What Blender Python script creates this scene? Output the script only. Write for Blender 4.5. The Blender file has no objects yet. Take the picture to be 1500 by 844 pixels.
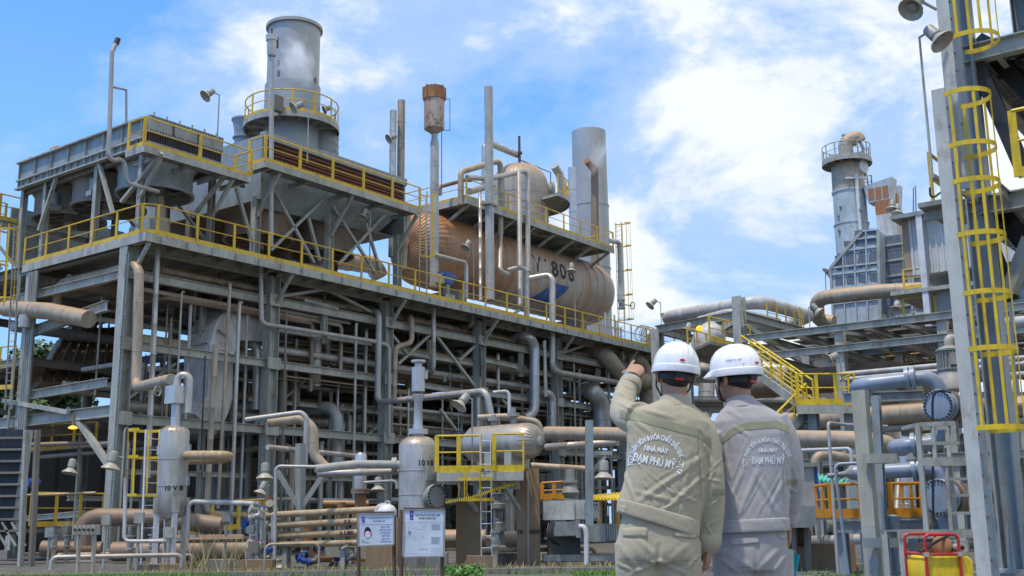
import bpy, math, random, bmesh
import numpy as np
from mathutils import Vector, Matrix, noise
from mathutils.bvhtree import BVHTree
R = random.Random(7)
S = bpy.context.scene
COL = S.collection
PI = math.pi

# ------------------------------------------------------------------ camera
F_PX, HORIZON, CAM_H, ROLL = 1640.0, 768.0, 1.06, 0.012
PITCH = math.atan((HORIZON-422)/F_PX)
CP, SP = math.cos(PITCH), math.sin(PITCH)
cr, sr = math.cos(ROLL), math.sin(ROLL)
down0 = Vector((0, SP, -CP)); fwd = Vector((0, CP, SP)); X0 = Vector((1, 0, 0))
right = X0*cr + down0*sr
down = -X0*sr + down0*cr
CAM = Vector((0, 0, CAM_H))
cd = bpy.data.cameras.new('camera'); co = bpy.data.objects.new('camera', cd); COL.objects.link(co)
M = Matrix.Identity(4)
for i, ax in enumerate((right, -down, -fwd)):
    for j in range(3): M[j][i] = ax[j]
M.translation = CAM
co.matrix_world = M
cd.sensor_width = 36; cd.lens = 36*F_PX/1500; cd.clip_end = 3000; cd.clip_start = 0.1
S.camera = co

# ------------------------------------------------------------------ light
SUN_EL, SUN_AZ = math.radians(70), math.radians(225)      # azimuth clockwise from +Y: behind the camera, to the left
sun_dir = Vector((math.sin(SUN_AZ)*math.cos(SUN_EL), math.cos(SUN_AZ)*math.cos(SUN_EL), math.sin(SUN_EL)))
sl = bpy.data.lights.new('sun', 'SUN'); so = bpy.data.objects.new('sun', sl); COL.objects.link(so)
sl.energy = 3.3; sl.angle = math.radians(2.5); sl.color = (1, .925, .81)
so.rotation_euler = sun_dir.to_track_quat('Z', 'Y').to_euler()
so.location = (0, 0, 60)
W_ = bpy.data.worlds.new('World'); S.world = W_; W_.use_nodes = True
nt = W_.node_tree; nt.nodes.clear()
def nd(t, tree=None, **kw):
    n = (tree or nt).nodes.new(t)
    for k, v in kw.items(): setattr(n, k, v)
    return n
def world():
    L = nt.links.new
    out = nd('ShaderNodeOutputWorld'); bg = nd('ShaderNodeBackground'); bg.inputs['Strength'].default_value = .103
    sky = nd('ShaderNodeTexSky', sky_type='NISHITA'); sky.sun_disc = False
    sky.sun_elevation = SUN_EL; sky.sun_rotation = SUN_AZ; sky.air_density = 1.0; sky.dust_density = .6; sky.ozone_density = 2.5
    hs = nd('ShaderNodeHueSaturation'); hs.inputs['Saturation'].default_value = 1.12; hs.inputs['Value'].default_value = 2.6
    hs.inputs['Hue'].default_value = .49
    tn = nd('ShaderNodeMix', data_type='RGBA', blend_type='MULTIPLY'); tn.inputs[0].default_value = 1; tn.inputs[7].default_value = (.66, .74, 1.06, 1)
    L(sky.outputs[0], tn.inputs[6]); L(tn.outputs[2], hs.inputs['Color'])
    tc = nd('ShaderNodeTexCoord')
    mp = nd('ShaderNodeMapping'); mp.inputs['Scale'].default_value = (1, 1, 1.7); mp.inputs['Location'].default_value = (3.1, .2, 1.4)
    L(tc.outputs['Generated'], mp.inputs[0])
    n1 = nd('ShaderNodeTexNoise'); n1.inputs['Scale'].default_value = 4.2; n1.inputs['Detail'].default_value = 12; n1.inputs['Roughness'].default_value = .6
    n1.inputs['Distortion'].default_value = .25
    L(mp.outputs[0], n1.inputs['Vector'])
    # cloud cover grows from the clear west towards the cloud bank in the north-east
    dt = nd('ShaderNodeVectorMath', operation='DOT_PRODUCT'); dt.inputs[1].default_value = (.9, .1, .8)
    L(tc.outputs['Generated'], dt.inputs[0])
    mr = nd('ShaderNodeMapRange'); mr.inputs[1].default_value = .0; mr.inputs[2].default_value = .40; mr.inputs[3].default_value = -.20; mr.inputs[4].default_value = .085
    L(dt.outputs['Value'], mr.inputs[0])
    ad = nd('ShaderNodeMath', operation='ADD'); L(n1.outputs[0], ad.inputs[0]); L(mr.outputs[0], ad.inputs[1])
    rp = nd('ShaderNodeValToRGB'); e = rp.color_ramp.elements
    e[0].position = .36; e[0].color = (.0, .0, .0, 1); e[1].position = .6; e[1].color = (1, 1, 1, 1)
    m_ = e.new(.47); m_.color = (.62, .62, .62, 1); m2 = e.new(.51); m2.color = (.72, .72, .72, 1); 
    L(ad.outputs[0], rp.inputs[0])
    # colour of the cloud: shaded blue-grey where thin, white where thick
    n2 = nd('ShaderNodeTexNoise'); n2.inputs['Scale'].default_value = 5.5; n2.inputs['Detail'].default_value = 6
    L(mp.outputs[0], n2.inputs['Vector'])
    a2 = nd('ShaderNodeMath', operation='MULTIPLY_ADD'); a2.inputs[1].default_value = .35; L(n2.outputs[0], a2.inputs[0]); L(ad.outputs[0], a2.inputs[2])
    cr2 = nd('ShaderNodeValToRGB'); c = cr2.color_ramp.elements
    c[0].position = .69; c[0].color = (4.9, 6.6, 9.1, 1); c[1].position = .79; c[1].color = (8.9, 9.4, 9.7, 1)
    L(a2.outputs[0], cr2.inputs[0])
    mx = nd('ShaderNodeMix', data_type='RGBA'); L(rp.outputs[0], mx.inputs[0])
    sp = nd('ShaderNodeSeparateXYZ'); L(tc.outputs['Generated'], sp.inputs[0])
    hz = nd('ShaderNodeMapRange'); hz.inputs[1].default_value = .12; hz.inputs[2].default_value = .52; hz.inputs[3].default_value = .78; hz.inputs[4].default_value = .0; L(sp.outputs[2], hz.inputs[0])
    hm = nd('ShaderNodeMix', data_type='RGBA'); hm.inputs[7].default_value = (3.3, 5.8, 9.3, 1); L(hz.outputs[0], hm.inputs[0]); L(hs.outputs[0], hm.inputs[6]); L(hm.outputs[2], mx.inputs[6]); L(cr2.outputs[0], mx.inputs[7])
    L(mx.outputs[2], bg.inputs['Color']); L(bg.outputs[0], out.inputs[0])
world()
S.view_settings.view_transform = 'Standard'; S.view_settings.look = 'None'
S.view_settings.exposure = 0.06; S.view_settings.gamma = 1
S.render.engine = 'CYCLES'
S.cycles.max_bounces = 6; S.cycles.diffuse_bounces = 3; S.cycles.glossy_bounces = 3; S.cycles.transmission_bounces = 3; S.cycles.volume_bounces = 4
S.cycles.use_denoising = True
S.cycles.volume_step_rate = 2.0; S.cycles.volume_max_steps = 64

# ------------------------------------------------------------------ plant axes and survey helpers
ANG = math.radians(37.0)
AU = Vector((math.sin(ANG), math.cos(ANG), 0)); AV = Vector((-math.cos(ANG), math.sin(ANG), 0)); AZ = Vector((0, 0, 1))
WORLD_AX = (Vector((1, 0, 0)), Vector((0, 1, 0)), AZ)
PL = (AU, AV, AZ)
def ray(x, y): return right*(x-750) + down*(y-422) + fwd*F_PX
def at(x, y, Y):                       # sight line cut at world distance Y
    r = ray(x, y); return CAM + r*(Y/r.y)
def az(x, y, z):                       # sight line cut at height z
    r = ray(x, y); return CAM + r*((z-CAM_H)/r.z)
C0 = at(163, 800, 40); C0.z = 0
def P(u, v, z): return C0 + AU*u + AV*v + AZ*z
def uvz(p): d = p-C0; return (d.dot(AU), d.dot(AV), p.z)
def pv(x, y, v):                       # cut by a plane parallel to the long facade
    r = ray(x, y); return CAM + r*((v-(CAM-C0).dot(AV))/r.dot(AV))
def pu(x, y, u):                       # cut by a plane parallel to the end facade
    r = ray(x, y); return CAM + r*((u-(CAM-C0).dot(AU))/r.dot(AU))
def proj(p):
    d = p-CAM; w = d.dot(fwd); return 750+F_PX*d.dot(right)/w, 422+F_PX*d.dot(down)/w
def flat(p, z): return Vector((p.x, p.y, z))

# ------------------------------------------------------------------ materials
MATS = {}
def lin(c):
    if isinstance(c, str):
        c = [int(c[i:i+2], 16)/255 for i in (0, 2, 4)]
        c = [x/12.92 if x <= .04045 else ((x+.055)/1.055)**2.4 for x in c]
    return (c[0], c[1], c[2], 1)
def mat(name, base, rough=.55, metal=0., dirt=None, dirt_amt=.4, scale=1.3, dust=None, dust_amt=.0, streak=.25, bump=.0, bscale=30., var=.12, rust=0.):
    m = bpy.data.materials.new(name); m.use_nodes = True; MATS[name] = m
    t = m.node_tree; b = t.nodes['Principled BSDF']; L = t.links.new
    b.inputs['Roughness'].default_value = rough; b.inputs['Metallic'].default_value = metal
    base = lin(base)
    geo = t.nodes.new('ShaderNodeNewGeometry')
    n1 = t.nodes.new('ShaderNodeTexNoise'); n1.inputs['Scale'].default_value = scale; n1.inputs['Detail'].default_value = 5; n1.inputs['Roughness'].default_value = .62
    L(geo.outputs['Position'], n1.inputs['Vector'])
    # broad tone variation
    mx0 = t.nodes.new('ShaderNodeMix'); mx0.data_type = 'RGBA'
    mx0.inputs[6].default_value = tuple(x*(1-var*1.3) for x in base[:3])+(1,); mx0.inputs[7].default_value = tuple(min(1, x*(1+var)) for x in base[:3])+(1,)
    mr0 = t.nodes.new('ShaderNodeMapRange'); mr0.inputs[1].default_value = .3; mr0.inputs[2].default_value = .7
    L(n1.outputs[0], mr0.inputs[0]); L(mr0.outputs[0], mx0.inputs[0]); cur = mx0.outputs[2]
    if dirt is not None:
        mp = t.nodes.new('ShaderNodeMapping'); mp.inputs['Scale'].default_value = (1, 1, streak)
        L(geo.outputs['Position'], mp.inputs[0])
        n2 = t.nodes.new('ShaderNodeTexNoise'); n2.inputs['Scale'].default_value = scale*3.1; n2.inputs['Detail'].default_value = 7; n2.inputs['Roughness'].default_value = .7
        L(mp.outputs[0], n2.inputs['Vector'])
        mr = t.nodes.new('ShaderNodeMapRange'); mr.inputs[1].default_value = .43; mr.inputs[2].default_value = .66; mr.inputs[4].default_value = dirt_amt
        L(n2.outputs[0], mr.inputs[0])
        mx = t.nodes.new('ShaderNodeMix'); mx.data_type = 'RGBA'; mx.inputs[7].default_value = lin(dirt)
        L(mr.outputs[0], mx.inputs[0]); L(cur, mx.inputs[6]); cur = mx.outputs[2]
    if rust:
        nr = t.nodes.new('ShaderNodeTexNoise'); nr.inputs['Scale'].default_value = 2.1; nr.inputs['Detail'].default_value = 9; nr.inputs['Roughness'].default_value = .78
        mq = t.nodes.new('ShaderNodeMapping'); mq.inputs['Scale'].default_value = (1, 1, .55); mq.inputs['Location'].default_value = (7, 3, 1); L(geo.outputs['Position'], mq.inputs[0]); L(mq.outputs[0], nr.inputs['Vector'])
        mr = t.nodes.new('ShaderNodeMapRange'); mr.inputs[1].default_value = .535; mr.inputs[2].default_value = .63; mr.inputs[4].default_value = rust; L(nr.outputs[0], mr.inputs[0])
        mx = t.nodes.new('ShaderNodeMix'); mx.data_type = 'RGBA'; mx.inputs[7].default_value = (.19, .085, .035, 1); L(mr.outputs[0], mx.inputs[0]); L(cur, mx.inputs[6]); cur = mx.outputs[2]
    if dust is not None:                 # settled dust and rust wash on upward faces
        sx = t.nodes.new('ShaderNodeSeparateXYZ'); L(geo.outputs['Normal'], sx.inputs[0])
        ma = t.nodes.new('ShaderNodeMath'); ma.operation = 'MULTIPLY_ADD'; ma.inputs[1].default_value = 1.1; ma.inputs[2].default_value = -.55
        L(n1.outputs[0], ma.inputs[0])
        ad = t.nodes.new('ShaderNodeMath'); ad.operation = 'ADD'; L(ma.outputs[0], ad.inputs[0]); L(sx.outputs[2], ad.inputs[1])
        mr = t.nodes.new('ShaderNodeMapRange'); mr.inputs[1].default_value = .05; mr.inputs[2].default_value = .75; mr.inputs[4].default_value = dust_amt
        L(ad.outputs[0], mr.inputs[0])
        mx = t.nodes.new('ShaderNodeMix'); mx.data_type = 'RGBA'; mx.inputs[7].default_value = lin(dust)
        L(mr.outputs[0], mx.inputs[0]); L(cur, mx.inputs[6]); cur = mx.outputs[2]
    L(cur, b.inputs['Base Color'])
    if bump:
        n3 = t.nodes.new('ShaderNodeTexNoise'); n3.inputs['Scale'].default_value = bscale; n3.inputs['Detail'].default_value = 4
        L(geo.outputs['Position'], n3.inputs['Vector'])
        bp = t.nodes.new('ShaderNodeBump'); bp.inputs['Strength'].default_value = bump; bp.inputs['Distance'].default_value = .02
        L(n3.outputs[0], bp.inputs['Height']); L(bp.outputs[0], b.inputs['Normal'])
    return m
RUST = (.22, .085, .03)
TAN = (.36, .235, .13)
DIRT = (.10, .085, .065)
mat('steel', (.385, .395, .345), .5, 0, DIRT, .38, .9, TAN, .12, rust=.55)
mat('steel_dark', (.18, .18, .155), .6, 0, RUST, .35, .9, TAN, .3, rust=.6)  # dark fittings, and a shaded copy of steel for inner members
mat('steel_blue', (.265, .31, .315), .45, 0, DIRT, .3, 1., TAN, .15, rust=.5)
mat('steel_black', (.025, .026, .028), .45, 0, (.09, .05, .03), .4, 1.5)
mat('grating', (.25, .265, .255), .6, 0, DIRT, .5, 1.2, TAN, .3, rust=.4)
mat('yellow', (.66, .43, .022), .5, 0, (.30, .17, .04), .35, 2.2, (.42, .31, .12), .12, rust=.5)
mat('yellow_bright', (.70, .49, .01), .42, 0, (.22, .13, .02), .35, 3., rust=.4)
mat('orange', (.68, .27, .012), .45, 0, RUST, .35, 3.)
mat('clad', (.50, .495, .465), .42, .45, DIRT, .3, 1.1, TAN, .6, rust=.35)
mat('clad_new', (.52, .53, .54), .35, .55, DIRT, .25, 1.4, TAN, .2)
mat('clad_tan', (.42, .355, .265), .55, .1, DIRT, .4, 1.3, (.43, .27, .14), .8, rust=.4)
mat('clad_rust', (.235, .19, .145), .6, .15, RUST, .6, 1.3, (.24, .15, .085), .7)
mat('drum_clad', (.36, .325, .275), .5, .1, (.33, .19, .09), .6, .3, (.38, .20, .09), .65, .3, rust=.4)
mat('pipe_grey', (.41, .415, .40), .42, .1, DIRT, .3, 1.2, TAN, .3, rust=.3)
mat('pipe_white', (.51, .525, .515), .42, 0, RUST, .5, .8, (.45, .40, .32), .25, rust=.4)
mat('pipe_blue', (.25, .31, .385), .38, 0, DIRT, .2, 1.6, (.40, .38, .34), .15)
mat('pipe_tan', (.43, .33, .19), .5, 0, RUST, .4, 1.6, (.40, .27, .12), .35, rust=.5)
mat('pipe_brown', (.28, .14, .05), .55, 0, (.16, .075, .03), .5, 1.6, (.42, .23, .10), .5)
mat('stack_grey', (.30, .335, .35), .5, .1, (.26, .27, .27), .55, .5, None, 0, .25)
mat('stack_upper', (.37, .38, .375), .45, .3, (.38, .34, .28), .45, .4)
mat('concrete', (.24, .23, .205), .85, 0, (.11, .10, .085), .6, 1.4, None, 0, .3, .3, 14)
mat('concrete_rusty', (.26, .20, .13), .85, 0, (.25, .115, .04), .75, .9, None, 0, .18, .3, 14)
mat('rust', (.36, .155, .065), .75, 0, (.16, .07, .03), .6, 2.5)
mat('rust_dark', (.09, .055, .04), .7, 0, RUST, .5, 2.)
mat('white_paint', (.60, .61, .62), .45, 0, (.35, .33, .3), .25, 1.5, rust=.25)
mat('sign_white', (.55, .61, .70), .4, 0, (.5, .5, .5), .1, 2)
mat('lamp_white', (.37, .35, .30), .45, 0, (.35, .25, .14), .5, 6)
mat('black', (.012, .012, .013), .5)
mat('blue_paint', (.012, .075, .30), .4, 0, DIRT, .2, 2)
mat('deep_blue', (.012, .018, .032), .5, 0, DIRT, .3, 2)
mat('ink_blue', (.02, .08, .42), .5)
mat('red_paint', (.46, .015, .02), .35, 0, (.2, .05, .03), .3, 4)
mat('green_sheet', (.08, .42, .33), .5, 0, DIRT, .2, 2)
mat('ribbed_white', (.56, .57, .54), .5, .0, (.35, .31, .26), .5, 1.2)
mat('beige', (.40, .38, .30), .5, 0, DIRT, .3, 1.6)
mat('tan_wall', (.30, .235, .16), .6, 0, (.36, .19, .08), .5, .8)
mat('machine_grey', (.28, .30, .285), .45, 0, DIRT, .35, 1.6, TAN, .2, rust=.3)
mat('wall_dark', (.09, .09, .088), .8, 0, DIRT, .4, .6)
mat('fin_dark', (.045, .05, .06), .6, .2, RUST, .3, 3)
mat('fin_rust', (.29, .135, .08), .7, .1, (.07, .04, .03), .5, 5)
mat('peel', (.09, .12, .155), .7, 0, (.20, .22, .24), .6, 3.)
mat('casing_blue', (.44, .50, .52), .5, 0, DIRT, .35, .8, None, 0, .3, rust=.3)
mat('drum_rust', (.34, .23, .15), .55, .1, (.33, .15, .055), .85, .3, (.40, .17, .06), .9, .3, rust=.65)
mat('dome_clad', (.40, .365, .31), .5, .1, (.30, .19, .10), .6, .5, (.38, .22, .10), .6, .2, rust=.3)
mat('pale_steel', (.48, .49, .445), .5, 0, DIRT, .3, 1.1, TAN, .2, rust=.4)
mat('trunk', (.10, .075, .05), .9)
mat('leaf', (.055, .10, .03), .6, 0, (.10, .16, .05), .6, 1.5)
mat('leaf_bright', (.08, .24, .03), .5, 0, (.16, .34, .06), .6, 4)
mat('grass', (.12, .25, .03), .7, 0, (.26, .30, .09), .6, 4)
mat('straw', (.36, .30, .13), .8)
m = mat('amber_lamp', (.9, .5, .05), .4)
b_ = m.node_tree.nodes['Principled BSDF']; b_.inputs['Emission Color'].default_value = (1, .42, .02, 1); b_.inputs['Emission Strength'].default_value = 1.6
# ------------------------------------------------------------------ mesh building
ORG = {}
def frame_of(d):
    d = d.normalized()
    h = AZ if abs(d.z) < .95 else AU
    s = d.cross(h).normalized()
    return d, s, s.cross(d).normalized()
class MB:
    def __init__(s): s.v = []; s.f = []
    def add(s, vs, fs):
        o = len(s.v); s.v += [Vector(x) for x in vs]; s.f += [tuple(i+o for i in f) for f in fs]; return s
    def box(s, c, a, b, h, ax=PL):     # half sizes along the axes
        c = Vector(c); q = []
        for i in (-1, 1):
            for j in (-1, 1):
                for k in (-1, 1): q.append(c+ax[0]*(a*i)+ax[1]*(b*j)+ax[2]*(h*k))
        return s.add(q, [(0, 1, 3, 2), (4, 6, 7, 5), (0, 4, 5, 1), (2, 3, 7, 6), (0, 2, 6, 4), (1, 5, 7, 3)])
    def box2(s, u0, u1, v0, v1, z0, z1): return s.box(P((u0+u1)/2, (v0+v1)/2, (z0+z1)/2), abs(u1-u0)/2, abs(v1-v0)/2, abs(z1-z0)/2)
    def profile(s, a, b, poly, up=None):      # extrude a 2-D outline (side, up) from a to b
        a = Vector(a); b = Vector(b); d, sd, upv = frame_of(b-a)
        if up is not None:
            sd = d.cross(up).normalized(); upv = sd.cross(d).normalized()
        n = len(poly)
        q = [a+sd*x+upv*y for x, y in poly]+[b+sd*x+upv*y for x, y in poly]
        fs = [(i, (i+1) % n, n+(i+1) % n, n+i) for i in range(n)]
        return s.add(q, fs+[tuple(range(n-1, -1, -1)), tuple(range(n, 2*n))])
    def bar(s, a, b, w, h, up=None): return s.profile(a, b, [(-w/2, -h/2), (w/2, -h/2), (w/2, h/2), (-w/2, h/2)], up)
    def hbeam(s, a, b, w, h, up=None, t=.022, tw=.016):
        x, y, c = w/2, h/2, tw/2
        return s.profile(a, b, [(-x, -y), (x, -y), (x, -y+t), (c, -y+t), (c, y-t), (x, y-t), (x, y), (-x, y), (-x, y-t), (-c, y-t), (-c, -y+t), (-x, -y+t)], up)
    def sweep(s, pts, rad, n=12, caps=True, phase=0.):
        pts = [Vector(p) for p in pts]; m = len(pts)
        if not hasattr(rad, '__len__'): rad = [rad]*m
        d0, sd, up = frame_of(pts[1]-pts[0]); vs = []; td = d0
        for i, p in enumerate(pts):
            dn = (pts[i+1]-p).normalized() if i < m-1 else td
            dp = (p-pts[i-1]).normalized() if i > 0 else dn
            if i < m-1 and (pts[i+1]-p).length < 1e-6: dn = dp
            t = (dn+dp)
            t = t.normalized() if t.length > 1e-6 else dn
            q = td.rotation_difference(t); sd = q @ sd; up = q @ up; td = t
            for k in range(n):
                a = 2*PI*k/n+phase; vs.append(p+(sd*math.cos(a)+up*math.sin(a))*rad[i])
        fs = []
        for i in range(m-1):
            for k in range(n): fs.append((i*n+k, i*n+(k+1) % n, (i+1)*n+(k+1) % n, (i+1)*n+k))
        if caps: fs += [tuple(range(n-1, -1, -1)), tuple(range((m-1)*n, m*n))]
        return s.add(vs, fs)
    def cyl(s, a, b, r1, r2=None, n=16, caps=True): return s.sweep([a, b], [r1, r1 if r2 is None else r2], n, caps)
    def lathe(s, a, d, prof, n=24, caps=True):     # prof: (distance along d, radius)
        a = Vector(a); d, sd, up = frame_of(Vector(d)); vs = []; m = len(prof)
        for t, r in prof:
            for k in range(n):
                g = 2*PI*k/n; vs.append(a+d*t+(sd*math.cos(g)+up*math.sin(g))*max(r, 1e-4))
        fs = []
        for i in range(m-1):
            for k in range(n): fs.append((i*n+k, i*n+(k+1) % n, (i+1)*n+(k+1) % n, (i+1)*n+k))
        if caps: fs += [tuple(range(n-1, -1, -1)), tuple(range((m-1)*n, m*n))]
        return s.add(vs, fs)
    def ring(s, c, d, r_in, r_out, h, n=24, a0=0., a1=2*PI):     # flat hoop
        c = Vector(c); d, sd, up = frame_of(Vector(d)); full = abs(a1-a0-2*PI) < 1e-6; m = n if full else n+1; vs = []
        for k in range(m):
            g = a0+(a1-a0)*k/n; e = sd*math.cos(g)+up*math.sin(g)
            vs += [c+e*r_in-d*(h/2), c+e*r_out-d*(h/2), c+e*r_out+d*(h/2), c+e*r_in+d*(h/2)]
        fs = []
        for k in range(m if full else m-1):
            o = 4*k; q = 4*((k+1) % m)
            for i in range(4): fs.append((o+i, o+(i+1) % 4, q+(i+1) % 4, q+i))
        if not full: fs += [(0, 3, 2, 1), (4*(m-1), 4*(m-1)+1, 4*(m-1)+2, 4*(m-1)+3)]
        return s.add(vs, fs)
    def prism(s, poly, vec):
        poly = [Vector(p) for p in poly]; n = len(poly); vec = Vector(vec)
        return s.add(poly+[p+vec for p in poly], [tuple(range(n-1, -1, -1)), tuple(range(n, 2*n))]+[(i, (i+1) % n, n+(i+1) % n, n+i) for i in range(n)])
    def mesh(s, name, org, m, smooth=True, sharp=38):
        me = bpy.data.meshes.new(name); me.from_pydata([tuple(v-org) for v in s.v], [], s.f)
        bm = bmesh.new(); bm.from_mesh(me); bmesh.ops.recalc_face_normals(bm, faces=bm.faces[:]); bm.to_mesh(me); bm.free()
        if smooth:
            me.polygons.foreach_set('use_smooth', [True]*len(me.polygons)); me.set_sharp_from_angle(angle=math.radians(sharp))
        me.materials.append(MATS[m] if isinstance(m, str) else m); return me
    def build(s, name, m, parent=None, label=None, smooth=True, kind=None, sharp=38):
        org = ORG[parent.name]
        o = bpy.data.objects.new(name, s.mesh(name, org, m, smooth, sharp)); COL.objects.link(o); o.parent = parent; ORG[o.name] = org
        if label: o['label'] = label
        if kind: o['kind'] = kind
        return o
def inst(name, me, parent, loc, rot=None):
    o = bpy.data.objects.new(name, me); COL.objects.link(o); o.parent = parent; o.location = Vector(loc)-ORG[parent.name]; ORG[o.name] = ORG[parent.name]
    if rot is not None: o.rotation_euler = rot
    return o
def thing(name, label, cat, loc, group=None):
    o = bpy.data.objects.new(name, None); COL.objects.link(o); o.location = loc; o.empty_display_size = .2
    o['label'] = label; o['category'] = cat
    if group: o['group'] = group
    ORG[o.name] = Vector(loc); return o
def base_of(mb):
    lo = Vector((min(v.x for v in mb.v), min(v.y for v in mb.v), min(v.z for v in mb.v))); hi = Vector((max(v.x for v in mb.v), max(v.y for v in mb.v), 0))
    return Vector(((lo.x+hi.x)/2, (lo.y+hi.y)/2, lo.z))
def solo(mb, name, m, label, cat, group=None, smooth=True, sharp=38):
    org = base_of(mb); o = bpy.data.objects.new(name, mb.mesh(name, org, m, smooth, sharp)); COL.objects.link(o); o.location = org
    o['label'] = label; o['category'] = cat
    if group: o['group'] = group
    ORG[o.name] = org; return o
def setting(mb, name, m, kind='structure', smooth=False):
    org = Vector((0, 0, 0)); o = bpy.data.objects.new(name, mb.mesh(name, org, m, smooth)); COL.objects.link(o); o['kind'] = kind; ORG[o.name] = org; return o

def bend_path(pts, rb, k=5):
    pts = [Vector(p) for p in pts]; out = [(pts[0], 0)]
    for i in range(1, len(pts)-1):
        p = pts[i]; a = (pts[i-1]-p); b = (pts[i+1]-p); la, lb = a.length, b.length; a.normalize(); b.normalize()
        ang = a.angle(b)
        if ang > PI-.06: out.append((p, 0)); continue
        t = min(rb/math.tan(ang/2), la*.48, lb*.48); rr = t*math.tan(ang/2)
        c = p+(a+b).normalized()*(rr/math.sin(ang/2)); s0 = p+a*t-c; s1 = p+b*t-c; tot = s0.angle(s1)
        axv = s0.cross(s1).normalized()
        for j in range(k+1): out.append((c+Matrix.Rotation(tot*j/k, 3, axv) @ s0, 1))
    out.append((pts[-1], 0)); return out
def pipe_mb(pts, r, rb=None, n=12, seam=0., mb=None):
    mb = mb or MB(); path = bend_path(pts, rb or r*3)
    ps, rs = [], []
    for i, (p, arc) in enumerate(path):
        ps.append(p); rs.append(r)
        if i < len(path)-1 and seam:
            q = path[i+1][0]; L = (q-p).length; d = (q-p).normalized() if L else None
            if not (arc and path[i+1][1]) and L > seam*1.2:
                m = int(L/seam)
                for j in range(1, m+1):
                    t = L*j/(m+1)
                    for dt, f in ((-.02, 1), (-.012, 1.05), (.012, 1.05), (.02, 1)): ps.append(p+d*(t+dt)); rs.append(r*f)
            elif arc and path[i+1][1] and L > .1:
                t = L*.5
                for dt, f in ((-.016, 1), (-.01, 1.035), (.01, 1.035), (.016, 1)): ps.append(p+d*(t+dt)); rs.append(r*f)
    return mb.sweep(ps, rs, n)
def pipe(label, pts, r, m, rb=None, seam=0., group=None, flanges=(), name='pipe', cat='pipe', n=12, fm=None):
    mb = pipe_mb(pts, r, rb, n, seam)
    if not flanges: return solo(mb, name, m, label, cat, group)
    t = thing(name, label, cat, base_of(mb), group); mb.build('pipe_run', m, t)
    for (a, d) in flanges:
        f = MB().lathe(Vector(a)-Vector(d).normalized()*.09, d, [(0, r*1.0), (0, r*1.55), (.075, r*1.55), (.075, r*1.2), (.105, r*1.2), (.105, r*1.55), (.18, r*1.55), (.18, r)], 20)
        f.build('flange', fm or m, t)
    return t

# ------------------------------------------------------------------ repeated kinds
def railing(label, base, h=1.1, step=1.6, m='yellow', group='yellow guard railings', toe=True, post_w=.11, closed=False, slim=.0, name='guard_railing'):
    base = [Vector(p) for p in base]
    if closed: base.append(base[0])
    t = thing(name, label, 'railing', base[0], group)
    up = AZ
    tr = MB(); tr.sweep([p+up*h for p in base], .032, 6); tr.build('top_rail', m, t)
    mr = MB(); mr.sweep([p+up*(h*.55) for p in base], .022, 6); mr.build('mid_rail', m, t)
    if toe:
        tb = MB()
        for a, b in zip(base, base[1:]): tb.bar(a+up*.09, b+up*.09, .012, .18, up)
        tb.build('toe_board', m, t, smooth=False)
    cache = {}; 
    for i, (a, b) in enumerate(zip(base, base[1:])):
        L = (b-a).length; k = max(1, round(L/step)); d = (b-a).normalized(); key = (round(d.x, 2), round(d.y, 2))
        if key not in cache:
            sd = flat(d, 0).normalized()
            pm = MB().box((0, 0, h/2), post_w/2, .02, h/2-.01, (sd, AZ.cross(sd), AZ)); cache[key] = pm.mesh('post', Vector(), m, False)
        for j in range(k+(1 if i == len(base)-2 and not closed else 0)):
            inst('post', cache[key], t, a+(b-a)*(j/k)+up*.02)
    return t
def ladder(label, foot, top, side, w=.42, m='steel', cage=None, cage_dir=None, cage_m='yellow', group=None, rung=.3, cage_r=.38, stringer=.06, hoops=None):
    # side: unit vector along the rungs; cage: (z0, z1)
    foot, top = Vector(foot), Vector(top); side = Vector(side).normalized(); d = (top-foot); L = d.length; d.normalize()
    t = thing('ladder', label, 'ladder', foot, group)
    for s in (-1, 1):
        MB().bar(foot+side*(s*w/2), top+side*(s*w/2), .02, stringer, side.cross(d)).build('stringer', m, t, smooth=False)
    rm = MB().cyl(-side*(w/2), side*(w/2), .012 if stringer < .1 else .019, n=6).mesh('rung', Vector(), m if stringer < .1 else 'steel_dark')
    k = int(L/rung)
    for i in range(k): inst('rung', rm, t, foot+d*(rung*(i+.6)))
    if cage:
        cd_ = Vector(cage_dir).normalized(); z0, z1 = cage
        hz = hoops or [z0+(z1-z0)*i/max(1, round((z1-z0)/1.0)) for i in range(max(1, round((z1-z0)/1.0))+1)]
        c_at = lambda z: foot+d*((z-foot.z)/d.z)+cd_*(cage_r*.78)
        hm = MB()
        pts = []
        for g in range(-120, 121, 20):
            e = cd_*math.cos(math.radians(g))+side*math.sin(math.radians(g)); pts.append(e*cage_r)
        for a, b in zip(pts, pts[1:]): hm.bar(a, b, .008, .075, AZ)
        hme = hm.mesh('cage_hoop', Vector(), cage_m, False)
        for z in hz: inst('cage_hoop', hme, t, c_at(z))
        for g in (-105, -55, 0, 55, 105):
            e = cd_*math.cos(math.radians(g))+side*math.sin(math.radians(g))
            MB().bar(c_at(z0)+e*(cage_r-.01), c_at(z1)+e*(cage_r-.01), .045, .01, e).build('cage_bar', cage_m, t, smooth=False)
    return t
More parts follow.
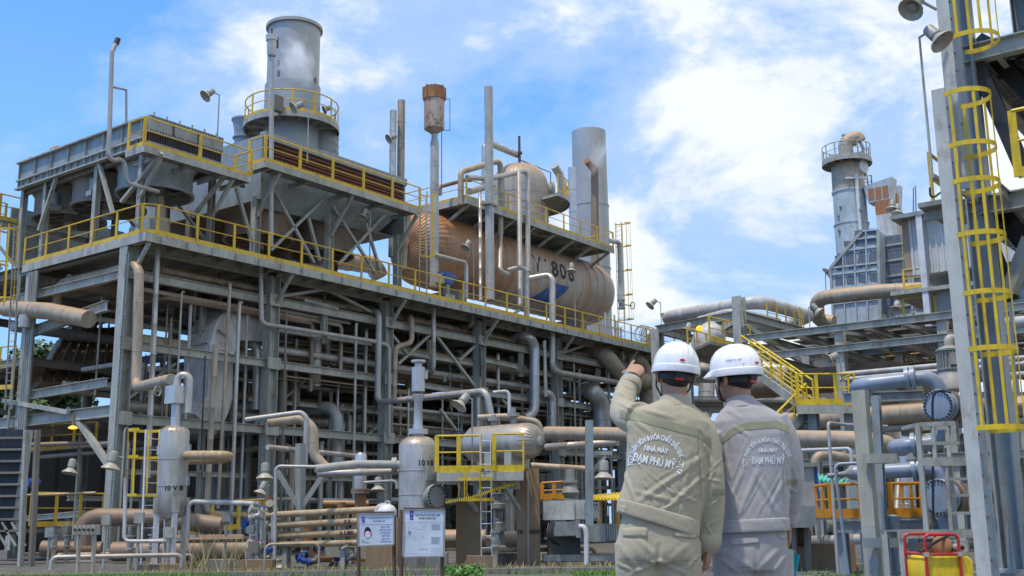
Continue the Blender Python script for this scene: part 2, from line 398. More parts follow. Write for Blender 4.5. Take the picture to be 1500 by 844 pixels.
def floodlight(label, foot, h, aim, arm=.25, group='floodlights on thin poles', s=1., pole_m='steel', shade_m='lamp_white', wall=None):
    s *= .86; foot = Vector(foot); t = thing('floodlight', label, 'floodlight', foot, group)
    aim = Vector(aim); a_h = flat(aim, 0); a_h = a_h.normalized() if a_h.length > .01 else Vector((0, -1, 0))
    top = foot+AZ*h
    if h > 0:
        MB().sweep([foot, top, top+AZ*.06*s+a_h*(arm*s)], .028*s, 6).build('pole', pole_m, t)
        head = top+AZ*.06*s+a_h*(arm*s)
    else:
        w = Vector(wall) if wall is not None else -a_h*arm
        MB().sweep([foot, foot+w], .03*s, 6).build('bracket', pole_m, t); head = foot+w
    d = aim.normalized()
    MB().lathe(head-d*(.1*s), d, [(0, .05*s), (.02*s, .10*s), (.05*s, .115*s), (.27*s, .125*s), (.29*s, .1*s), (.34*s, .095*s)], 14).build('lamp_housing', 'machine_grey', t)
    MB().lathe(head+d*(.2*s), d, [(0, .10*s), (.06*s, .15*s), (.13*s, .235*s), (.17*s, .25*s), (.17*s, .235*s), (.12*s, .2*s), (.05*s, .12*s), (.04*s, .04*s)], 16).build('lamp_shade', shade_m, t)
    MB().lathe(head+d*(.245*s), d, [(0, .07*s), (.05*s, .10*s), (.06*s, .09*s)], 12).build('lamp_glass', 'machine_grey', t)
    return t
def text_mesh(txt, size, bold=0., extr=.004, align='CENTER', spacing=1.):
    cu = bpy.data.curves.new('lettering', 'FONT'); cu.body = txt; cu.size = size; cu.align_x = align; cu.align_y = 'CENTER'; cu.extrude = extr; cu.offset = bold; cu.space_character = spacing
    cu.resolution_u = 2
    o = bpy.data.objects.new('lettering', cu); COL.objects.link(o)
    dg = bpy.context.evaluated_depsgraph_get(); dg.update()
    me = bpy.data.meshes.new_from_object(o.evaluated_get(dg)); bpy.data.objects.remove(o); bpy.data.curves.remove(cu); return me
def lettering(txt, size, pos, xdir, ydir, parent, m='black', bold=0., wrap=None, extr=.004, align='CENTER', spacing=1.):
    me = text_mesh(txt, size, bold, extr, align, spacing); xd = Vector(xdir).normalized(); yd = Vector(ydir).normalized(); zd = xd.cross(yd); pos = Vector(pos); org = ORG[parent.name]
    for v in me.vertices:
        q = pos+xd*v.co.x+yd*v.co.y+zd*v.co.z
        if wrap: q = wrap(q)
        v.co = q-org
    me.materials.clear(); me.materials.append(MATS[m])
    o = bpy.data.objects.new('lettering', me); COL.objects.link(o); o.parent = parent; ORG[o.name] = org; return o
def wrap_cyl(c, axis, r):       # push points out to a cylinder of radius r about axis through c
    c = Vector(c); axis = Vector(axis).normalized()
    def f(q):
        d = q-c; t = axis*d.dot(axis); e = d-t; return c+t+e.normalized()*r
    return f
def head_prof(R_, h, n=6, t0=0., flip=False):
    pr = [(t0+h*(1-math.cos(PI/2*i/n)) if False else t0+h*math.sin(PI/2*i/n), R_*math.cos(PI/2*i/n)) for i in range(n+1)]
    return pr
def seams(prof, step, dr=.02, w=.012):
    out = [prof[0]]
    for (t0, r0), (t1, r1) in zip(prof, prof[1:]):
        L = t1-t0
        if L > step*1.2 and abs(r1-r0) < 1e-6:
            m = int(L/step)
            for j in range(1, m+1):
                t = t0+L*j/(m+1)
                out += [(t-w*1.6, r0), (t-w, r0+dr), (t+w, r0+dr), (t+w*1.6, r0)]
        out.append((t1, r1))
    return out
# ------------------------------------------------------------------ the setting: ground, kerb, grass
def pt(t):
    x, y, d = t
    if isinstance(d, str):
        k, v = d[0], float(d[1:]); return {'v': pv, 'u': pu, 'z': az}[k](x, y, v)
    return at(x, y, d)
def pts(*a): return [pt(t) for t in a]
def pxr(w, p): return w/2*(p-CAM).dot(fwd)/F_PX      # radius of something w pixels wide at point p
def mat_ground():
    m = mat('ground', (.12, .11, .09), .95, 0, (.05, .045, .035), .7, .5, None, 0, 1., .6, 25)
    return m
mat_ground()
mat('paving', (.15, .145, .135), .85, 0, (.13, .12, .10), .6, .8, None, 0, 1., .2, 18)
g = MB(); N = 40
g.add([(-900, -60, 0), (900, -60, 0), (900, 1500, 0), (-900, 1500, 0)], [(0, 1, 2, 3)]); setting(g, 'ground', 'ground')
g = MB(); g.add([(-60, -8, .004), (60, -8, .004), (60, 14, .004), (-60, 14, .004)], [(0, 1, 2, 3)]); setting(g, 'road', 'paving')
g = MB(); g.box((-8, 25.2, .02), 26, .08, .10, WORLD_AX); setting(g, 'kerb', 'concrete')
g = MB(); g.box((14.6, 18.2, .03), 9, .08, .09, WORLD_AX); setting(g, 'kerb', 'concrete')
def grass(name, areas, n, h, m, seed):
    r = random.Random(seed); mb = MB()
    for _ in range(n):
        x0, x1, y0, y1, d = r.choice(areas)
        x, y = r.uniform(x0, x1), r.uniform(y0, y1); a = r.uniform(0, 2*PI); hh = h*r.uniform(.5, 1.3)
        c = Vector((x, y, .0)); s = Vector((math.cos(a), math.sin(a), 0))*.012; l = Vector((r.uniform(-1, 1), r.uniform(-1, 1), 0))*hh*.5
        mb.add([c-s, c+s, c+l*.5+AZ*hh*.6+s*.7, c+l*.5+AZ*hh*.6-s*.7, c+l+AZ*hh], [(0, 1, 2, 3), (3, 2, 4)])
    return setting(mb, name, m, 'stuff')
grass('grass', [(-12.5, -6.2, 23.0, 25.0, 1), (-12.5, -7, 22.5, 25.0, 1)], 9000, .13, 'grass', 1)
grass('weeds', [(-12.5, 3.2, 25.0, 26.6, 1), (-9, 2.6, 26, 29, 1)], 1500, .16, 'straw', 6)
grass('grass', [(-6.5, 1.5, 24.6, 25.3, 1), (-4, 0, 25.5, 27, 1)], 900, .13, 'grass', 7)
grass('grass', [(5.6, 7.2, 19.0, 23.0, 1), (4.2, 8, 24, 27, 1), (1.2, 2.6, 23.6, 25.0, 1)], 1800, .09, 'grass', 2)
grass('straw_grass', [(-7.5, -6.2, 26.2, 27.0, 1)], 70, 1.0, 'straw', 3)
# gravel lumps by the right-hand pads
r = random.Random(5); mb = MB()
for _ in range(2600):
    c = Vector((r.uniform(4.6, 10.5), r.uniform(18.5, 27), .0)); s = r.uniform(.02, .055)
    mb.box(c, s, s*r.uniform(.6, 1), s*.7, (Vector((math.cos(s*99), math.sin(s*99), 0)), Vector((-math.sin(s*99), math.cos(s*99), 0)), AZ))
setting(mb, 'gravel', 'concrete', 'stuff')

# ------------------------------------------------------------------ main process structure
BAY = 6.85; UC = [i*BAY for i in range(8)]; VC = [0, 6.5, 13.0]; ZD = 11.5; UE = 44.0; VE = 14.2
frame = thing('process_structure', 'long grey multi level steel frame carrying the coolers and vessels', 'structure', P(0, 0, 0))
for i, u in enumerate(UC):
    for j, v in enumerate(VC):
        if u > 45 and j: continue
        top = ZD-.25
        w = .48 if j == 0 else .36
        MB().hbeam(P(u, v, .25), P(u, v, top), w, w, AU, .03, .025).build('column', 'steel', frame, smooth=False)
        MB().box(P(u, v, .16), .34, .34, .16).build('column_base', 'concrete', frame, smooth=False)
for i in range(len(UC)-1):
    a, b = UC[i]+.25, UC[i+1]-.25
    for j, v in enumerate(VC):
        if a > 44: break
        for z, h in ((10.22, .34), (7.6, .32), (4.92, .34)):
            if j == 0 and z == 4.92 and i in (3, 5): continue
            if j == 0 and z == 7.6 and i in (2,): continue
            if z == 4.92 and i == 0 and j == 0: pass
            MB().hbeam(P(a, v, z), P(b, v, z), .22, h, AZ).build('beam', 'steel' if j == 0 else 'steel_dark', frame, smooth=False)  # inner rows take the darker steel: shade put into the colour
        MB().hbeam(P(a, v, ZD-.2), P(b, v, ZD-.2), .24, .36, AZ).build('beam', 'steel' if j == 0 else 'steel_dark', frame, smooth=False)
for i, u in enumerate(UC[:7]):
    for (v0, v1) in ((.25, 6.31), (6.69, 12.81)):
        for z, h in ((10.22, .34), (7.6, .32), (4.92, .34)):
            if i == 0 and v0 < 1 and z != 10.22: continue
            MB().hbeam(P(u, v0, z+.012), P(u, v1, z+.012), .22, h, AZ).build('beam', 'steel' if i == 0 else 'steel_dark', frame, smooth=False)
    MB().hbeam(P(u, -1.28, ZD-.15), P(u, -.25, ZD-.15), .2, .26, AZ).build('beam', 'steel', frame, smooth=False)
    MB().bar(P(u, -.2, ZD-1.45), P(u, -1.22, ZD-.3), .12, .12).build('brace', 'steel', frame, smooth=False)
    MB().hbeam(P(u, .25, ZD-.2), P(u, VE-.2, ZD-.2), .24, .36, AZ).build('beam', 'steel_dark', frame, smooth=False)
# joists and deck panels
for k in range(int(UE/1.14)):
    u = .55+k*1.14
    if min(abs(u-q) for q in UC) < .3: continue
    MB().hbeam(P(u, -1.26, ZD-.11), P(u, VE-.2, ZD-.11), .12, .18, AZ).build('joist', 'steel', frame, smooth=False)
for i in range(7):
    a, b = UC[i]-.2*(i == 0)+.01, min(UC[i+1], UE)-.01
    if a > UE: break
    for v0, v1 in ((-1.28, -.05), (-.03, 3.2), (3.22, 6.5), (6.52, 9.8), (9.82, VE)):
        for h0, h1 in ((a, (a+b)/2-.01), ((a+b)/2+.01, b)):
            MB().box2(h0, h1, v0, v1, ZD-.015, ZD+.015).build('deck_panel', 'grating', frame, smooth=False)
MB().box2(-.22, UE, -1.32, -1.285, ZD-.3, ZD+.02).build('fascia', 'steel', frame, smooth=False)
MB().box2(-.26, -.225, -1.32, 6.9, ZD-.3, ZD+.02).build('fascia', 'steel', frame, smooth=False)
# diagonal braces seen on the long face (read at the plane of the columns)
for (x0, y0, x1, y1) in ((638, 491, 700, 572), (630, 490, 583, 533), (700, 503, 672, 528), (566, 481, 596, 518), (760, 612, 735, 585), (645, 600, 668, 630),
                         (495, 452, 445, 440), (393, 437, 478, 424), (478, 424, 545, 458), (860, 505, 815, 520), (760, 455, 703, 492)):
    MB().bar(pv(x0, y0, .05), pv(x1, y1, .05), .13, .13).build('brace', 'steel', frame, smooth=False)
# secondary beams of the long face
for (x0, y0, x1, y1) in ((583, 514, 693, 533), (622, 565, 692, 577), (393, 480, 545, 503), (694, 524, 770, 540), (757, 540, 840, 556), (740, 583, 800, 592), (838, 522, 925, 545)):
    MB().hbeam(pv(x0, y0, .1), pv(x1, y1, .1), .18, .26, AZ).build('beam', 'steel', frame, smooth=False)
for (x0, y0, x1, y1, w) in ((475, 458, 474, 503, .22), (630, 498, 630, 531, .2), (763, 508, 763, 552, .22), (876, 540, 875, 570, .22)):
    MB().hbeam(pv(x0, y0, .1), pv(x1, y1, .1), w, w, AU).build('hanger', 'steel', frame, smooth=False)
# end face
for (x0, y0, x1, y1, h) in ((45, 487, 157, 448, .4), (40, 580, 157, 560, .34), (128, 752, 35, 760, .2)):
    MB().hbeam(pu(x0, y0, -.05), pu(x1, y1, -.05), .22, h, AZ).build('beam', 'steel', frame, smooth=False)
MB().hbeam(P(-.1, 12.2, 5.2), P(-.1, 3.2, 5.2), .25, .42, AZ).build('beam', 'steel', frame, smooth=False)
MB().hbeam(P(-.1, 3.2, 5.2), P(-.1, .2, 5.2), .25, .42, AZ).build('beam', 'steel', frame, smooth=False)
MB().bar(P(-.1, 2.4, 5.0), P(-.1, .2, 3.2), .2, .2).build('brace', 'steel', frame, smooth=False)
MB().bar(pu(5, 587, -.3), pu(100, 604, -.3), .14, .16).build('brace', 'steel', frame, smooth=False)
# gusset plates with bolts where beams meet the front columns
gp = MB().box((0, 0, 0), .34, .012, .24)
for i in (-1, 1):
    for j in (-.15, 0, .15): gp.cyl(AU*(.26*i)+AZ*j-AV*.012, AU*(.26*i)+AZ*j-AV*.035, .022, n=6)
gm_ = gp.mesh('gusset_plate', Vector(), 'steel', False)
for u in UC[:7]:
    for z in (10.22, 7.6, 4.92): inst('gusset_plate', gm_, frame, P(u, -.275, z))
sm_ = MB().box((0, 0, 0), .012, .05, .12).mesh('stiffener', Vector(), 'steel', False)
for k in range(38): inst('stiffener', sm_, frame, P(.4+k*1.14, -1.36, ZD-.15))
# half-bay posts and light cross members behind the front face
for i in range(6):
    um = UC[i]+BAY/2
    for (v, z0, z1) in ((.9, .1, 4.8), (2.6, 5.1, 7.45), (1.2, 7.8, 10.05), (4.4, .1, 7.4)):
        MB().hbeam(P(um+(.9 if v < 2 else -.7), v, z0), P(um+(.9 if v < 2 else -.7), v, z1), .18, .18, AU).build('post', 'steel', frame, smooth=False)
    for (v, z) in ((.9, 3.1), (1.6, 6.3), (2.6, 8.9), (3.4, 2.2)):
        MB().hbeam(P(UC[i]+.3, v, z), P(UC[i+1]-.3, v, z), .14, .18, AZ).build('beam', 'steel', frame, smooth=False)
    MB().bar(P(UC[i]+.4, 1.6, 5.1), P(um, 1.6, 7.4), .1, .1).build('brace', 'steel', frame, smooth=False)
# floors inside at the middle levels
for (u0, u1, v0, v1, z) in ((7.2, 13.4, .4, 6.2, 7.8), (14, 20.3, 2, 12.6, 7.8), (21, 34, 1.5, 12.6, 7.8), (34.6, 43, 3, 12.6, 7.8), (0.5, 6.6, 7, 12.6, 7.8), (7.2, 20, 6.7, 12.6, 5.15), (21, 43, 5, 12.6, 5.15)):
    MB().box2(u0, u1, v0, v1, z-.02, z+.02).build('floor_panel', 'steel_dark', frame, smooth=False)
    k = int((u1-u0)/1.2)
    for q in range(k): MB().hbeam(P(u0+.4+q*1.2, v0, z-.13), P(u0+.4+q*1.2, v1, z-.13), .1, .2, AZ).build('joist', 'steel_dark', frame, smooth=False)
# cable trays climbing the corner column
tray = MB()
for dv in (0, .12): tray.bar(P(-.30, -.24-dv, .4), P(-.24, -.24-dv, 10.9), .03, .05)
for k in range(70): tray.bar(P(-.30, -.24, .5+k*.15), P(-.30, -.36, .5+k*.15), .02, .02)
solo(tray, 'cable_tray', 'steel_blue', 'perforated cable tray climbing the front corner column of the frame', 'cable tray', smooth=False)
for i, (v, r_) in enumerate(((6.15, .06), (6.0, .05), (5.85, .05), (5.68, .07), (6.9, .05))):
    solo(MB().cyl(P(-.3, v, 2.2), P(-.3, v, 11.1), r_, n=8), 'conduit', 'machine_grey', 'grey conduit pipe bundled against the left rear column of the end face', 'conduit', 'conduits on the left rear column')

railing('yellow railing along the whole front edge of the main upper deck', [P(.25, -1.3, ZD+.02), P(UE-.1, -1.3, ZD+.02)], 1.12, 1.72, group=None)
railing('yellow railing along the left end edge of the main upper deck', [P(-.2, 6.9, ZD+.02), P(-.2, -1.0, ZD+.02), P(.25, -1.3, ZD+.02)], 1.12, 1.5, group=None)
railing('yellow railing at the right hand end of the main upper deck', [P(UE-.1, -1.3, ZD+.02), P(UE-.1, 5, ZD+.02)], 1.12, 1.5, group=None)

# ------------------------------------------------------------------ the inside: pipe runs that cross in the shade
BAYS = ('left end', 'second', 'third', 'fourth', 'fifth', 'sixth', 'right end')
MW = {'clad': 'dull silver', 'clad_tan': 'tan', 'clad_rust': 'rusty brown', 'steel_dark': 'dark grey', 'pipe_grey': 'pale grey', 'steel': 'grey', 'steel_black': 'black', 'clad_new': 'shiny silver'}
def lvl(z): return 'near the ground' if z < 3 else 'below the lowest floor level' if z < 4.95 else 'above the lowest floor level' if z < 7.6 else 'above the middle floor level' if z < 10.2 else 'just below the deck'
def bay(u): return BAYS[max(0, min(6, int(u/BAY)))]
def siz(r_): return 'thin' if r_ < .06 else 'slim' if r_ < .11 else 'medium' if r_ < .19 else 'thick'
def dep(v): return 'at the front' if v < 1.2 else 'behind the front row' if v < 4 else 'mid depth' if v < 8 else 'at the back'
def clab(what, m, r_, z, u, v, extra=''): return ' '.join(f'{siz(r_)} {MW.get(m, "grey")} {what} {lvl(z)} {dep(v)} of the {bay(u)} bay{extra}'.split()[:16])
def clutter():
    r = random.Random(21)
    for k in range(46):                                   # along the frame
        z = r.choice([8.15, 8.2, 8.3, 9.3, 5.5, 5.6, 5.75, 6.6, 10.7, 10.8])+r.uniform(-.05, .05); v = .6+11.5*r.random()**1.6; rad = r.choice([.05, .07, .09, .12, .16, .22, .3])
        u0 = r.choice([.5, 2, 7.5, 14.5]); u1 = r.choice([20, 27, 34, 43])
        m = r.choice(['clad', 'clad_tan', 'clad_tan', 'clad_rust', 'pipe_grey', 'clad_tan'])
        pipe(clab('lengthwise pipe', m, rad, z, u0, v, ' onward'), [P(u0, v, z), P(u1, v, z)], rad, m, seam=1.1 if rad > .1 else 0, group='lengthwise pipes inside the frame', n=10)
    for k in range(34):                                   # across the frame
        u = r.uniform(1, 42); z = r.choice([8.6, 6.2, 4.3, 9.7, 5.9, 3.4])+r.uniform(-.1, .1); rad = r.choice([.06, .09, .14, .2, .26])
        m = r.choice(['clad', 'clad_tan', 'clad_rust', 'pipe_grey', 'steel_dark'])
        v0 = r.uniform(.4, 2.5); z2 = z-r.uniform(1.2, 3.)
        pipe(clab('crosswise bent pipe', m, rad, z, u, v0), [P(u, 12, z), P(u, v0, z), P(u, v0, z2)], rad, m, seam=1.0 if rad > .1 else 0, group='crosswise pipes inside the frame', n=10)
    for k in range(64):                                   # risers
        u = r.uniform(.8, 43); v = .4+9*r.random()**1.7; rad = r.choice([.04, .05, .07, .1, .15, .2]); z0 = r.choice([.2, .2, 2.4, 5.2]); z1 = z0+r.uniform(3, 6)
        m = r.choice(['clad', 'clad_tan', 'pipe_grey', 'steel_dark', 'clad_rust', 'steel'])
        pipe(clab('upright pipe', m, rad, z0, u, v), [P(u, v, z0), P(u, v, min(z1, 11))], rad, m, seam=1.0 if rad > .09 else 0, group='risers inside the frame', n=10, name='riser_pipe', cat='riser pipe')
    for k in range(70):                                   # thin lines, hangers and cables near the faces
        u = r.uniform(.6, 43); v = r.choice([-.3, .5, .9, 1.6, 2.4, 3.6]); z1 = r.choice([11.2, 10.0, 7.5, 4.8]); z0 = z1-r.uniform(1.2, 4.5)
        m = r.choice(['steel_dark', 'clad_rust', 'steel', 'steel_black']); pipe(clab('hanger rod', m, .02, z1-.3, u, v), [P(u, v, z1), P(u+r.uniform(-.03, .03), v, max(z0, .1))], r.choice([.018, .022, .03, .04]), m, group='hanger rods inside the frame', n=6, name='hanger_rod', cat='rod')
    for k in range(44):
        z = r.choice([9.75, 9.9, 7.25, 7.1, 6.4, 5.3, 4.5, 4.3, 3.2, 2.2, 1.3])+r.uniform(-.1, .1); v = r.choice([.35, .6, 1.0, 2., 3.1, 4.2]); u0 = r.uniform(.4, 30); u1 = u0+r.uniform(4, 12)
        q = [P(u0, v, z), P(min(u1, 43), v, z)]
        if r.random() < .6: q += [P(min(u1, 43), v, z-r.uniform(1, 3))]
        if r.random() < .5: q = [P(u0, v+r.uniform(1, 3), z)]+q
        rad, m = r.choice([.03, .04, .05, .07, .09]), r.choice(['steel_dark', 'clad_rust', 'clad_tan', 'steel', 'clad', 'pipe_grey']); pipe(clab('bent small pipe', m, rad, z, u0, v), q, rad, m, .2, group='small bore pipes inside the frame', n=7, name='small_bore_pipe', cat='small pipe')
    for k in range(12):                                   # cable trays
        z = r.choice([9.4, 8.9, 6.9, 5.9, 4.2]); v = r.choice([.5, 1.4, 2.7, 4]); u0 = r.uniform(.5, 25); u1 = u0+r.uniform(6, 14); mb = MB()
        for dv in (0, .3): mb.bar(P(u0, v+dv, z), P(u1, v+dv, z), .02, .09)
        for q in range(int((u1-u0)/.35)): mb.bar(P(u0+q*.35, v, z), P(u0+q*.35, v+.3, z), .03, .02)
        for q in range(4): mb.sweep([P(u0, v+.05+.06*q, z+.03), P(u1, v+.05+.06*q, z+.03)], .018, 5)
        solo(mb, 'cable_tray', 'steel_dark', f'cable tray {lvl(z)} {dep(v)} from {bay(u0)} bay', 'cable tray', 'cable trays inside the frame', smooth=False)
    # exchangers and vessels on the floor and on the levels
    for k in range(11):
        u = 6+k*3.4; v = r.uniform(3, 5.5); z = r.choice([1.2, 1.6, 6.3]); rad = r.uniform(.4, .75); L = r.uniform(3, 5)
        t = thing('heat_exchanger', f'clad horizontal exchanger {lvl(z)} {dep(v)} in the {bay(u)} bay', 'exchanger', P(u, v, z-rad), 'exchangers inside the frame')
        pr = [(0, 0)]+[(rad*.35*math.sin(a), rad*(1-(1-math.sin(a))*1)) if False else (rad*.4*(1-math.cos(a)), rad*math.sin(a)) for a in (.4, .8, 1.2, 1.57)]
        pr = pr+[(L-rad*.4, rad)]+[(L-rad*.4*(1-math.cos(a)), rad*math.sin(a)) for a in (1.2, .8, .4)]+[(L, 0)]
        MB().lathe(P(u, v-.5, z), AV, seams(pr, .9), 18).build('shell', r.choice(['clad_tan', 'clad', 'clad_rust']), t)
        for dv in (.6, L-1.2): MB().box(P(u, v+dv, z-rad-.15), rad*.7, .1, .3).build('saddle', 'steel_dark', t, smooth=False)
    for k in range(8):
        u = 9+k*4.1; v = r.uniform(8, 11); rad = r.uniform(.7, 1.15); H = r.uniform(5.5, 9)
        t = thing('column_vessel', f'tall clad upright vessel standing deep in the {bay(u)} bay', 'vessel', P(u, v, 0), 'upright vessels inside the frame')
        MB().lathe(P(u, v, 0), AZ, seams([(0, rad), (H, rad), (H+.2, rad*.9), (H+.42, rad*.6), (H+.5, 0)], 1.1), 22).build('shell', r.choice(['clad', 'clad_rust', 'clad_tan']), t)
        MB().cyl(P(u, v, H+.4), P(u, v, H+1.2), .15, n=10).build('nozzle', 'pipe_grey', t)
    # small fittings: valves on the shaded runs
    for k in range(40):
        u, v, z = r.uniform(1, 42), r.uniform(.2, 2.6), r.choice([.9, 1.1, 3.1, 5.5, 8.2])
        t = thing('valve', f'hand valve {lvl(z)} {dep(v)} in the {bay(u)} bay', 'valve', P(u, v, z-.2), 'valves inside the frame')
        MB().lathe(P(u, v, z-.22), AZ, [(0, .12), (.06, .12), (.08, .07), (.18, .1), (.28, .07), (.30, .12), (.36, .12)], 10).build('valve_body', 'machine_grey', t)
        MB().cyl(P(u, v, z), P(u, v, z)-AV*.35, .02, n=6).build('stem', 'steel', t)
        MB().ring(P(u, v, z)-AV*.36, AV, .13, .16, .025, 14).build('handwheel', r.choice(['steel', 'blue_paint', 'red_paint', 'steel_dark']), t)
clutter()
# added dark block closing off the background behind the frame
t = thing('backdrop_block', 'long dark panelled block added to close off the background behind the steel frame', 'building', P(20, 19, 0))
MB().box2(3, 60, 18, 26, 0, 6.6).build('wall', 'wall_dark', t, smooth=False)
MB().box2(2.7, 60.3, 17.7, 26.3, 6.6, 6.9).build('roof', 'steel_dark', t, smooth=False)
pm = MB().box((0, 0, 3.2), .55, .04, 3.2).mesh('wall_panel', Vector(), 'wall_dark', False)  # panels darkened so the bays read as shaded; shade put into the colour
for k in range(42): inst('wall_panel', pm, t, P(4+k*1.3, 17.97, .1))
# ------------------------------------------------------------------ on the upper deck: air coolers
def fan_ring(t, c, r, h, m='steel_dark', motor=True):
    f = MB().lathe(c, -AZ, [(0, r*1.12), (.25, r*1.0), (h-.12, r*1.0), (h-.1, r*1.06), (h, r*1.06), (h, r*.98), (.3, r*.96)], 30, caps=False).build('fan_ring', m, t)
    b = MB()
    for k in range(6):
        g = k*PI/3+.3; e = AU*math.cos(g)+AV*math.sin(g); s = AZ.cross(e)
        b.box(c-AZ*(h*.55)+e*(r*.5), r*.44, .13, .02, (e, (s+AZ*.35).normalized(), AZ))
    b.build('fan_blades', 'fin_dark', t, smooth=False)
    g_ = MB()
    for k in range(4):
        e = AU*math.cos(k*PI/4+.2)+AV*math.sin(k*PI/4+.2); g_.bar(c-AZ*(h+.02)-e*r, c-AZ*(h+.02)+e*r, .03, .03)
    for q in (.35, .65): g_.ring(c-AZ*(h+.02), AZ, r*q-.012, r*q+.012, .02, 24)
    g_.build('fan_guard', 'steel_dark', t)
    if motor: MB().cyl(c-AZ*(h-.3), c-AZ*(h+.35), .24, n=14).build('fan_motor', 'machine_grey', t)
c1 = thing('air_cooler', 'pale blue ribbed air cooler box with dark fans below at left end of deck', 'air cooler', P(0, 0, ZD))
MB().box2(-.06, .0, -.6, 8.1, 14.95, 16.05).build('side_wall', 'steel_blue', c1, smooth=False)
MB().box2(3.4, 3.5, -.6, 8.1, 14.95, 16.05).build('side_wall', 'steel_blue', c1, smooth=False)
MB().box2(.0, 3.4, 7.95, 8.05, 14.95, 16.05).build('end_wall', 'steel_blue', c1, smooth=False)
MB().box2(.02, 3.38, -.45, 7.9, 15.25, 15.75).build('tube_bundle', 'fin_dark', c1, smooth=False)
rib = MB().box((0, 0, .55), .05, .015, .55, (AU, AV, AZ)).mesh('wall_rib', Vector(), 'steel_blue', False)
rib2 = MB().box((0, 0, .17), .05, .012, .17, (AU, AV, AZ)).mesh('wall_rib', Vector(), 'steel_blue', False)
for k in range(8): inst('wall_rib', rib, c1, P(-.11, -.5+k*1.21, 14.95))
for k in range(17): inst('wall_rib', rib2, c1, P(-.11, -.3+k*.5, 14.95))
for z, w in ((16.07, .16), (15.3, .12), (14.94, .16)): MB().box2(-.06-w, 0, -.62, 8.12, z-.03, z+.03).build('wall_flange', 'steel', c1, smooth=False)
MB().box2(.05, 3.45, -.75, -.5, 15.55, 16.22).build('header_box', 'machine_grey', c1, smooth=False)
MB().box2(.05, 3.45, -.72, -.5, 15.02, 15.2).build('header_box', 'machine_grey', c1, smooth=False)
fn = MB()
for k in range(46): fn.box2(.1+k*.073, .13+k*.073, -.7, -.5, 15.2, 15.55)
fn.build('tube_fins', 'fin_dark', c1, kind='stuff', smooth=False)
lm = MB().box((0, 0, .09), .03, .02, .09).mesh('lifting_lug', Vector(), 'steel', False)
for k in range(6): inst('lifting_lug', lm, c1, P(.3+k*.58, -.62, 16.22))
bt = MB()
for k in range(26):
    for z in (15.62, 16.14): bt.box2(.12+k*.13, .16+k*.13, -.775, -.75, z, z+.04)
for q in (1.05, 2.2):
    for k in range(6): bt.box2(q, q+.1, -.775, -.75, 15.66+k*.08, 15.7+k*.08)
bt.build('bolts', 'black', c1, kind='stuff', smooth=False)
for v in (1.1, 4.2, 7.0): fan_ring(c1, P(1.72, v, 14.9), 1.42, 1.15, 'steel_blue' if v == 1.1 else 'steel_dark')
for v, m_ in ((3.1, 'steel_blue'), (6.0, 'steel_blue')):
    MB().cyl(P(.35, v, 14.5), P(.35, v, 14.0), .2, n=12).build('drive_motor', m_, c1); MB().box(P(.35, v, 13.9), .25, .18, .1).build('motor_shelf', m_, c1, smooth=False)
for v in (-.3, 2.6, 6.2, 7.9):
    for u in (.15, 3.35):
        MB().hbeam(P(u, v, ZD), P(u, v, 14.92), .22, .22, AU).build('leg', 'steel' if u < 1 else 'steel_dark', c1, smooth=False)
for a, b in (((84, 256), (57, 338)), ((143, 231), (165, 312)), ((178, 296), (237, 224))):
    MB().bar(pu(*a, -.02), pu(*b, -.02), .14, .12).build('brace', 'steel', c1, smooth=False)
for v0, v1 in ((-.2, 2.5), (2.7, 6.1)):
    MB().bar(P(3.3, v0, 12), P(3.3, v1, 14.6), .1, .1).build('brace', 'steel_dark', c1, smooth=False)
for u in (.15, 3.35): MB().hbeam(P(u, -.6, 14.82), P(u, 8, 14.82), .2, .2, AZ).build('beam', 'steel_dark', c1, smooth=False)
MB().hbeam(P(-1.2, 8.1, 13.4), P(3.4, 8.1, 13.4), .2, .24, AZ).build('beam', 'steel', c1, smooth=False)
# walkways round the first cooler
w1 = thing('walkway', 'short grey walkway with struts in front of the left air cooler', 'walkway', P(1.5, -1.1, 14.3))
MB().box2(-.7, 4.2, -1.6, -.72, 14.55, 14.6).build('floor_plate', 'grating', w1, smooth=False)
MB().box2(-.7, 4.2, -1.64, -1.605, 14.36, 14.62).build('edge_beam', 'steel', w1, smooth=False)
MB().box2(-.74, -.705, -1.64, -.5, 14.36, 14.62).build('edge_beam', 'steel', w1, smooth=False)
for u in (.1, 1.5, 3., 4.1):
    MB().hbeam(P(u, -1.6, 14.45), P(u, .2, 14.45), .12, .18, AZ).build('bracket', 'steel', w1, smooth=False)
for u in (.1, 3.4): MB().bar(P(u, -1.5, 14.36), P(u, -.25, 13.0), .12, .12).build('strut', 'steel', w1, smooth=False)
MB().bar(pv(282, 318, .3), pv(332, 255, -1.3), .13, .13).build('strut', 'steel', w1, smooth=False)
railing('yellow railing of the short walkway in front of the left air cooler', [P(-.7, -.6, 14.6), P(-.7, -1.58, 14.6), P(4.2, -1.58, 14.6), P(4.2, -.6, 14.6)], 1.1, 2.2, group=None, post_w=.14)
w2 = thing('walkway', 'tiny grey platform jutting out at the far left end of the left air cooler', 'walkway', P(-1, 8.6, 13.4))
MB().box2(-1.6, .2, 8.2, 9.4, 13.5, 13.56).build('floor_plate', 'grating', w2, smooth=False)
MB().box2(-1.64, .2, 8.15, 8.2, 13.36, 13.58).build('edge_beam', 'steel', w2, smooth=False)
MB().bar(P(-1.5, 8.3, 13.4), P(-.2, 7.6, 11.6), .12, .12).build('strut', 'steel', w2, smooth=False)
MB().bar(P(-1.5, 9.3, 13.4), P(-.2, 8.6, 11.6), .12, .12).build('strut', 'steel', w2, smooth=False)
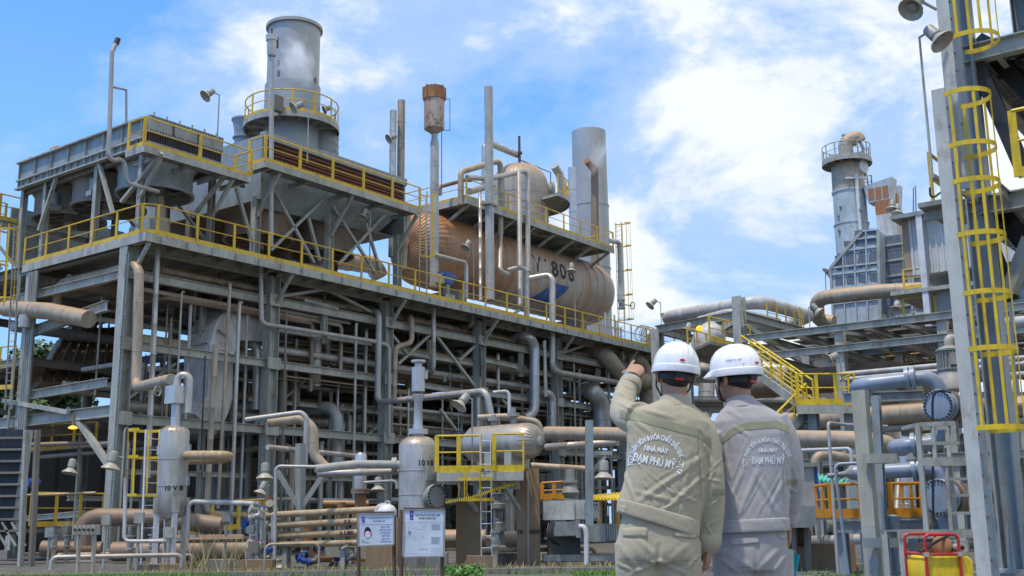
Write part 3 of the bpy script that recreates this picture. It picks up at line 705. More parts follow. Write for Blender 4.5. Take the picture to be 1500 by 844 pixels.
railing('small yellow railing at the far left end of the left air cooler', [P(.2, 8.2, 13.56), P(-1.6, 8.2, 13.56), P(-1.6, 9.4, 13.56), P(.2, 9.4, 13.56)], 1.1, .9, group=None)
pipe('brown elbow pipe rising behind the top of the left air cooler', pts((77, 232, 'v6'), (77, 219, 'v6'), (98, 219, 'v6'))+[pt((98, 219, 'v6'))-AZ*.6], .16, 'clad_rust', .25)
pipe('thin pale pipe stub at the far end of the left air cooler top', pts((45, 245, 'u1'), (45, 231, 'u1'), (63, 236, 'u1')), .1, 'pipe_grey', .05)

c2 = thing('air_cooler', 'larger air cooler with rust brown rows of finned tubes behind the middle walkway', 'air cooler', P(6, 0, ZD))
MB().box2(5.7, 5.78, -.4, 8.6, 14.3, 17.1).build('side_wall', 'steel_blue', c2, smooth=False)
MB().box2(14.4, 14.48, -.4, 8.6, 14.6, 17.1).build('side_wall', 'steel_blue', c2, smooth=False)
MB().box2(5.78, 14.4, 8.5, 8.6, 14.6, 17.1).build('end_wall', 'steel_blue', c2, smooth=False)
MB().box2(5.78, 14.4, -.2, 8.5, 16.0, 16.9).build('tube_bundle', 'fin_dark', c2, smooth=False)
MB().box2(5.78, 14.5, -.5, -.15, 16.92, 17.25).build('header_box', 'machine_grey', c2, smooth=False)
MB().box2(5.78, 14.5, -.42, -.15, 15.75, 15.95).build('header_box', 'machine_grey', c2, smooth=False)
for row in range(6):
    tb = MB()
    for k in range(72):
        p0 = P(5.95+k*.117+(row % 2)*.058, -.2, 16.02+row*.15); tb.lathe(p0, -AV, [(0, .05), (.2, .05), (.2, .03), (.24, .03)], 6)
    tb.build('finned_tubes', 'fin_rust', c2, kind='stuff')
plen = [P(5.78, -.35, 15.75), P(14.4, -.35, 15.75), P(13.4, .35, 14.5), P(6.3, .35, 14.2)]
MB().prism(plen, AV*.05).build('plenum_wall', 'steel_blue', c2, smooth=False)
MB().box2(5.8, 14.4, .3, 8.5, 14.5, 14.56).build('plenum_floor', 'steel_dark', c2, smooth=False)
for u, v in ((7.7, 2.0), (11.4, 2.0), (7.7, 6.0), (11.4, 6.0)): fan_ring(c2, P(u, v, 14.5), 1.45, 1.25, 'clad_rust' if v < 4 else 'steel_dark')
for u in (5.75, 9.9, 14.3):
    for v in (-.1, 4.2, 8.4):
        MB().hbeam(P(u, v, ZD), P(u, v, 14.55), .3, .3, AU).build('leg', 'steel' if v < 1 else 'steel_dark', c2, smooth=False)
for a, b in (((396, 270), (460, 385)), ((397, 366), (478, 288)), ((487, 302), (550, 400)), ((495, 388), (563, 315)), ((452, 320), (468, 382)), ((536, 328), (558, 400)), ((346, 275), (371, 362))):
    MB().bar(pv(*a, -.05), pv(*b, -.05), .12, .12).build('brace', 'steel', c2, smooth=False)
w3 = thing('walkway', 'long grey walkway with struts along the finned tubes of the middle air cooler', 'walkway', P(9, -1.1, 15.4))
zw = lambda u: 15.4
MB().box2(4.9, 14.2, -1.6, -.55, 15.4, 15.45).build('floor_plate', 'grating', w3, smooth=False)
MB().box2(4.9, 14.2, -1.64, -1.605, 15.2, 15.47).build('edge_beam', 'steel', w3, smooth=False)
MB().box2(4.86, 4.895, -1.64, -.4, 15.2, 15.47).build('edge_beam', 'steel', w3, smooth=False)
for u in (5.2, 7.5, 9.9, 12, 13.9): MB().hbeam(P(u, -1.6, 15.3), P(u, .1, 15.3), .12, .18, AZ).build('bracket', 'steel', w3, smooth=False)
for u in (5.75, 9.9, 14.1): MB().bar(P(u, -1.5, 15.2), P(u, -.2, 13.6), .13, .13).build('strut', 'steel', w3, smooth=False)
railing('yellow railing of the long walkway along the finned tubes', [P(4.9, -.6, 15.45), P(4.9, -1.58, 15.45), P(14.2, -1.58, 15.45)], 1.1, 1.9, group=None, post_w=.14)
ladder('caged ladder dropping from the end of the long cooler walkway past the drum head', P(15.0, -1.1, ZD+.03), P(15.0, -1.1, 16.6), AV, .45, 'steel', (13.6, 16.6), AU, 'yellow', hoops=[13.6, 16.6])
# grey pipe hanging under the cooler
pipe('dusty pipe hung below the middle air cooler and dropping at its right end', pts((486, 270, 'v.1'), (488, 283, 'v.1'), (600, 314, 'v.1'), (592, 340, 'v.1'), (590, 395, 'v.1')), .19, 'clad_tan', .4, .9)
pipe('big tan pipe lying on the deck behind the cooler braces', pts((440, 375, 'v7'), (548, 388, 'v7'), (556, 405, 'v7')), .5, 'clad_tan', .8, 1.)
solo(MB().box2(.5, 6, 9.5, 9.6, 12.2, 14.6), 'wind_panel', 'steel_blue', 'pale flat panel behind the legs of the left air cooler', 'panel', smooth=False)

# ------------------------------------------------------------------ stacks and vents above the deck
sc = pv(427, 190, 5.2); sc = P(*uvz(sc)[:2], 16.5); rs = pxr(80, sc)
st = thing('exhaust_stack', 'wide grey exhaust stack with a rolled rim, tallest on the left side of the plant', 'stack', sc)
zt = 0
zt = uvz(pv(427, 42, uvz(sc)[1]))[2]; zm = uvz(pv(427, 128, uvz(sc)[1]))[2]; zp = uvz(pv(427, 180, uvz(sc)[1]))[2]
MB().lathe(sc, AZ, [(0, rs*1.03), (zm-16.5, rs*1.03), (zm-16.45, rs*.97)], 40, caps=False).build('lower_shell', 'stack_grey', st)
MB().lathe(sc+AZ*(zm-16.5), AZ, seams([(0, rs*.97), (zt-zm-.06, rs*.97), (zt-zm-.06, rs*1.06), (zt-zm+.1, rs*1.06), (zt-zm+.1, rs*.93), (zt-zm-1.2, rs*.93)], 1.9, .004, .006), 40, caps=False).build('upper_shell', 'stack_upper', st)
MB().lathe(sc+AZ*(zm-16.5), AZ, [(-.02, rs*1.0), (.03, rs*1.0), (.03, rs*.97)], 40, caps=False).build('joint_band', 'rust', st)
for dx, dy in ((408, 92), (408, 108), (462, 118)):
    p = pv(dx, dy, uvz(sc)[1]-rs*.98); MB().box(p, .05, .05, .14).build('test_port', 'steel_dark', st, smooth=False)
MB().box(pv(406, 152, uvz(sc)[1]-rs*1.04), .28, .14, .38).build('access_box', 'steel_dark', st, smooth=False)
def ring_platform(label, c, r0, r1, z, a0, a1, m_plate='grating', rail_label=None, step=.9, rm='yellow'):
    t = thing('ring_platform', label, 'platform', flat(c, z))
    MB().ring(flat(c, z), AZ, r0, r1, .06, 40, a0, a1).build('floor_plate', m_plate, t, smooth=False)
    MB().ring(flat(c, z-.1), AZ, r1-.005, r1+.03, .28, 40, a0, a1).build('edge_beam', 'steel', t)
    d, sd, up = frame_of(AZ)
    k = 12
    for i in range(k+1):
        g = a0+(a1-a0)*i/k; e = sd*math.cos(g)+up*math.sin(g)
        if abs(a1-a0-2*PI) < .01 and i == k: continue
        MB().bar(flat(c, z-.12)+e*r0, flat(c, z-.12)+e*(r1-.02), .06, .14, AZ).build('bracket', 'steel', t, smooth=False)
    base = []
    n = 26
    for i in range(n+1):
        g = a0+(a1-a0)*i/n; base.append(flat(c, z+.03)+(sd*math.cos(g)+up*math.sin(g))*(r1-.04))
    rl = thing('guard_railing', rail_label, 'railing', base[0])
    MB().sweep([p+AZ*1.1 for p in base], .032, 6).build('top_rail', rm, rl); MB().sweep([p+AZ*.6 for p in base], .022, 6).build('mid_rail', rm, rl)
    tb = MB()
    for a, b in zip(base, base[1:]): tb.bar(a+AZ*.09, b+AZ*.09, .012, .18, AZ)
    tb.build('toe_board', rm, rl)
    for i in range(0, n+1, 2):
        if abs(a1-a0-2*PI) < .01 and i == n: continue
        e = flat(base[i]-c, 0).normalized(); pm = MB().box((0, 0, .55), .02, .05, .54, (e, AZ.cross(e), AZ)).mesh('post', Vector(), rm, False); inst('post', pm, rl, base[i])
    return t
ring_platform('round grey platform circling the foot of the wide exhaust stack', sc, rs*1.03, rs*1.03+.95, zp-.25, 0, 2*PI, rail_label='round yellow railing circling the foot of the wide exhaust stack')
t = thing('drum_tank', 'short grey ribbed tank below the round platform beside the finned tubes', 'tank', pv(478, 215, 4.5)-AZ*1.2)
c_ = pv(474, 213, 4.5); MB().lathe(c_-AZ*1.2, AZ, seams([(0, .75), (1.9, .75), (1.95, .0)], .4), 22).build('shell', 'machine_grey', t)
c_ = pv(357, 190, 8.5)
t = thing('round_duct', 'pale blue round duct with a flanged rim behind the left side of the exhaust stack', 'duct', c_-AZ*1.5)
MB().lathe(c_-AZ*2.5, AZ, [(0, .45), (2.0, .45), (2.0, .55), (2.07, .55), (2.07, .45), (2.5, .5), (2.9, .58), (2.95, .64), (3.05, .64), (3.05, .5), (2.6, .45)], 26, caps=False).build('duct_shell', 'pipe_blue', t)
# silencer mast left of the stack
p1 = pv(397, 362, -.9); p2 = pv(398, 84, -.9); p3 = pv(398, 52, -.9)
t = thing('vent_mast', 'thin mast with a small cylindrical silencer on top in front of the wide stack', 'vent', p1)
MB().sweep([p1, p2], .1, 10).build('mast', 'pipe_grey', t)
h = (p3-p2).length; MB().lathe(p2, p3-p2, [(0, .07), (.05, .17), (.14, .2), (h-.25, .2), (h-.24, .24), (h, .24), (h, .1)], 14).build('silencer', 'clad', t)
MB().box(p3+AU*.22+AZ*-.25, .08, .1, .24).build('side_box', 'rust_dark', t, smooth=False); MB().cyl(p3, p3+AZ*.3, .04, n=6).build('tip', 'rust_dark', t)
# bent vent at the far left
t = thing('vent_pipe', 'tall thin vent pipe with a bent dark tip over the left air cooler', 'vent', pv(160, 236, -.9))
MB(); pipe_mb(pts((232, 281, 'v-.9'), (186, 268, 'v-.9'), (182, 231, 'v-.9'), (159, 238, 'v-.9'), (160, 205, 'v-.9'), (164, 76, 'v-.9'), (171, 62, 'v-.9')), .085, .22, 10).build('riser', 'pipe_grey', t)
MB().sweep(pts((170, 65, 'v-.9'), (173, 57, 'v-.9')), .1, 10).build('tip', 'black', t)
MB().sweep(pts((163, 127, 'v-.9'), (185, 132, 'v-.9'), (185, 181, 'v-.9')), .05, 8).build('stay', 'pipe_grey', t)
for (x, y0, y1, w, m_, l) in ((575, 162, 262, 10, 'clad', 'pale stub vent pipe, shorter of the pair behind the cooler end'), (587, 147, 262, 11, 'clad_tan', 'brownish vent pipe, taller of the pair behind the cooler end')):
    a, b = pv(x, y1, 1.5), pv(x, y0, 1.5); solo(MB().lathe(a-AZ*4, AZ, seams([(0, pxr(w, b)), ((b-a).length+4, pxr(w, b)), ((b-a).length+4, pxr(w, b)*.8), ((b-a).length+3, pxr(w, b)*.8)], 1.2, .01), 14, caps=False), 'vent_pipe', m_, l, 'vent')
# rusty silencer
a = pv(636, 420, .2); b = pv(636, 193, .2); r_ = pxr(30, b)
t = thing('steam_silencer', 'rust streaked cylindrical silencer with an orange collar on a tall white pipe', 'silencer', a)
MB().lathe(a, AZ, seams([(0, .22), ((b-a).z-.6, .22), ((b-a).z-.35, .16), ((b-a).z, .16)], 1.4, .008), 16).build('standpipe', 'pipe_grey', t)
z1 = uvz(pv(636, 147, .2))[2]-b.z; z2 = uvz(pv(636, 129, .2))[2]-b.z
m_ = mat('silencer_shell', (.43, .36, .29), .5, .1, (.34, .10, .03), 1., .8, None, 0, .03, rust=.95)
MB().lathe(b, AZ, [(-.1, .2), (0, r_*.6), (.12, r_*.98), (.2, r_), (z1, r_)], 24).build('silencer_body', 'silencer_shell', t)
MB().lathe(b+AZ*z1, AZ, [(0, r_), (0, r_*1.1), (.08, r_*1.1), (.08, r_*1.04), (z2-z1, r_*1.05), (z2-z1, r_*.9), (.2, r_*.9)], 24, caps=False).build('collar', 'rust', t)
for k in range(8):
    e = AU*math.cos(k*PI/4)+AV*math.sin(k*PI/4); MB().box(b+AZ*(z1+(z2-z1)*.55)+e*(r_*1.07), .05, .02, (z2-z1)*.5, (e, AZ.cross(e), AZ)).build('collar_rib', 'rust', t, smooth=False)
MB().sweep(pts((651, 145, 'v.2'), (659, 145, 'v.2'), (659, 191, 'v.2'), (647, 191, 'v.2'), (647, 287, 'v.2')), .025, 6).build('drain_line', 'steel_dark', t)
a = pv(718, 440, .2); b = pv(718, 129, .2)
t = thing('vent_pipe', 'tall plain bluish white vent pipe standing between silencer and domed vessel', 'vent', a)
MB().lathe(a, AZ, seams([(0, .235), ((b-a).z, .235), ((b-a).z, .2), ((b-a).z-1, .2)], 2.4, .006), 18, caps=False).build('vent_shell', 'pipe_grey', t)
MB().box(pv(717, 300, .2), .45, .3, .06).build('clamp', 'steel', t, smooth=False)

# ------------------------------------------------------------------ the big rusty drum and what stands on it
DV, DZ, DR = 4.8, 16.0, 2.08
axc = lambda u: P(u, DV, DZ)
dr = thing('steam_drum', 'huge rust stained horizontal drum numbered on its side with a blue patch', 'drum', axc(29)-AZ*DR)
ca = math.cos
prof = [(0, .0), (.0, .25), (.12, .85), (.35, 1.4), (.7, 1.8), (1.1, 2.0), (1.5, DR)]
MB().lathe(axc(20.2), AU, seams(prof+[(7.2, DR)], .95, .03, .02), 56, caps=False).build('head_shell', 'drum_rust', dr)
MB().lathe(axc(27.4), AU, seams([(0, DR*1.004), (10.6, DR*1.004)], .95, .03, .02), 56, caps=False).build('shell', 'drum_clad', dr)
MB().lathe(axc(38.0), AU, [(0, DR), (.4, 1.98), (.9, 1.65), (1.3, .95), (1.45, 0)], 48).build('rear_head', 'drum_clad', dr)
rb = MB()
for k in range(44):                     # radial cladding seams of the near head
    g = 2*PI*k/44; e = AV*math.cos(g)+AZ*math.sin(g)
    rb.sweep([axc(20.2+t_-.012)+e*r_ for t_, r_ in prof[1:]], .022, 4)
rb.build('head_seams', 'drum_rust', dr, kind='stuff')
MB().lathe(axc(19.9), AU, [(0, .2), (.25, .32), (.4, .3)], 14).build('head_boss', 'rust', dr)
for u in (23, 35):
    MB().box(P(u, DV, 12.6), .35, 1.7, 1.1).build('saddle', 'steel_dark', dr, smooth=False)
wr = wrap_cyl(axc(0), AU, DR+.012)
def on_drum(u, deg):
    return axc(u)+(-AV*math.cos(math.radians(deg))+AZ*math.sin(math.radians(deg)))*DR
lettering('V1806', 1.45, on_drum(31.3, 7), AU, AZ, dr, 'black', .02, wrap_cyl(axc(0), AU, DR+.045), .002, spacing=1.2)
patch = MB(); n_ = 12
for i in range(n_+1):
    g = math.radians(-12-i*3.6); e = -AV*math.cos(g)+AZ*math.sin(g)
    patch.add([], [])
vs, fs = [], []
for i in range(n_+1):
    g = math.radians(-16-i*3.4); e = -AV*math.cos(g)+AZ*math.sin(g); k = i/n_
    vs += [axc(31.2-k*1.5)+e*(DR+.036), axc(33.0-k*1.3)+e*(DR+.036)]
for i in range(n_): fs.append((2*i, 2*i+1, 2*i+3, 2*i+2))
MB().add(vs, fs).build('blue_patch', 'blue_paint', dr)
# platform over the drum
pf = thing('platform', 'grey platform with slanting gusset struts over the top of the huge drum', 'platform', P(29, 3, 18.3))
PZ = 18.45
MB().box2(21.9, 36.9, 1.9, 6.6, PZ-.03, PZ+.03).build('floor_plate', 'grating', pf, smooth=False)
MB().box2(21.86, 36.94, 1.86, 1.895, PZ-.3, PZ+.05).build('edge_beam', 'steel', pf, smooth=False)
MB().box2(21.82, 21.858, 1.86, 6.6, PZ-.3, PZ+.05).build('edge_beam', 'steel', pf, smooth=False)
for k in range(8):
    u = 22.2+k*2.05
    MB().bar(P(u, 2.0, PZ-.25), P(u, 3.4, DZ+DR*.72), .14, .14).build('strut', 'steel', pf, smooth=False)
    MB().hbeam(P(u, 1.95, PZ-.15), P(u, 6.5, PZ-.15), .14, .2, AZ).build('beam', 'steel', pf, smooth=False)
railing('yellow railing along the platform over the huge drum', [P(21.9, 6.5, PZ+.03), P(21.9, 1.92, PZ+.03), P(36.9, 1.92, PZ+.03), P(36.9, 4.5, PZ+.03)], 1.1, 1.9, group=None)
# domed vessel
vc = P(30.7, 4.8, 0); VR = 1.75
dv = thing('domed_vessel', 'upright domed vessel with ribbed tan cladding on top of the huge drum', 'vessel', flat(vc, 18.2))
pr = [(0, VR), (3.6, VR)]+[(3.6+1.45*math.sin(PI/2*i/6), VR*math.cos(PI/2*i/6)) for i in range(1, 7)]
MB().lathe(flat(vc, 18.2), AZ, seams(pr, .8, .02), 40, caps=False).build('shell', 'dome_clad', dv)
rb = MB()
for k in range(32):
    g = 2*PI*k/32; e = AU*math.cos(g)+AV*math.sin(g)
    rb.sweep([flat(vc, 18.2)+AZ*t_+e*(r_+.0) for t_, r_ in [(0, VR)]+pr[1:]], .022, 4)
rb.build('cladding_seams', 'dome_clad', dv, kind='stuff')
mp_ = flat(vc, 21.6)+AU*(VR*.75)-AV*(VR*.62); md = (AU*.78-AV*.62).normalized()
MB().lathe(mp_, md, [(0, .48), (.25, .48), (.25, .62), (.33, .62), (.34, .62), (.42, .62)], 20).build('manhole', 'machine_grey', dv)
tip = flat(vc, 18.2)+AZ*5.0
MB().lathe(tip, AZ, [(0, .16), (.12, .16), (.14, .09), (.7, .09), (.72, .18), (.85, .18), (.87, .08), (1.9, .08)], 10).build('top_vent', 'rust_dark', dv)
MB().sweep([tip+AZ*.35, tip+AZ*.35+AU*3.4, tip+AU*3.4-AZ*2.2], .04, 6).build('vent_stay', 'steel_dark', dv)
pp = flat(vc, 19.95)
d_, s_, u_ = frame_of(AZ)
a_mid = math.atan2((AU*.8-AV*.6).dot(u_), (AU*.8-AV*.6).dot(s_))
ring_platform('curved grey half platform on the right flank of the domed vessel', vc, VR+.03, VR+1.35, 20.75, a_mid-1.35, a_mid+1.0, rail_label='curved yellow railing on the right flank of the domed vessel')
# second stack with the steam
c_ = pv(866, 330, 9.5); c_ = P(*uvz(c_)[:2], ZD); r2 = pxr(52, pv(866, 260, 9.5)); zt = uvz(pv(866, 196, uvz(c_)[1]))[2]
t = thing('exhaust_stack', 'plain wide grey stack right of the domed vessel without any rim', 'stack', c_)
MB().lathe(c_, AZ, [(0, r2), (8.3, r2), (8.3, r2*1.03), (8.42, r2*1.03), (8.42, r2), (13.2, r2), (13.2, r2*1.03), (13.3, r2*1.03), (13.3, r2*.98), (zt-ZD, r2*.96), (zt-ZD, r2*.9), (zt-ZD-2, r2*.9)], 44, caps=False).build('stack_shell', 'stack_upper', t)
a = pv(840, 345, 8); b = pv(840, 247, 8); solo(MB().lathe(a-AZ*5, AZ, seams([(0, pxr(12, b)), ((b-a).length+5, pxr(12, b)), ((b-a).length+5, 0)], 2), 16, caps=False), 'vent_pipe', 'clad_new', 'slim white capped pipe touching the left side of the rimless stack', 'vent')
t = thing('relief_vent', 'rusty vent pipe with a slanted open snout in front of the rimless stack', 'vent', pv(872, 400, 5))
q = pts((872, 400, 'v5'), (871, 248, 'v5'), (859, 236, 'v5')); w_ = pxr(12, q[1])
MB().sweep(q[:2]+[q[1]+(q[2]-q[1])*.12], w_, 14).build('standpipe', 'clad_rust', t)
MB().sweep([q[1]+(q[2]-q[1])*.05, q[2]], [w_*1.02, w_*.75], 14).build('snout', 'rust', t)
for k in range(7): MB().cyl(P(34.6, 1.2, 12.2)+AV*.0+AU*(k*.12), P(34.6, 1.2, 13.6+.1*(k % 3))+AU*(k*.12), .03, n=6).build('snout_drain', 'steel', t) if False else None
ladder('caged yellow ladder at the right end of the huge drum', P(36.6, 1.3, ZD+.03), P(36.6, 1.3, 20.1), AV, .45, 'steel', (13.7, 20.1), AU*.6-AV*.8, 'yellow', hoops=[13.7, 15.3, 16.9, 18.5, 20.0])
pipe('grey pipe looping down right of the drum ladder with a valve at its foot', pts((893, 353, 'v1'), (908, 355, 'v1'), (909, 444, 'v1')), .15, 'pipe_grey', .3)
pipe('white slanting duct between domed vessel and rimless stack', pts((812, 243, 'v7'), (820, 256, 'v7'), (828, 300, 'v7')), .3, 'clad_new', .4)

# pipework round the domed vessel
for l, q, w, m_ in (
    ('tan clad pipe rising over the drum platform and dropping behind the plain vent', ((675, 300, 'v2.2'), (675, 252, 'v2.2'), (722, 238, 'v2.2'), (733, 236, 'v2.2'), (733, 345, 'v2.2')), 9, 'clad_tan'),
    ('clad pipe looping over from behind the plain vent onto the dome top', ((710, 268, 'v5'), (710, 213, 'v5'), (718, 210, 'v5'), (758, 227, 'v5')), 10, 'clad'),
    ('clad pipe running level then dropping in front of the domed vessel', ((684, 260, 'v2'), (715, 262, 'v2'), (758, 253, 'v2'), (773, 249, 'v2'), (773, 398, 'v1.4')), 8, 'clad'),
    ('slender clad riser just left of the dropping pipe by the dome', ((760, 250, 'v1.8'), (762, 448, 'v.2')), 7, 'clad'),
    ('rusty thin pipe curving up from the left onto the drum platform', ((643, 286, 'v3'), (643, 274, 'v3'), (680, 264, 'v3'), (690, 264, 'v3')), 6, 'clad_rust'),
    ('short fat clad pipe lying on the drum platform left of the plain vent', ((687, 281, 'v3.4'), (716, 273, 'v3.4'), (722, 271, 'v3.4')), 10, 'clad'),
    ('thin clad pipe standing on the near end of the drum', ((703, 284, 'v1.6'), (704, 440, 'v.4')), 5, 'clad'),
    ('clad pipe bent twice over the deck railing below the drum number', ((745, 396, 'v.6'), (766, 391, 'v-.2'), (771, 400, 'v-.2'), (772, 498, 'v-.2')), 8, 'clad'),
    ('clad pipe hanging over the deck edge and running right below the deck', ((776, 408, 'v.6'), (803, 403, 'v-.3'), (809, 408, 'v-.6'), (809, 540, 'v-.6'), (820, 546, 'v-.6'), (915, 562, 'v-.6')), 9, 'clad'),
    ('thin clad pipe between the vent masts beside the drum', ((733, 345, 'v2.2'), (732, 398, 'v1'), (745, 402, 'v1')), 7, 'clad'),
    ('pale pipe bent down onto the deck left of the blue valve', ((636, 373, 'v-.2'), (680, 384, 'v-.2'), (683, 388, 'v-.2'), (683, 436, 'v-.2')), 6, 'clad')):
    q = pts(*q); pipe(l, q, pxr(w, q[0]), m_, pxr(w, q[0])*2.6, 1.1)
# blue actuator valve on the deck
c_ = pv(654, 408, -.3)
t = thing('control_valve', 'bright blue actuated valve on the deck in front of the drum head', 'valve', flat(c_, ZD))
MB().box(c_, .3, .2, .28).build('actuator', 'blue_paint', t, smooth=False); MB().cyl(c_+AZ*.1-AU*.5, c_+AZ*.1+AU*.55, .17, n=14).build('cylinder', 'blue_paint', t)
MB().box(c_-AZ*.55, .12, .12, .4).build('yoke', 'machine_grey', t, smooth=False); MB().box(c_-AZ*1.1, .4, .2, .2).build('valve_body', 'blue_paint', t, smooth=False)
MB().box(c_-AU*.55-AZ*.1, .25, .15, .22).build('cabinet', 'lamp_white', t, smooth=False)
MB().box(flat(c_, ZD+.3), .3, .3, .3).build('pedestal', 'steel', t, smooth=False)
c_ = pv(910, 446, 1); t = thing('valve', 'hand wheel valve at the foot of the looping pipe by the drum ladder', 'valve', c_)
MB().lathe(c_-AZ*.3, AZ, [(0, .25), (.1, .25), (.12, .14), (.5, .14), (.52, .25), (.6, .25)], 12).build('valve_body', 'machine_grey', t)
MB().cyl(c_, c_+AU*.8-AV*.3, .04, n=6).build('stem', 'steel', t); MB().ring(c_+AU*.85-AV*.32, AU*.9-AV*.35, .2, .25, .04, 16).build('handwheel', 'steel_dark', t)
c_ = P(43, 1.2, ZD); t = thing('electrical_cabinet', 'pair of grey cabinets on the right end of the deck under a post frame', 'cabinet', c_)
MB().box(P(41.2, 1.5, ZD+.95), .5, .4, .9).build('cabinet', 'machine_grey', t, smooth=False); MB().box(P(42.6, 1.5, ZD+.7), .4, .4, .65).build('cabinet', 'machine_grey', t, smooth=False)
MB().bar(P(40.2, .4, ZD+2.9), P(43.4, .4, ZD+3.1), .2, .25).build('crossbar', 'steel_blue', t, smooth=False); MB().hbeam(P(43.4, .4, ZD), P(43.4, .4, ZD+3.2), .35, .35, AU).build('post', 'steel_blue', t, smooth=False)
coil = MB()
for k in range(9): coil.ring(P(36.2+k*.16, -.3, ZD+1.1), (AU*.9+AV*R.uniform(-.4, .4)+AZ*R.uniform(-.3, .3)), .5, .53, .03, 18)
solo(coil, 'hose_coil', 'machine_grey', 'tangled grey cable coils hanging at the deck railing below the drum end', 'cable')
rk = thing('valve_rack', 'small rack of upright tubes at the deck railing below the numbered drum', 'rack', P(33.4, .2, ZD))
for k in range(7): MB().cyl(P(32.6+k*.35, .2, ZD), P(32.6+k*.35, .2, ZD+1.3+.35*((k*5) % 3)), .06, n=8).build('tube', 'clad', rk)
MB().bar(P(32.4, .2, ZD+1.2), P(35, .2, ZD+1.2), .05, .05).build('crossbar', 'steel', rk, smooth=False)
for x, y0, y1, l in ((235, 318, 290, 'squat clad pot valve behind the front corner of the deck railing'),):
    c_ = pv(x, y0, .8); t = thing('pot_valve', l, 'valve', flat(c_, ZD)); MB().lathe(flat(c_, ZD), AZ, [(0, .2), (.3, .2), (.32, .38), (1.3, .38), (1.35, .2), (1.8, .2), (1.82, .12), (2.6, .12), (2.62, .2), (2.9, .15), (3.3, .1)], 16).build('pot', 'clad_tan', t)

# floodlights on and above the decks
for l, (x0, y0, d), y1, aim, s in (
    ('floodlight on the pole at the walkway of the left air cooler', (318, 213, 'v-1.5'), 138, (-.6, -.5, -.75), 1.2),
    ('floodlight on the pole in front of the finned tubes', (450, 238, 'v-1.5'), 156, (-.8, -.4, -.6), 1.3),
    ('floodlight at the right side of the round stack platform', (491, 195, 'v4'), 160, (-.9, -.3, -.5), 1.1),
    ('floodlight fixed to the brownish vent pipe behind the cooler end', (586, 215, 'v1'), 203, (-.7, -.4, -.5), 1.2),
    ('floodlight on the deck pole under the end of the finned tube walkway', (541, 406, 'v-1.2'), 312, (-.3, -.3, -1), 1.2),
    ('floodlight on the deck pole in front of the drum by the blue valve', (694, 441, 'v-1.2'), 358, (-.5, -.4, -1), 1.2),
    ('floodlight on the deck pole right of the drum number', (843, 478, 'v-1.2'), 392, (-.1, -.2, -1), 1.3),
    ('floodlight on the tilting deck pole left of the white looping pipes', (970, 508, 'v-1.2'), 444, (-.7, -.2, -.7), 1.5),
    ('floodlight on the deck pole between the two air coolers', (366, 366, 'v-1.2'), 262, (-.5, -.3, -.9), 1.2)):
    p0 = pt((x0, y0, d)); v_ = uvz(p0)[1]; h = uvz(pv(x0, y1, v_))[2]-p0.z
    floodlight(l, p0, h, aim, .3, s=s)
# steam drifting off the two stacks
def steam(label, c, rx, rz, dens, tilt):
    m = bpy.data.materials.new('steam'); m.use_nodes = True; t = m.node_tree; t.nodes.clear()
    o = t.nodes.new('ShaderNodeOutputMaterial'); v = t.nodes.new('ShaderNodeVolumePrincipled'); v.inputs['Color'].default_value = (.95, .97, 1, 1); v.inputs['Anisotropy'].default_value = .3
    tc = t.nodes.new('ShaderNodeTexCoord'); n = t.nodes.new('ShaderNodeTexNoise'); n.inputs['Scale'].default_value = 2.0; n.inputs['Detail'].default_value = 7; n.inputs['Roughness'].default_value = .6; n.inputs['Distortion'].default_value = .6
    t.links.new(tc.outputs['Object'], n.inputs['Vector'])
    ln = t.nodes.new('ShaderNodeVectorMath'); ln.operation = 'LENGTH'; t.links.new(tc.outputs['Object'], ln.inputs[0])
    mr = t.nodes.new('ShaderNodeMapRange'); mr.inputs[1].default_value = .05; mr.inputs[2].default_value = 1; mr.inputs[3].default_value = .25; mr.inputs[4].default_value = -.42
    t.links.new(ln.outputs['Value'], mr.inputs[0])
    ad = t.nodes.new('ShaderNodeMath'); ad.operation = 'ADD'; t.links.new(n.outputs[0], ad.inputs[0]); t.links.new(mr.outputs[0], ad.inputs[1])
    m2 = t.nodes.new('ShaderNodeMapRange'); m2.inputs[1].default_value = .52; m2.inputs[2].default_value = .9; m2.inputs[4].default_value = dens
    t.links.new(ad.outputs[0], m2.inputs[0]); t.links.new(m2.outputs[0], v.inputs['Density']); t.links.new(v.outputs[0], o.inputs['Volume'])
    mb = MB().lathe((0, 0, -1), AZ, [(1-math.cos(PI*i/10), math.sin(PI*i/10)) for i in range(11)], 20)
    me = mb.mesh('steam', Vector(), 'clad'); me.materials.clear(); me.materials.append(m)
    ob = bpy.data.objects.new('steam', me); COL.objects.link(ob); ob.location = c; ob.scale = (rx, rx*.8, rz); ob.rotation_euler = (0, tilt, 0); ob['kind'] = 'stuff'; ob['label'] = label
steam('white steam drifting in front of the wide rimmed stack', pv(436, 84, 1.2), 2.1, 3.0, 3.2, -.6)
steam('thin white steam in front of the rimless stack', pv(880, 225, 3.5), 1.6, 3.6, 1.5, .3)
steam('faint steam rising by the big pipe at the left ground level', pv(95, 775, 1), .8, 1.5, 1.6, 0)
def smooth_path_(p, k=6):
    out = []
    for i in range(k+1):
        t = i/k; out.append(p[0]*((1-t)**2)+p[1]*(2*t*(1-t))+p[2]*(t*t))
    return out
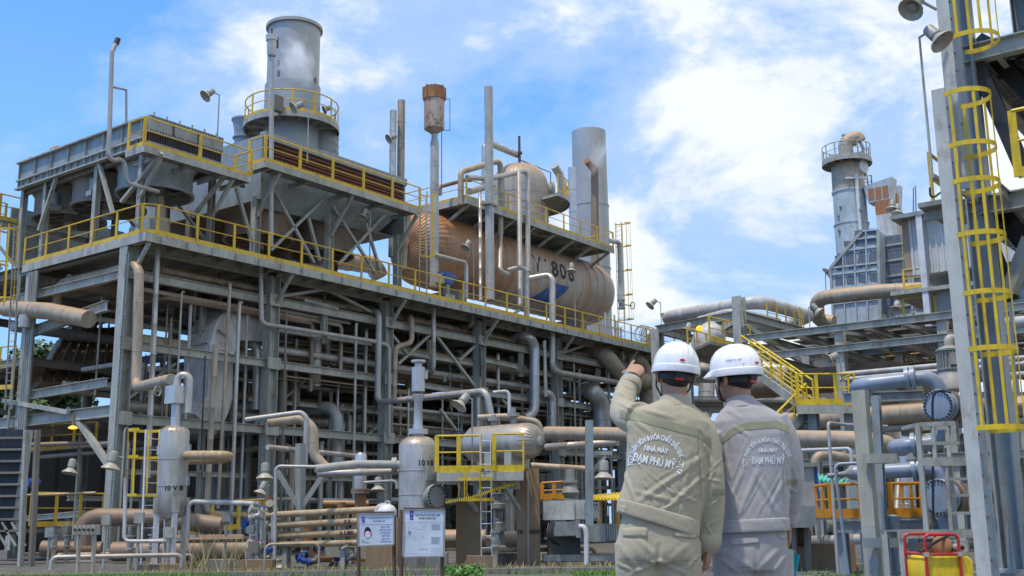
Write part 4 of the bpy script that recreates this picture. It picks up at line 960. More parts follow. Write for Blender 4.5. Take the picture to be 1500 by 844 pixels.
# ------------------------------------------------------------------ pipes on and in front of the long face
for l, q, w, m_, sm in (
    ('tall tan clad pipe dropping beside the front corner column to the slim vessel', ((83, 470, 'u.5'), (84, 416, 'u.5'), (150, 401, 'u.5'), (204, 387, 'v-.7'), (202, 480, 'v-.7'), (199, 568, 'v-.7'), (252, 556, 33)), 13, 'clad_tan', 1.1),
    ('straight clad downpipe right of the front corner column', ((232, 345, 'v-.6'), (216, 700, 'v-.6')), 8, 'clad', 1.2),
    ('thin grey downpipe with a hooked top left of the second column', ((325, 418, 'v.8'), (337, 415, 'v-.5'), (319, 745, 'v-.5')), 5, 'clad_tan', 0),
    ('tan pipe falling past the curved duct and turning right near the ground', ((316, 505, 'v-1.2'), (302, 752, 'v-1.2'), (374, 757, 'v-1.2')), 9, 'clad_tan', 1.2),
    ('bluish pipe running down and along the face below the deck railing', ((382, 385, 'v-.35'), (383, 474, 'v-.35'), (553, 501, 'v-.35'), (570, 507, 'v-.35'), (570, 640, 'v-.35')), 7, 'pipe_grey', 0),
    ('grey pipe descending beside the third column then running level to the lamp', ((540, 452, 'v.8'), (555, 459, 'v-.4'), (553, 590, 'v-.4'), (712, 573, 44), (720, 612, 44)), 9, 'pipe_grey', 0),
    ('clad pipe with a double bend hanging under the deck right of the third column', ((590, 466, 'v1.2'), (603, 465, 'v-.3'), (603, 502, 'v-.3'), (579, 509, 'v-.3'), (577, 590, 'v-.3')), 8, 'clad_tan', 1.1),
    ('clad pipe below the rusty silencer ending in a bend under the deck', ((635, 437, 'v-.5'), (635, 543, 'v-.5'), (622, 553, 'v1')), 7, 'clad', 1.1),
    ('rusty pipe drooping under the deck left of the fourth column', ((692, 448, 'v-.3'), (692, 477, 'v-.3'), (672, 482, 'v.8'), (600, 484, 'v3.5')), 7, 'clad_rust', 1.1),
    ('fat shiny clad downpipe with a rusty top bend between fourth and fifth columns', ((741, 499, 'v1.6'), (772, 490, 'v-.4'), (783, 504, 'v-.4'), (783, 604, 'v-.4'), (768, 614, 'v-.4')), 15, 'clad_new', 1.5),
    ('clad pipe with a top bend standing left of the fifth column', ((762, 580, 'v1.2'), (800, 574, 'v-.4'), (809, 582, 'v-.4'), (809, 640, 'v-.4')), 12, 'clad', 1.3),
    ('fat dull pipe snaking out from under the deck toward the pointing hand', ((838, 532, 'v3.2'), (868, 512, 'v.6'), (888, 520, 'v-.6'), (912, 553, 'v-.6'), (962, 560, 'v-.6')), 24, 'clad_tan', .9),
    ('second fat dull pipe arching down behind the pointing hand', ((885, 522, 'v3'), (925, 520, 'v-.3'), (946, 536, 'v-.3'), (951, 610, 'v-.3')), 20, 'clad_tan', .9),
    ('very fat clad elbow pipe turning down behind the raised arm', ((840, 574, 'v3'), (868, 572, 'v-.4'), (881, 590, 'v-.4'), (882, 640, 'v-.4')), 26, 'clad', .7),
    ('fat clad elbow rising between the two helmets', ((1010, 640, 'v-2'), (1034, 600, 'v-2'), (1036, 545, 'v-2'), (1012, 530, 'v0')), 24, 'clad', .7),
    ('long tan topped main pipe passing behind both workers and bending at the right', ((800, 634, 41), (1000, 638, 36), (1200, 643, 31), (1290, 645, 29.5), (1322, 665, 32)), 21, 'clad_tan', 1.6),
    ('thinner clad pipe lying under the long main pipe left of the workers', ((800, 655, 42), (905, 648, 40)), 10, 'clad', 1.2),
    ('thin tan pipe low behind the concrete pillar', ((778, 682, 36), (860, 687, 36)), 9, 'clad_tan', 1.3),
    ('tan topped pipe crossing below the arm at deck brace height', ((838, 555, 'v1'), (965, 545, 'v1')), 9, 'clad_rust', 1.3),
    ('big dull brown pipe lying along the ground at the far left', ((62, 804, 38), (150, 806, 38)), 24, 'clad_rust', 1.2),
    ('big brown bent pipe rising from the ground beside the corner column', ((122, 800, 37), (124, 766, 37), (142, 757, 37), (225, 759, 37), (325, 770, 37)), 26, 'clad_rust', .9),
    ('long fat brown ground pipe behind the slim vessel legs', ((165, 808, 36), (372, 806, 36)), 28, 'clad_rust', 2.),
    ('fat tan pipe hooking over the steel beam right of the second column', ((393, 619, 38), (442, 613, 38), (459, 628, 38), (460, 668, 38), (476, 684, 38)), 15, 'clad_tan', 1.),
    ('grey pipe with a rusty top passing the second column and dropping', ((360, 615, 35), (441, 604, 35), (449, 612, 35), (447, 684, 35)), 7.5, 'pipe_grey', 0),
    ('thin bent grey pipe standing in front of the second column', ((402, 842, 29), (404, 683, 29), (464, 684, 29)), 5, 'pipe_grey', 0),
    ('shiny grey pipe feeding the left nozzle of the numbered vessel', ((462, 687, 29), (522, 680, 29.5), (594, 681, 30)), 12, 'pipe_grey', 0),
    ('second clad pipe just under the shiny feed pipe', ((465, 694, 31), (590, 690, 31)), 10, 'clad', 1.2),
    ('pale bent pipe rising beside the slim vessel and leading right', ((273, 806, 31), (276, 740, 31), (283, 735, 31), (381, 738, 30)), 7, 'pipe_white', 0),
    ('white pipe dropping left of the caged ladder and turning along the ground', ((184, 700, 30), (182, 793, 30), (240, 793, 30)), 5.5, 'pipe_white', 0),
    ('brown horizontal manifold pipe behind the four tan pipes', ((474, 738, 33), (540, 739, 33)), 11, 'pipe_brown', 0),
    ('brown manifold pipe dropping behind the four tan pipes', ((500, 736, 32.5), (501, 806, 32.5), (488, 817, 32.5), (470, 817, 32.5)), 13, 'pipe_brown', 0),
    ('brown upright pipe left of the brown manifold', ((452, 764, 33), (452, 830, 33)), 14, 'pipe_brown', 0),
    ('brown upright pipe stub below the silver flanged riser', ((528, 721, 32), (528, 824, 32)), 17, 'pipe_brown', 0),
    ('small pale hooked pipe beside the flanged silver riser', ((533, 707, 31), (580, 704, 31), (582, 716, 31)), 5, 'pipe_grey', 0),
    ('big tan capped pipe sticking out at the left end of the frame', ((8, 452, 'u-.4'), (72, 456, 'u-.4'), (130, 468, 'u-.4')), 25, 'clad_tan', 1.5),
    ('short grey pipe branch dropping from the big capped pipe', ((39, 462, 'u-.5'), (37, 480, 'u-.5')), 20, 'clad', 0),
    ('rusty brown pipe inside the left bay above the yellow rails', ((40, 652, 42), (133, 649, 42)), 7, 'clad_rust', 0),
    ('pale slanting pipe across the inside of the left bay', ((37, 726, 37), (140, 722, 37)), 4, 'pipe_tan', 0),
    ('dull long pipe running to the second column under the lower beam', ((392, 655, 39), (520, 668, 44)), 8, 'clad', 1.3),
    ('dark brown pipe bending up inside the frame right of the second column', ((440, 560, 'v4'), (455, 575, 'v4'), (545, 566, 'v4')), 13, 'clad_rust', 1.2),
    ('pale thin pipe across the lower right of the drum pillars', ((690, 640, 33), (715, 640, 33), (716, 655, 33)), 5, 'pipe_white', 0),
    ('rust flecked thin pipe bent over the horizontal vessel', ((722, 575, 36), (743, 573, 36), (746, 580, 36), (746, 612, 36)), 5, 'pipe_white', 0),
    ('tan pipe joining the top of the horizontal vessel', ((700, 612, 33), (740, 610, 33), (790, 618, 33), (792, 640, 33)), 9, 'clad_tan', 1.),
):
    q = pts(*q); i0 = 1 if len(q) > 2 else 0; r_ = pxr(w, q[i0])
    pipe(l, q, r_, m_, r_*2.8, sm)
for i, (x, y0, y1, d, w) in enumerate(((176, 640, 830, 34, 4), (193, 600, 830, 35, 4), (240, 470, 640, 39, 3), (262, 430, 600, 40, 3), (275, 440, 640, 41, 5), (290, 610, 800, 36, 6), (345, 440, 740, 40, 6), (356, 450, 820, 40, 4), (412, 540, 640, 40, 4), (418, 480, 560, 44, 3), (470, 630, 760, 40, 7),
                                       (494, 560, 680, 42, 4), (520, 510, 640, 46, 4), (535, 520, 640, 47, 5), (586, 560, 650, 45, 5), (598, 590, 680, 44, 3), (648, 600, 690, 40, 3), (676, 560, 640, 42, 4), (700, 590, 640, 40, 6), (730, 560, 640, 42, 5), (835, 530, 640, 50, 3), (842, 560, 640, 50, 3), (850, 580, 650, 48, 4), (861, 560, 630, 50, 3), (893, 560, 640, 50, 4), (905, 600, 700, 46, 4))):
    p_ = pv(x, (y0+y1)/2, (-.32, .45, 1.1)[i % 3]); u_, v_, _z = uvz(p_); zt_ = min([z for z in (4.8, 7.5, 10.1, 11.3) if z > pv(x, y0, v_).z-.6] or [11.3])
    cm_ = R.choice(['steel', 'pipe_grey', 'clad_tan', 'steel_dark', 'clad']); cmw = MW[cm_]
    pipe(f'{siz(pxr(w, p_))} {cmw} conduit {dep(v_)} of the {bay(u_)} bay rising {lvl(zt_-.3)}'.replace(' of the ', ', ').replace('the lowest', 'lowest').replace('the middle', 'middle'), [P(u_, v_, .05), P(u_, v_, zt_-.25), P(u_+.3, v_+.25, zt_-.2)], pxr(w, p_), cm_, .2, group='conduits in the front bays', name='conduit', cat='conduit', n=8)
solo(MB().prism(pts((796, 500, 'v-.5'), (800, 498, 'v-.5'), (802, 580, 'v-.5'), (798, 582, 'v-.5')), AV*.06), 'steel_strip', 'clad_new', 'flat pale metal strip hanging beside the fat shiny downpipe', 'strip', smooth=False)
# the curved rectangular duct
q = [p for p, a in bend_path(pts((378, 480, 'v1.4'), (318, 476, 'v1.4'), (306, 520, 'v1.2'), (304, 590, 'v1.2'), (283, 622, 'v1.2')), 1.2, 6)]
duct = thing('curved_duct', 'flat sided pale duct that curves down inside the left half of the frame', 'duct', q[-1])
MB().sweep(q, .95, 4, phase=PI/4).build('duct_shell', 'pipe_white', duct, smooth=False)
for i in (0, 3, 7, 9, 13): MB().sweep([q[i]+(q[min(i+1, len(q)-1)]-q[i]).normalized()*.05 if i < len(q)-1 else q[i]-AZ*.05, q[i]], .99, 4, phase=PI/4).build('duct_flange', 'clad', duct, smooth=False)
hood = thing('ribbed_hood', 'sloping tan hood with raised ribs behind the left bay', 'hood', pv(120, 545, 9))
a, b, c, d = pv(60, 560, 8), pv(168, 560, 8), pv(170, 480, 11), pv(105, 480, 11)
MB().prism([a, b, c, d], AV*1.2-AZ*.5).build('hood_slope', 'tan_wall', hood, smooth=False)
for k in range(7):
    t_ = k/6; MB().bar(a.lerp(b, t_)+AZ*.1, d.lerp(c, t_)+AZ*.1, .08, .22).build('rib', 'tan_wall', hood, smooth=False)
MB().hbeam(pv(100, 478, 10), pv(172, 462, 10), .4, .5, AZ).build('beam', 'steel_blue', hood, smooth=False); MB().bar(pv(108, 480, 10), pv(106, 500, 10), .5, .5).build('stub', 'steel', hood, smooth=False)
# left louvred wall
lw = thing('louvre_wall', 'dark blue louvred wall with a slanted frame at the far left', 'wall', at(15, 800, 35))
a, b, c, d = at(-60, 800, 36), at(24, 780, 36), at(42, 630, 36), at(-60, 625, 36)
MB().prism([a, b, c, d], Vector((0, .3, 0))).build('louvre_back', 'deep_blue', lw, smooth=False)
for k in range(9):
    y = 642+k*17; MB().box(at(-10, y, 35.85), 1.05-.03*k, .08, .035, WORLD_AX).build('louvre_slat', 'steel_dark', lw, smooth=False)
MB().bar(b, c, .2, .2).build('frame_post', 'steel', lw, smooth=False)
for k in range(4): MB().bar(at(-25+k*14, 765, 35.8), at(-5+k*14, 800, 35.8), .06, .06).build('frame_stay', 'steel', lw, smooth=False)
for x, l in ((30, 'pale post left of the dark bay'), (46, 'brown post in the left bay')):
    solo(MB().bar(at(x, 830, 34), at(x+9, 630, 34), .14, .14), 'post', 'steel' if x < 40 else 'steel_dark', l+' beside the dark louvred wall', 'post', smooth=False)

# yellow rails and platforms deeper in the left bay
railing('yellow railing standing in the shade of the left bay at ground level', [at(44, 772, 39), at(150, 771, 41)], 1.15, 1.0, 'yellow', group=None)
railing('yellow railing on the low platform behind the slim vessel', [at(270, 782, 39), at(385, 772, 42)], 1., 1.1, 'yellow', group=None)
railing('yellow railing high in the left bay above the rusty pipe', [at(42, 660, 45), at(140, 655, 45)], 1., 1.0, 'yellow', group=None)
railing('small yellow rail at the left picture edge beside the rear column', [pu(-25, 572, -.6), pu(18, 570, -.6)], 1.7, .9, 'yellow', group=None)
railing('yellow rail on the mid level behind the third column', [P(15, 5, 7.85), P(20.5, 5, 7.85)], 1.1, 1.2, 'yellow', group=None)
ladder('caged ladder climbing the left rear corner of the frame', pu(12, 600, -1.6), pu(26, 330, -1.6), AV, .45, 'steel', (9.4, 12.5), -AU, 'yellow', hoops=[9.6, 11.0, 12.3])
t = thing('low_platform', 'low grey platform in the shade behind the left bay railing', 'platform', at(100, 775, 42)); MB().box(at(100, 777, 42.5), 2.6, 1.4, .07).build('floor_plate', 'steel_dark', t, smooth=False)
for dx in (-2, 0, 2): MB().box(at(100, 790, 42.3)+AU*dx, .08, .08, .45).build('leg', 'steel_dark', t, smooth=False)

# ------------------------------------------------------------------ slim vessel at the left
def nameplate(t, p, w, h, axis, m='clad_new'):
    x = axis.cross(AZ).normalized(); MB().box(p, w/2, h/2, .03, (AZ.cross(axis).normalized(), AZ, axis)).build('nameplate', m, t, smooth=False)
VY = 31.
def vz(x, y, Y=VY): return at(x, y, Y)
vb = at(250, 760, VY); r_ = pxr(43, vb); zb = at(250, 752, VY).z; zt = at(250, 634, VY).z
v1 = thing('slim_vessel', 'slim silver upright vessel on four legs behind the yellow caged ladder', 'vessel', flat(vb, 0))
axx = flat(vb, 0)
pr = [(zb-r_*.42, 0.08), (zb-r_*.38, r_*.5), (zb-r_*.2, r_*.85), (zb, r_)]+[(zt, r_)]+[(zt+r_*.5*math.sin(PI/2*i/5), r_*math.cos(PI/2*i/5)) for i in range(1, 6)]
MB().lathe(axx, AZ, seams(pr, .75, .012, .01), 32).build('shell', 'clad', v1)
rb = MB()
for k in range(18):
    e = AU*math.cos(k*PI/9)+AV*math.sin(k*PI/9); rb.sweep([axx+AZ*(zt+r_*.5*math.sin(PI/2*i/4)+.004)+e*(r_*math.cos(PI/2*i/4)+.004) for i in range(4)], .008, 4)
rb.build('head_seams', 'steel_dark', v1, kind='stuff')
z1, z2, z3 = at(250, 592, VY).z, at(250, 566, VY).z, at(250, 556, VY).z
MB().cyl(axx+AZ*(zt+r_*.4), axx+AZ*z1, pxr(14, vb), n=16).build('neck', 'clad_new', v1)
MB().box(axx+AZ*((z1+z2)/2), .24, .22, (z2-z1)/2).build('clad_box', 'clad_new', v1, smooth=False)
pipe_mb([axx+AZ*z2, axx+AZ*(z3+.12), axx+AZ*(z3+.12)+WORLD_AX[0]*.33, axx+AZ*(z1-.25)+WORLD_AX[0]*.33], pxr(11, vb), .2, 12).build('top_bend', 'clad', v1)
MB().ring(at(231, 573, VY), (AU*.3-AV).normalized(), .12, .15, .03, 16).build('handwheel', 'steel', v1)
for k in range(4):
    e = Vector((math.cos(k*PI/2+.55), math.sin(k*PI/2+.55), 0)); MB().bar(axx+e*(r_*.95)+AZ*.12, axx+e*(r_*.95)+AZ*(zb+.3), .13, .13, e).build('leg', 'white_paint', v1, smooth=False)
    MB().box(axx+e*(r_*1.02)+AZ*(zb+.22), .06, .1, .2, (e, AZ.cross(e), AZ)).build('leg_bracket', 'clad', v1, smooth=False)
for k in range(4):
    e0 = Vector((math.cos(k*PI/2+.55), math.sin(k*PI/2+.55), 0)); e1 = Vector((math.cos(k*PI/2+PI/2+.55), math.sin(k*PI/2+PI/2+.55), 0))
    MB().bar(axx+e0*(r_*.93)+AZ*.75, axx+e1*(r_*.93)+AZ*.75, .07, .07).build('leg_tie', 'white_paint', v1, smooth=False)
MB().cyl(axx+AZ*(zb-.75), axx+AZ*(zb-.15), .09, n=10).build('drain', 'clad_tan', v1)
wv = wrap_cyl(axx, AZ, r_+.012); tocam = flat(CAM-axx, 0).normalized(); side = Vector((-tocam.y, tocam.x, 0))
side = -side if side.x < 0 else side
lettering('10 V 80', .2, axx+AZ*at(247, 716, VY).z+tocam*r_+side*.08, side, AZ, v1, 'black', .004, wv)
for x, y in ((256, 658), (256, 705), (230, 660)): p = wv(at(x, y, VY)); nameplate(v1, flat(p, at(x, y, VY).z), .22, .25, flat(p-axx, 0).normalized())
pipe('tan pipe bending out and back from the slim vessel in a flat loop', [wv(axx+AZ*at(250, 668, VY).z+tocam*r_*.6+side*r_*.8), at(328, 667, 29.8), at(336, 669, 31), at(326, 673, 32.4), at(262, 675, 32.8)], .125, 'pipe_tan', .35, .5)
t = thing('plinth', 'stained square concrete plinth under the slim vessel', 'plinth', flat(vb, 0)); 
MB().box(axx+AZ*.06, .62, .62, .07, WORLD_AX).build('plinth_block', 'concrete_rusty', t, smooth=False)
lx = at(217, 835, 30.6); ladder('white ladder with a flared yellow cage beside the slim vessel', flat(lx, 0), flat(at(224, 632, 30.9), at(224, 630, 30.9).z), AU, .46, 'white_paint', (1.95, 3.72), (AV-AU*.15), 'yellow_bright', hoops=[1.95, 2.98, 3.72], cage_r=.4)
rk = thing('control_stand', 'pale stand of five oval push button boxes at the left ground', 'stand', flat(at(126, 835, 27), 0))
for x in (115, 137): MB().bar(flat(at(x, 834, 27), 0), at(x, 780, 27), .07, .07).build('leg', 'lamp_white', rk, smooth=False)
MB().bar(at(115, 822, 27), at(137, 822, 27), .05, .05).build('crossbar', 'lamp_white', rk, smooth=False)
for k in range(5):
    c_ = at(111+k*6.6, 776, 27-.02*k); MB().box(c_, .045, .05, .11, WORLD_AX).build('button_box', 'lamp_white', rk, smooth=False); MB().lathe(c_+Vector((0, -.05, 0)), Vector((0, -1, 0)), [(0, .032), (.02, .032), (.02, 0)], 10).build('button', 'black', rk)

# ------------------------------------------------------------------ the bigger numbered vessel in the middle
Y2 = 30.; c2_ = at(612, 700, Y2); r_ = pxr(56, c2_); zt = at(612, 655, Y2).z; ax2 = flat(c2_, 0)
v2 = thing('numbered_vessel', 'broad silver upright vessel with a bolted manway and a slender silencer on top', 'vessel', ax2)
pr = [(.35, .1), (.4, r_*.6), (.6, r_)]+[(zt, r_)]+[(zt+r_*.6*math.sin(PI/2*i/6), r_*math.cos(PI/2*i/6)) for i in range(1, 7)]
MB().lathe(ax2, AZ, seams(pr, .7, .012, .01), 36).build('shell', 'clad', v2)
rb = MB()
for k in range(20):
    e = AU*math.cos(k*PI/10)+AV*math.sin(k*PI/10); rb.sweep([ax2+AZ*(zt+r_*.6*math.sin(PI/2*i/5)+.004)+e*(r_*math.cos(PI/2*i/5)+.004) for i in range(5)], .008, 4)
rb.build('head_seams', 'clad_tan', v2, kind='stuff')
zt2 = zt+r_*.55; z = lambda y: at(612, y, Y2).z
MB().lathe(ax2+AZ*zt2, AZ, [(0, .16), (.06, .16), (.06, .26), (.13, .26), (.15, .26), (.2, .26), (.2, .14), (.35, .12), (z(583)-zt2-.1, .11), (z(580)-zt2, .17), (z(578)-zt2, .17)], 18).build('neck', 'clad_new', v2)
MB().lathe(ax2+AZ*z(576), AZ, [(0, .1), (.04, .18), (z(533)-z(576)-.1, .18), (z(533)-z(576)-.1, .1), (z(533)-z(576), .1), (z(531)-z(576), .2), (z(528)-z(576), .2), (z(528)-z(576), 0)], 18).build('silencer', 'clad_new', v2)
MB().box(ax2+AZ*z(550)+WORLD_AX[0]*.2, .05, .06, .1, WORLD_AX).build('side_box', 'clad', v2, smooth=False)
md = (flat(CAM-ax2, 0).normalized()*.72+WORLD_AX[0]*.69).normalized(); mz = z(729)
MB().cyl(ax2+AZ*mz+md*(r_*.7), ax2+AZ*mz+md*(r_+.12), .23, n=20).build('manway_neck', 'clad', v2)
mc = ax2+AZ*mz+md*(r_+.12); f_ = MB().lathe(mc, md, [(0, .23), (0, .33), (.05, .33), (.055, .31), (.065, .31), (.065, .33), (.12, .33), (.125, 0)], 26).build('manway_cover', 'machine_grey', v2)
b_ = MB(); d_, s_, u_ = frame_of(md)
for k in range(20): b_.cyl(mc+md*.12+(s_*math.cos(k*PI/10)+u_*math.sin(k*PI/10))*.29, mc+md*.15+(s_*math.cos(k*PI/10)+u_*math.sin(k*PI/10))*.29, .022, n=6)
b_.build('manway_bolts', 'black', v2, kind='stuff')
nd_ = (at(588, 681, Y2)-flat(c2_, at(612, 681, Y2).z)).normalized(); nc = flat(c2_, z(681))+nd_*r_
MB().lathe(nc-nd_*.05, nd_, [(0, .12), (.1, .12), (.1, .2), (.16, .2), (.17, .2), (.23, .2), (.23, .1)], 18).build('nozzle_flange', 'machine_grey', v2)
tocam = flat(CAM-ax2, 0).normalized(); side = Vector((-tocam.y, tocam.x, 0)); side = -side if side.x < 0 else side
wv = wrap_cyl(ax2, AZ, r_+.012); lettering('10 V 80', .21, ax2+AZ*z(680)+tocam*r_+side*.32, side, AZ, v2, 'black', .004, wv)
p = wv(ax2+AZ*z(697)+tocam*r_+side*.38); nameplate(v2, flat(p, z(697)), .24, .28, flat(p-ax2, 0).normalized())
for k in range(4):
    e = Vector((math.cos(k*PI/2+.4), math.sin(k*PI/2+.4), 0)); MB().bar(ax2+e*(r_*.85), ax2+e*(r_*.85)+AZ*.7, .14, .14, e).build('leg', 'white_paint', v2, smooth=False)
for x, l in ((603, 'stained concrete block left under the broad numbered vessel'), (634, 'stained concrete block right under the broad numbered vessel')):
    solo(MB().box(flat(at(x, 830, 27.6), .2), .36, .3, .22, WORLD_AX), 'concrete_block', 'concrete', l, 'block', smooth=False)
solo(MB().box(flat(at(561, 830, 27.5), .62), .38, .35, .64, WORLD_AX), 'concrete_block', 'concrete_rusty', 'tall stained concrete pier behind the ear protection sign', 'pier', smooth=False)
# silver riser with a flange
p0, p1 = at(528, 716, 32), at(528, 668, 32); t = thing('flanged_riser', 'silver capped riser pipe with a bolted flange above the tan pipes', 'pipe', p0)
MB().lathe(p0, AZ, [(0, .17), ((p1-p0).z, .17), ((p1-p0).z+.08, .12), ((p1-p0).z+.1, 0)], 18).build('riser', 'clad_new', t); MB().lathe(p0-AZ*.14, AZ, [(0, .17), (0, .27), (.06, .27), (.07, .25), (.08, .27), (.14, .27), (.15, .17)], 20).build('flange', 'steel_dark', t)

# four tan exchanger pipes ending in white domes
for i, (xa, ya, xb, yb, w) in enumerate(((389, 755, 562, 746, 10), (396, 770, 560, 762, 10.5), (405, 785, 560, 779, 11), (405, 798, 560, 794, 10))):
    a, b = at(xa, ya, 30.5), at(xb, yb, 28.6); l = ('topmost', 'second', 'third numbered', 'lowest')[i]
    t = thing('exchanger_pipe', l+' of the four long tan exchanger pipes left of the signs', 'exchanger', a, 'four tan exchanger pipes')
    pipe_mb([a, b], pxr(w, b), seam=1.1, n=16).build('pipe_run', 'pipe_tan', t)
    MB().lathe(a-(b-a).normalized()*.1, b-a, [(0, .09), (.04, .16), (.1, .16), (.12, .1)], 14).build('flange', 'machine_grey', t)
    if i == 2:
        d = (b-a).normalized(); up = AZ-d*AZ.dot(d); sd = d.cross(up).normalized()
        fr = -sd if (-sd).dot(CAM-a) > 0 else sd
        pp = at(511, 780, 29.2); pp = a+d*((pp-a).dot(d)); lettering('10 E 800', .145, pp+fr*(pxr(w, b)), d, up.normalized(), t, 'black', .004, wrap_cyl(a, d, pxr(w, b)+.008))
    if i == 1:
        d = (b-a).normalized(); up = AZ-d*AZ.dot(d); sd = d.cross(up).normalized(); fr = -sd if (-sd).dot(CAM-a) > 0 else sd
        pp = a+d*((at(514, 764, 29.2)-a).dot(d)); lettering('D E', .13, pp+fr*pxr(w, b), d, up.normalized(), t, 'black', .003, wrap_cyl(a, d, pxr(w, b)+.008))
for y, w, l in ((752, 27, 'upper'), (780, 25, 'lower')):
    c_ = at(570, y, 28.5); d = (at(575, y, 28.2)-at(560, y+.8, 28.7)).normalized(); r_ = pxr(w, c_)
    t = thing('channel_head', l+' white domed end of the tan exchanger pipes behind the ear protection sign', 'exchanger', c_-AZ*r_)
    MB().lathe(c_-d*.35, d, [(0, r_*.9), (0, r_*1.15), (.09, r_*1.15), (.1, r_), (.28, r_)]+[(.28+r_*.95*math.sin(PI/2*i/6), r_*math.cos(PI/2*i/6)) for i in range(1, 7)], 24).build('head', 'white_paint', t)
    MB().ring(c_-d*.1+AZ*(r_*1.1), Vector((0, 1, 0)), .04, .07, .03, 12).build('lifting_eye', 'white_paint', t)
t = thing('pipe_support', 'grey post frame carrying the four tan exchanger pipes', 'support', flat(at(470, 834, 30), 0))
for x, d in ((420, 30.4), (505, 29.4)):
    MB().hbeam(flat(at(x, 820, d), 0), at(x, 748, d)+AZ*-.1, .16, .16, AU).build('post', 'steel', t, smooth=False)
    for y in (776, 790, 804): MB().box(at(x, y, d+.0)+Vector((0, .18, 0)), .06, .2, .04).build('bracket', 'steel', t, smooth=False)
MB().bar(at(470, 806, 31), at(560, 812, 31), .3, .3).build('base_beam', 'steel', t, smooth=False)
# little valves around the exchanger pipes
rr = random.Random(4)
for k in range(26):
    x, y, d = rr.uniform(366, 402), rr.uniform(738, 826), rr.uniform(29, 31.5)
    if k >= 18: x, y = rr.uniform(430, 520), rr.uniform(806, 830)
    c_ = at(x, y, d); bm2, wm2 = rr.choice(['machine_grey', 'steel', 'clad', 'machine_grey', 'blue_paint', 'steel_dark']), rr.choice(['steel_dark', 'machine_grey', 'red_paint', 'steel']); cn = {'machine_grey': 'grey', 'steel': 'pale', 'clad': 'silver', 'blue_paint': 'blue', 'steel_dark': 'dark', 'red_paint': 'red'}
    t = thing('valve', f'small {cn[bm2]} valve with {cn[wm2]} wheel '+('high' if y < 765 else 'midway' if y < 795 else 'low')+(' under the tan exchanger pipes' if k >= 18 else ' in the tangle left of the exchanger pipes'), 'valve', c_, 'small valves by the exchanger pipes')
    dd = Vector((rr.uniform(-1, 1), rr.uniform(-1, .2), rr.uniform(-.3, .3))).normalized()
    MB().lathe(c_-dd*.16, dd, [(0, .11), (.05, .11), (.06, .06), (.16, .09), (.26, .06), (.27, .11), (.32, .11)], 10).build('valve_body', bm2, t)
    MB().cyl(c_, c_+AZ*.22, .018, n=6).build('stem', 'steel_dark', t); MB().ring(c_+AZ*.23, AZ, .07, .09, .02, 12).build('handwheel', wm2, t)
for k in range(12):
    x = rr.uniform(362, 404); d = rr.uniform(29.5, 31); y0, y1 = rr.uniform(742, 770), rr.uniform(790, 836)
    pipe('thin instrument line '+('at the left' if x < 376 else 'in the middle' if x < 390 else 'at the right')+' of the valve tangle ending '+('high' if y1 < 805 else 'midway' if y1 < 822 else 'low'), [at(x, y0, d), at(x, y1, d), at(x+rr.choice([-14, 14, 20]), y1, d)], .035, rr.choice(['pipe_grey', 'steel', 'clad']), .1, group='instrument lines by the exchanger pipes', n=8)
solo(MB().box(at(448, 806, 31.5), .12, .1, .2, WORLD_AX).box(at(448, 800, 31.4), .14, .12, .02, WORLD_AX), 'junction_box', 'machine_grey', 'small pale junction box under the tan exchanger pipes', 'box', smooth=False)
for x, y, l in ((475, 800, 'blue actuator left of the brown bend below the tan pipes'), (383, 792, 'small blue actuator in the valve tangle'), (366, 768, 'blue drum shaped actuator behind the valve tangle'), (49, 707, 'blue box deep in the dark left bay')):
    c_ = at(x, y, 41 if x < 60 else 31); solo(MB().cyl(c_-AU*.22, c_+AU*.22, .13, n=12).box(c_, .12, .1, .16), 'actuator', 'blue_paint', l, 'actuator')

# ------------------------------------------------------------------ horizontal vessel on concrete pillars with its yellow platform
Y3 = 31.; hc = at(774, 646, Y3); r_ = pxr(53, hc); L = 1.9
hv = thing('horizontal_vessel', 'horizontal silver vessel with a ribbed domed end on concrete pillars', 'vessel', hc+AV*2-AZ*r_)
pr = [(-.42, 0), (-.4, r_*.3), (-.33, r_*.62), (-.2, r_*.86), (0, r_), (L, r_), (L+.3, r_*.6), (L+.4, 0)]
MB().lathe(hc, AV, seams(pr, .8, .012, .01), 36).build('shell', 'clad', hv)
rb = MB()
for k in range(30):
    e = AU*math.cos(k*PI/15)+AZ*math.sin(k*PI/15); rb.sweep([hc+AV*(t_-.004)+e*r2_ for t_, r2_ in pr[1:5]], .009, 4)
rb.build('head_seams', 'steel_dark', hv, kind='stuff')
for k, (dv, h_) in enumerate(((.5, .5), (1.2, .35))): MB().lathe(hc+AV*dv+AZ*(r_*.9), AZ, [(0, .09), (h_*.5, .09), (h_*.5, .17), (h_*.5+.1, .17), (h_*.5+.1, .07), (h_, .07)], 12).build('nozzle', 'machine_grey', hv)
for dv in (.4, 1.1): MB().box(hc+AV*dv-AZ*(r_+.02), .42, .12, .28).build('saddle', 'steel', hv, smooth=False)
def pillar(label, x0, x1, y0, Y, m='concrete_rusty'):
    a, b = at(x0, 800, Y), at(x1, 800, Y); w = (b-a).length
    c_ = flat((a+b)/2, 0); zt = at((x0+x1)/2, y0, Y).z
    return solo(MB().box(c_+AZ*zt/2, w/2, .36, zt/2, WORLD_AX), 'concrete_pillar', m, label, 'pillar', smooth=False)
pl_ = pillar('tall stained concrete pillar with painted number under the ribbed vessel end', 757, 791, 687, 30.6)
pillar('stained concrete pillar left under the horizontal vessel', 669, 704, 728, 30.8)
lettering('10   8004', .155, at(774, 779, 30.22)+Vector((0, -.0, 0)), Vector((1, 0, 0)), AZ, pl_, 'black', .004)
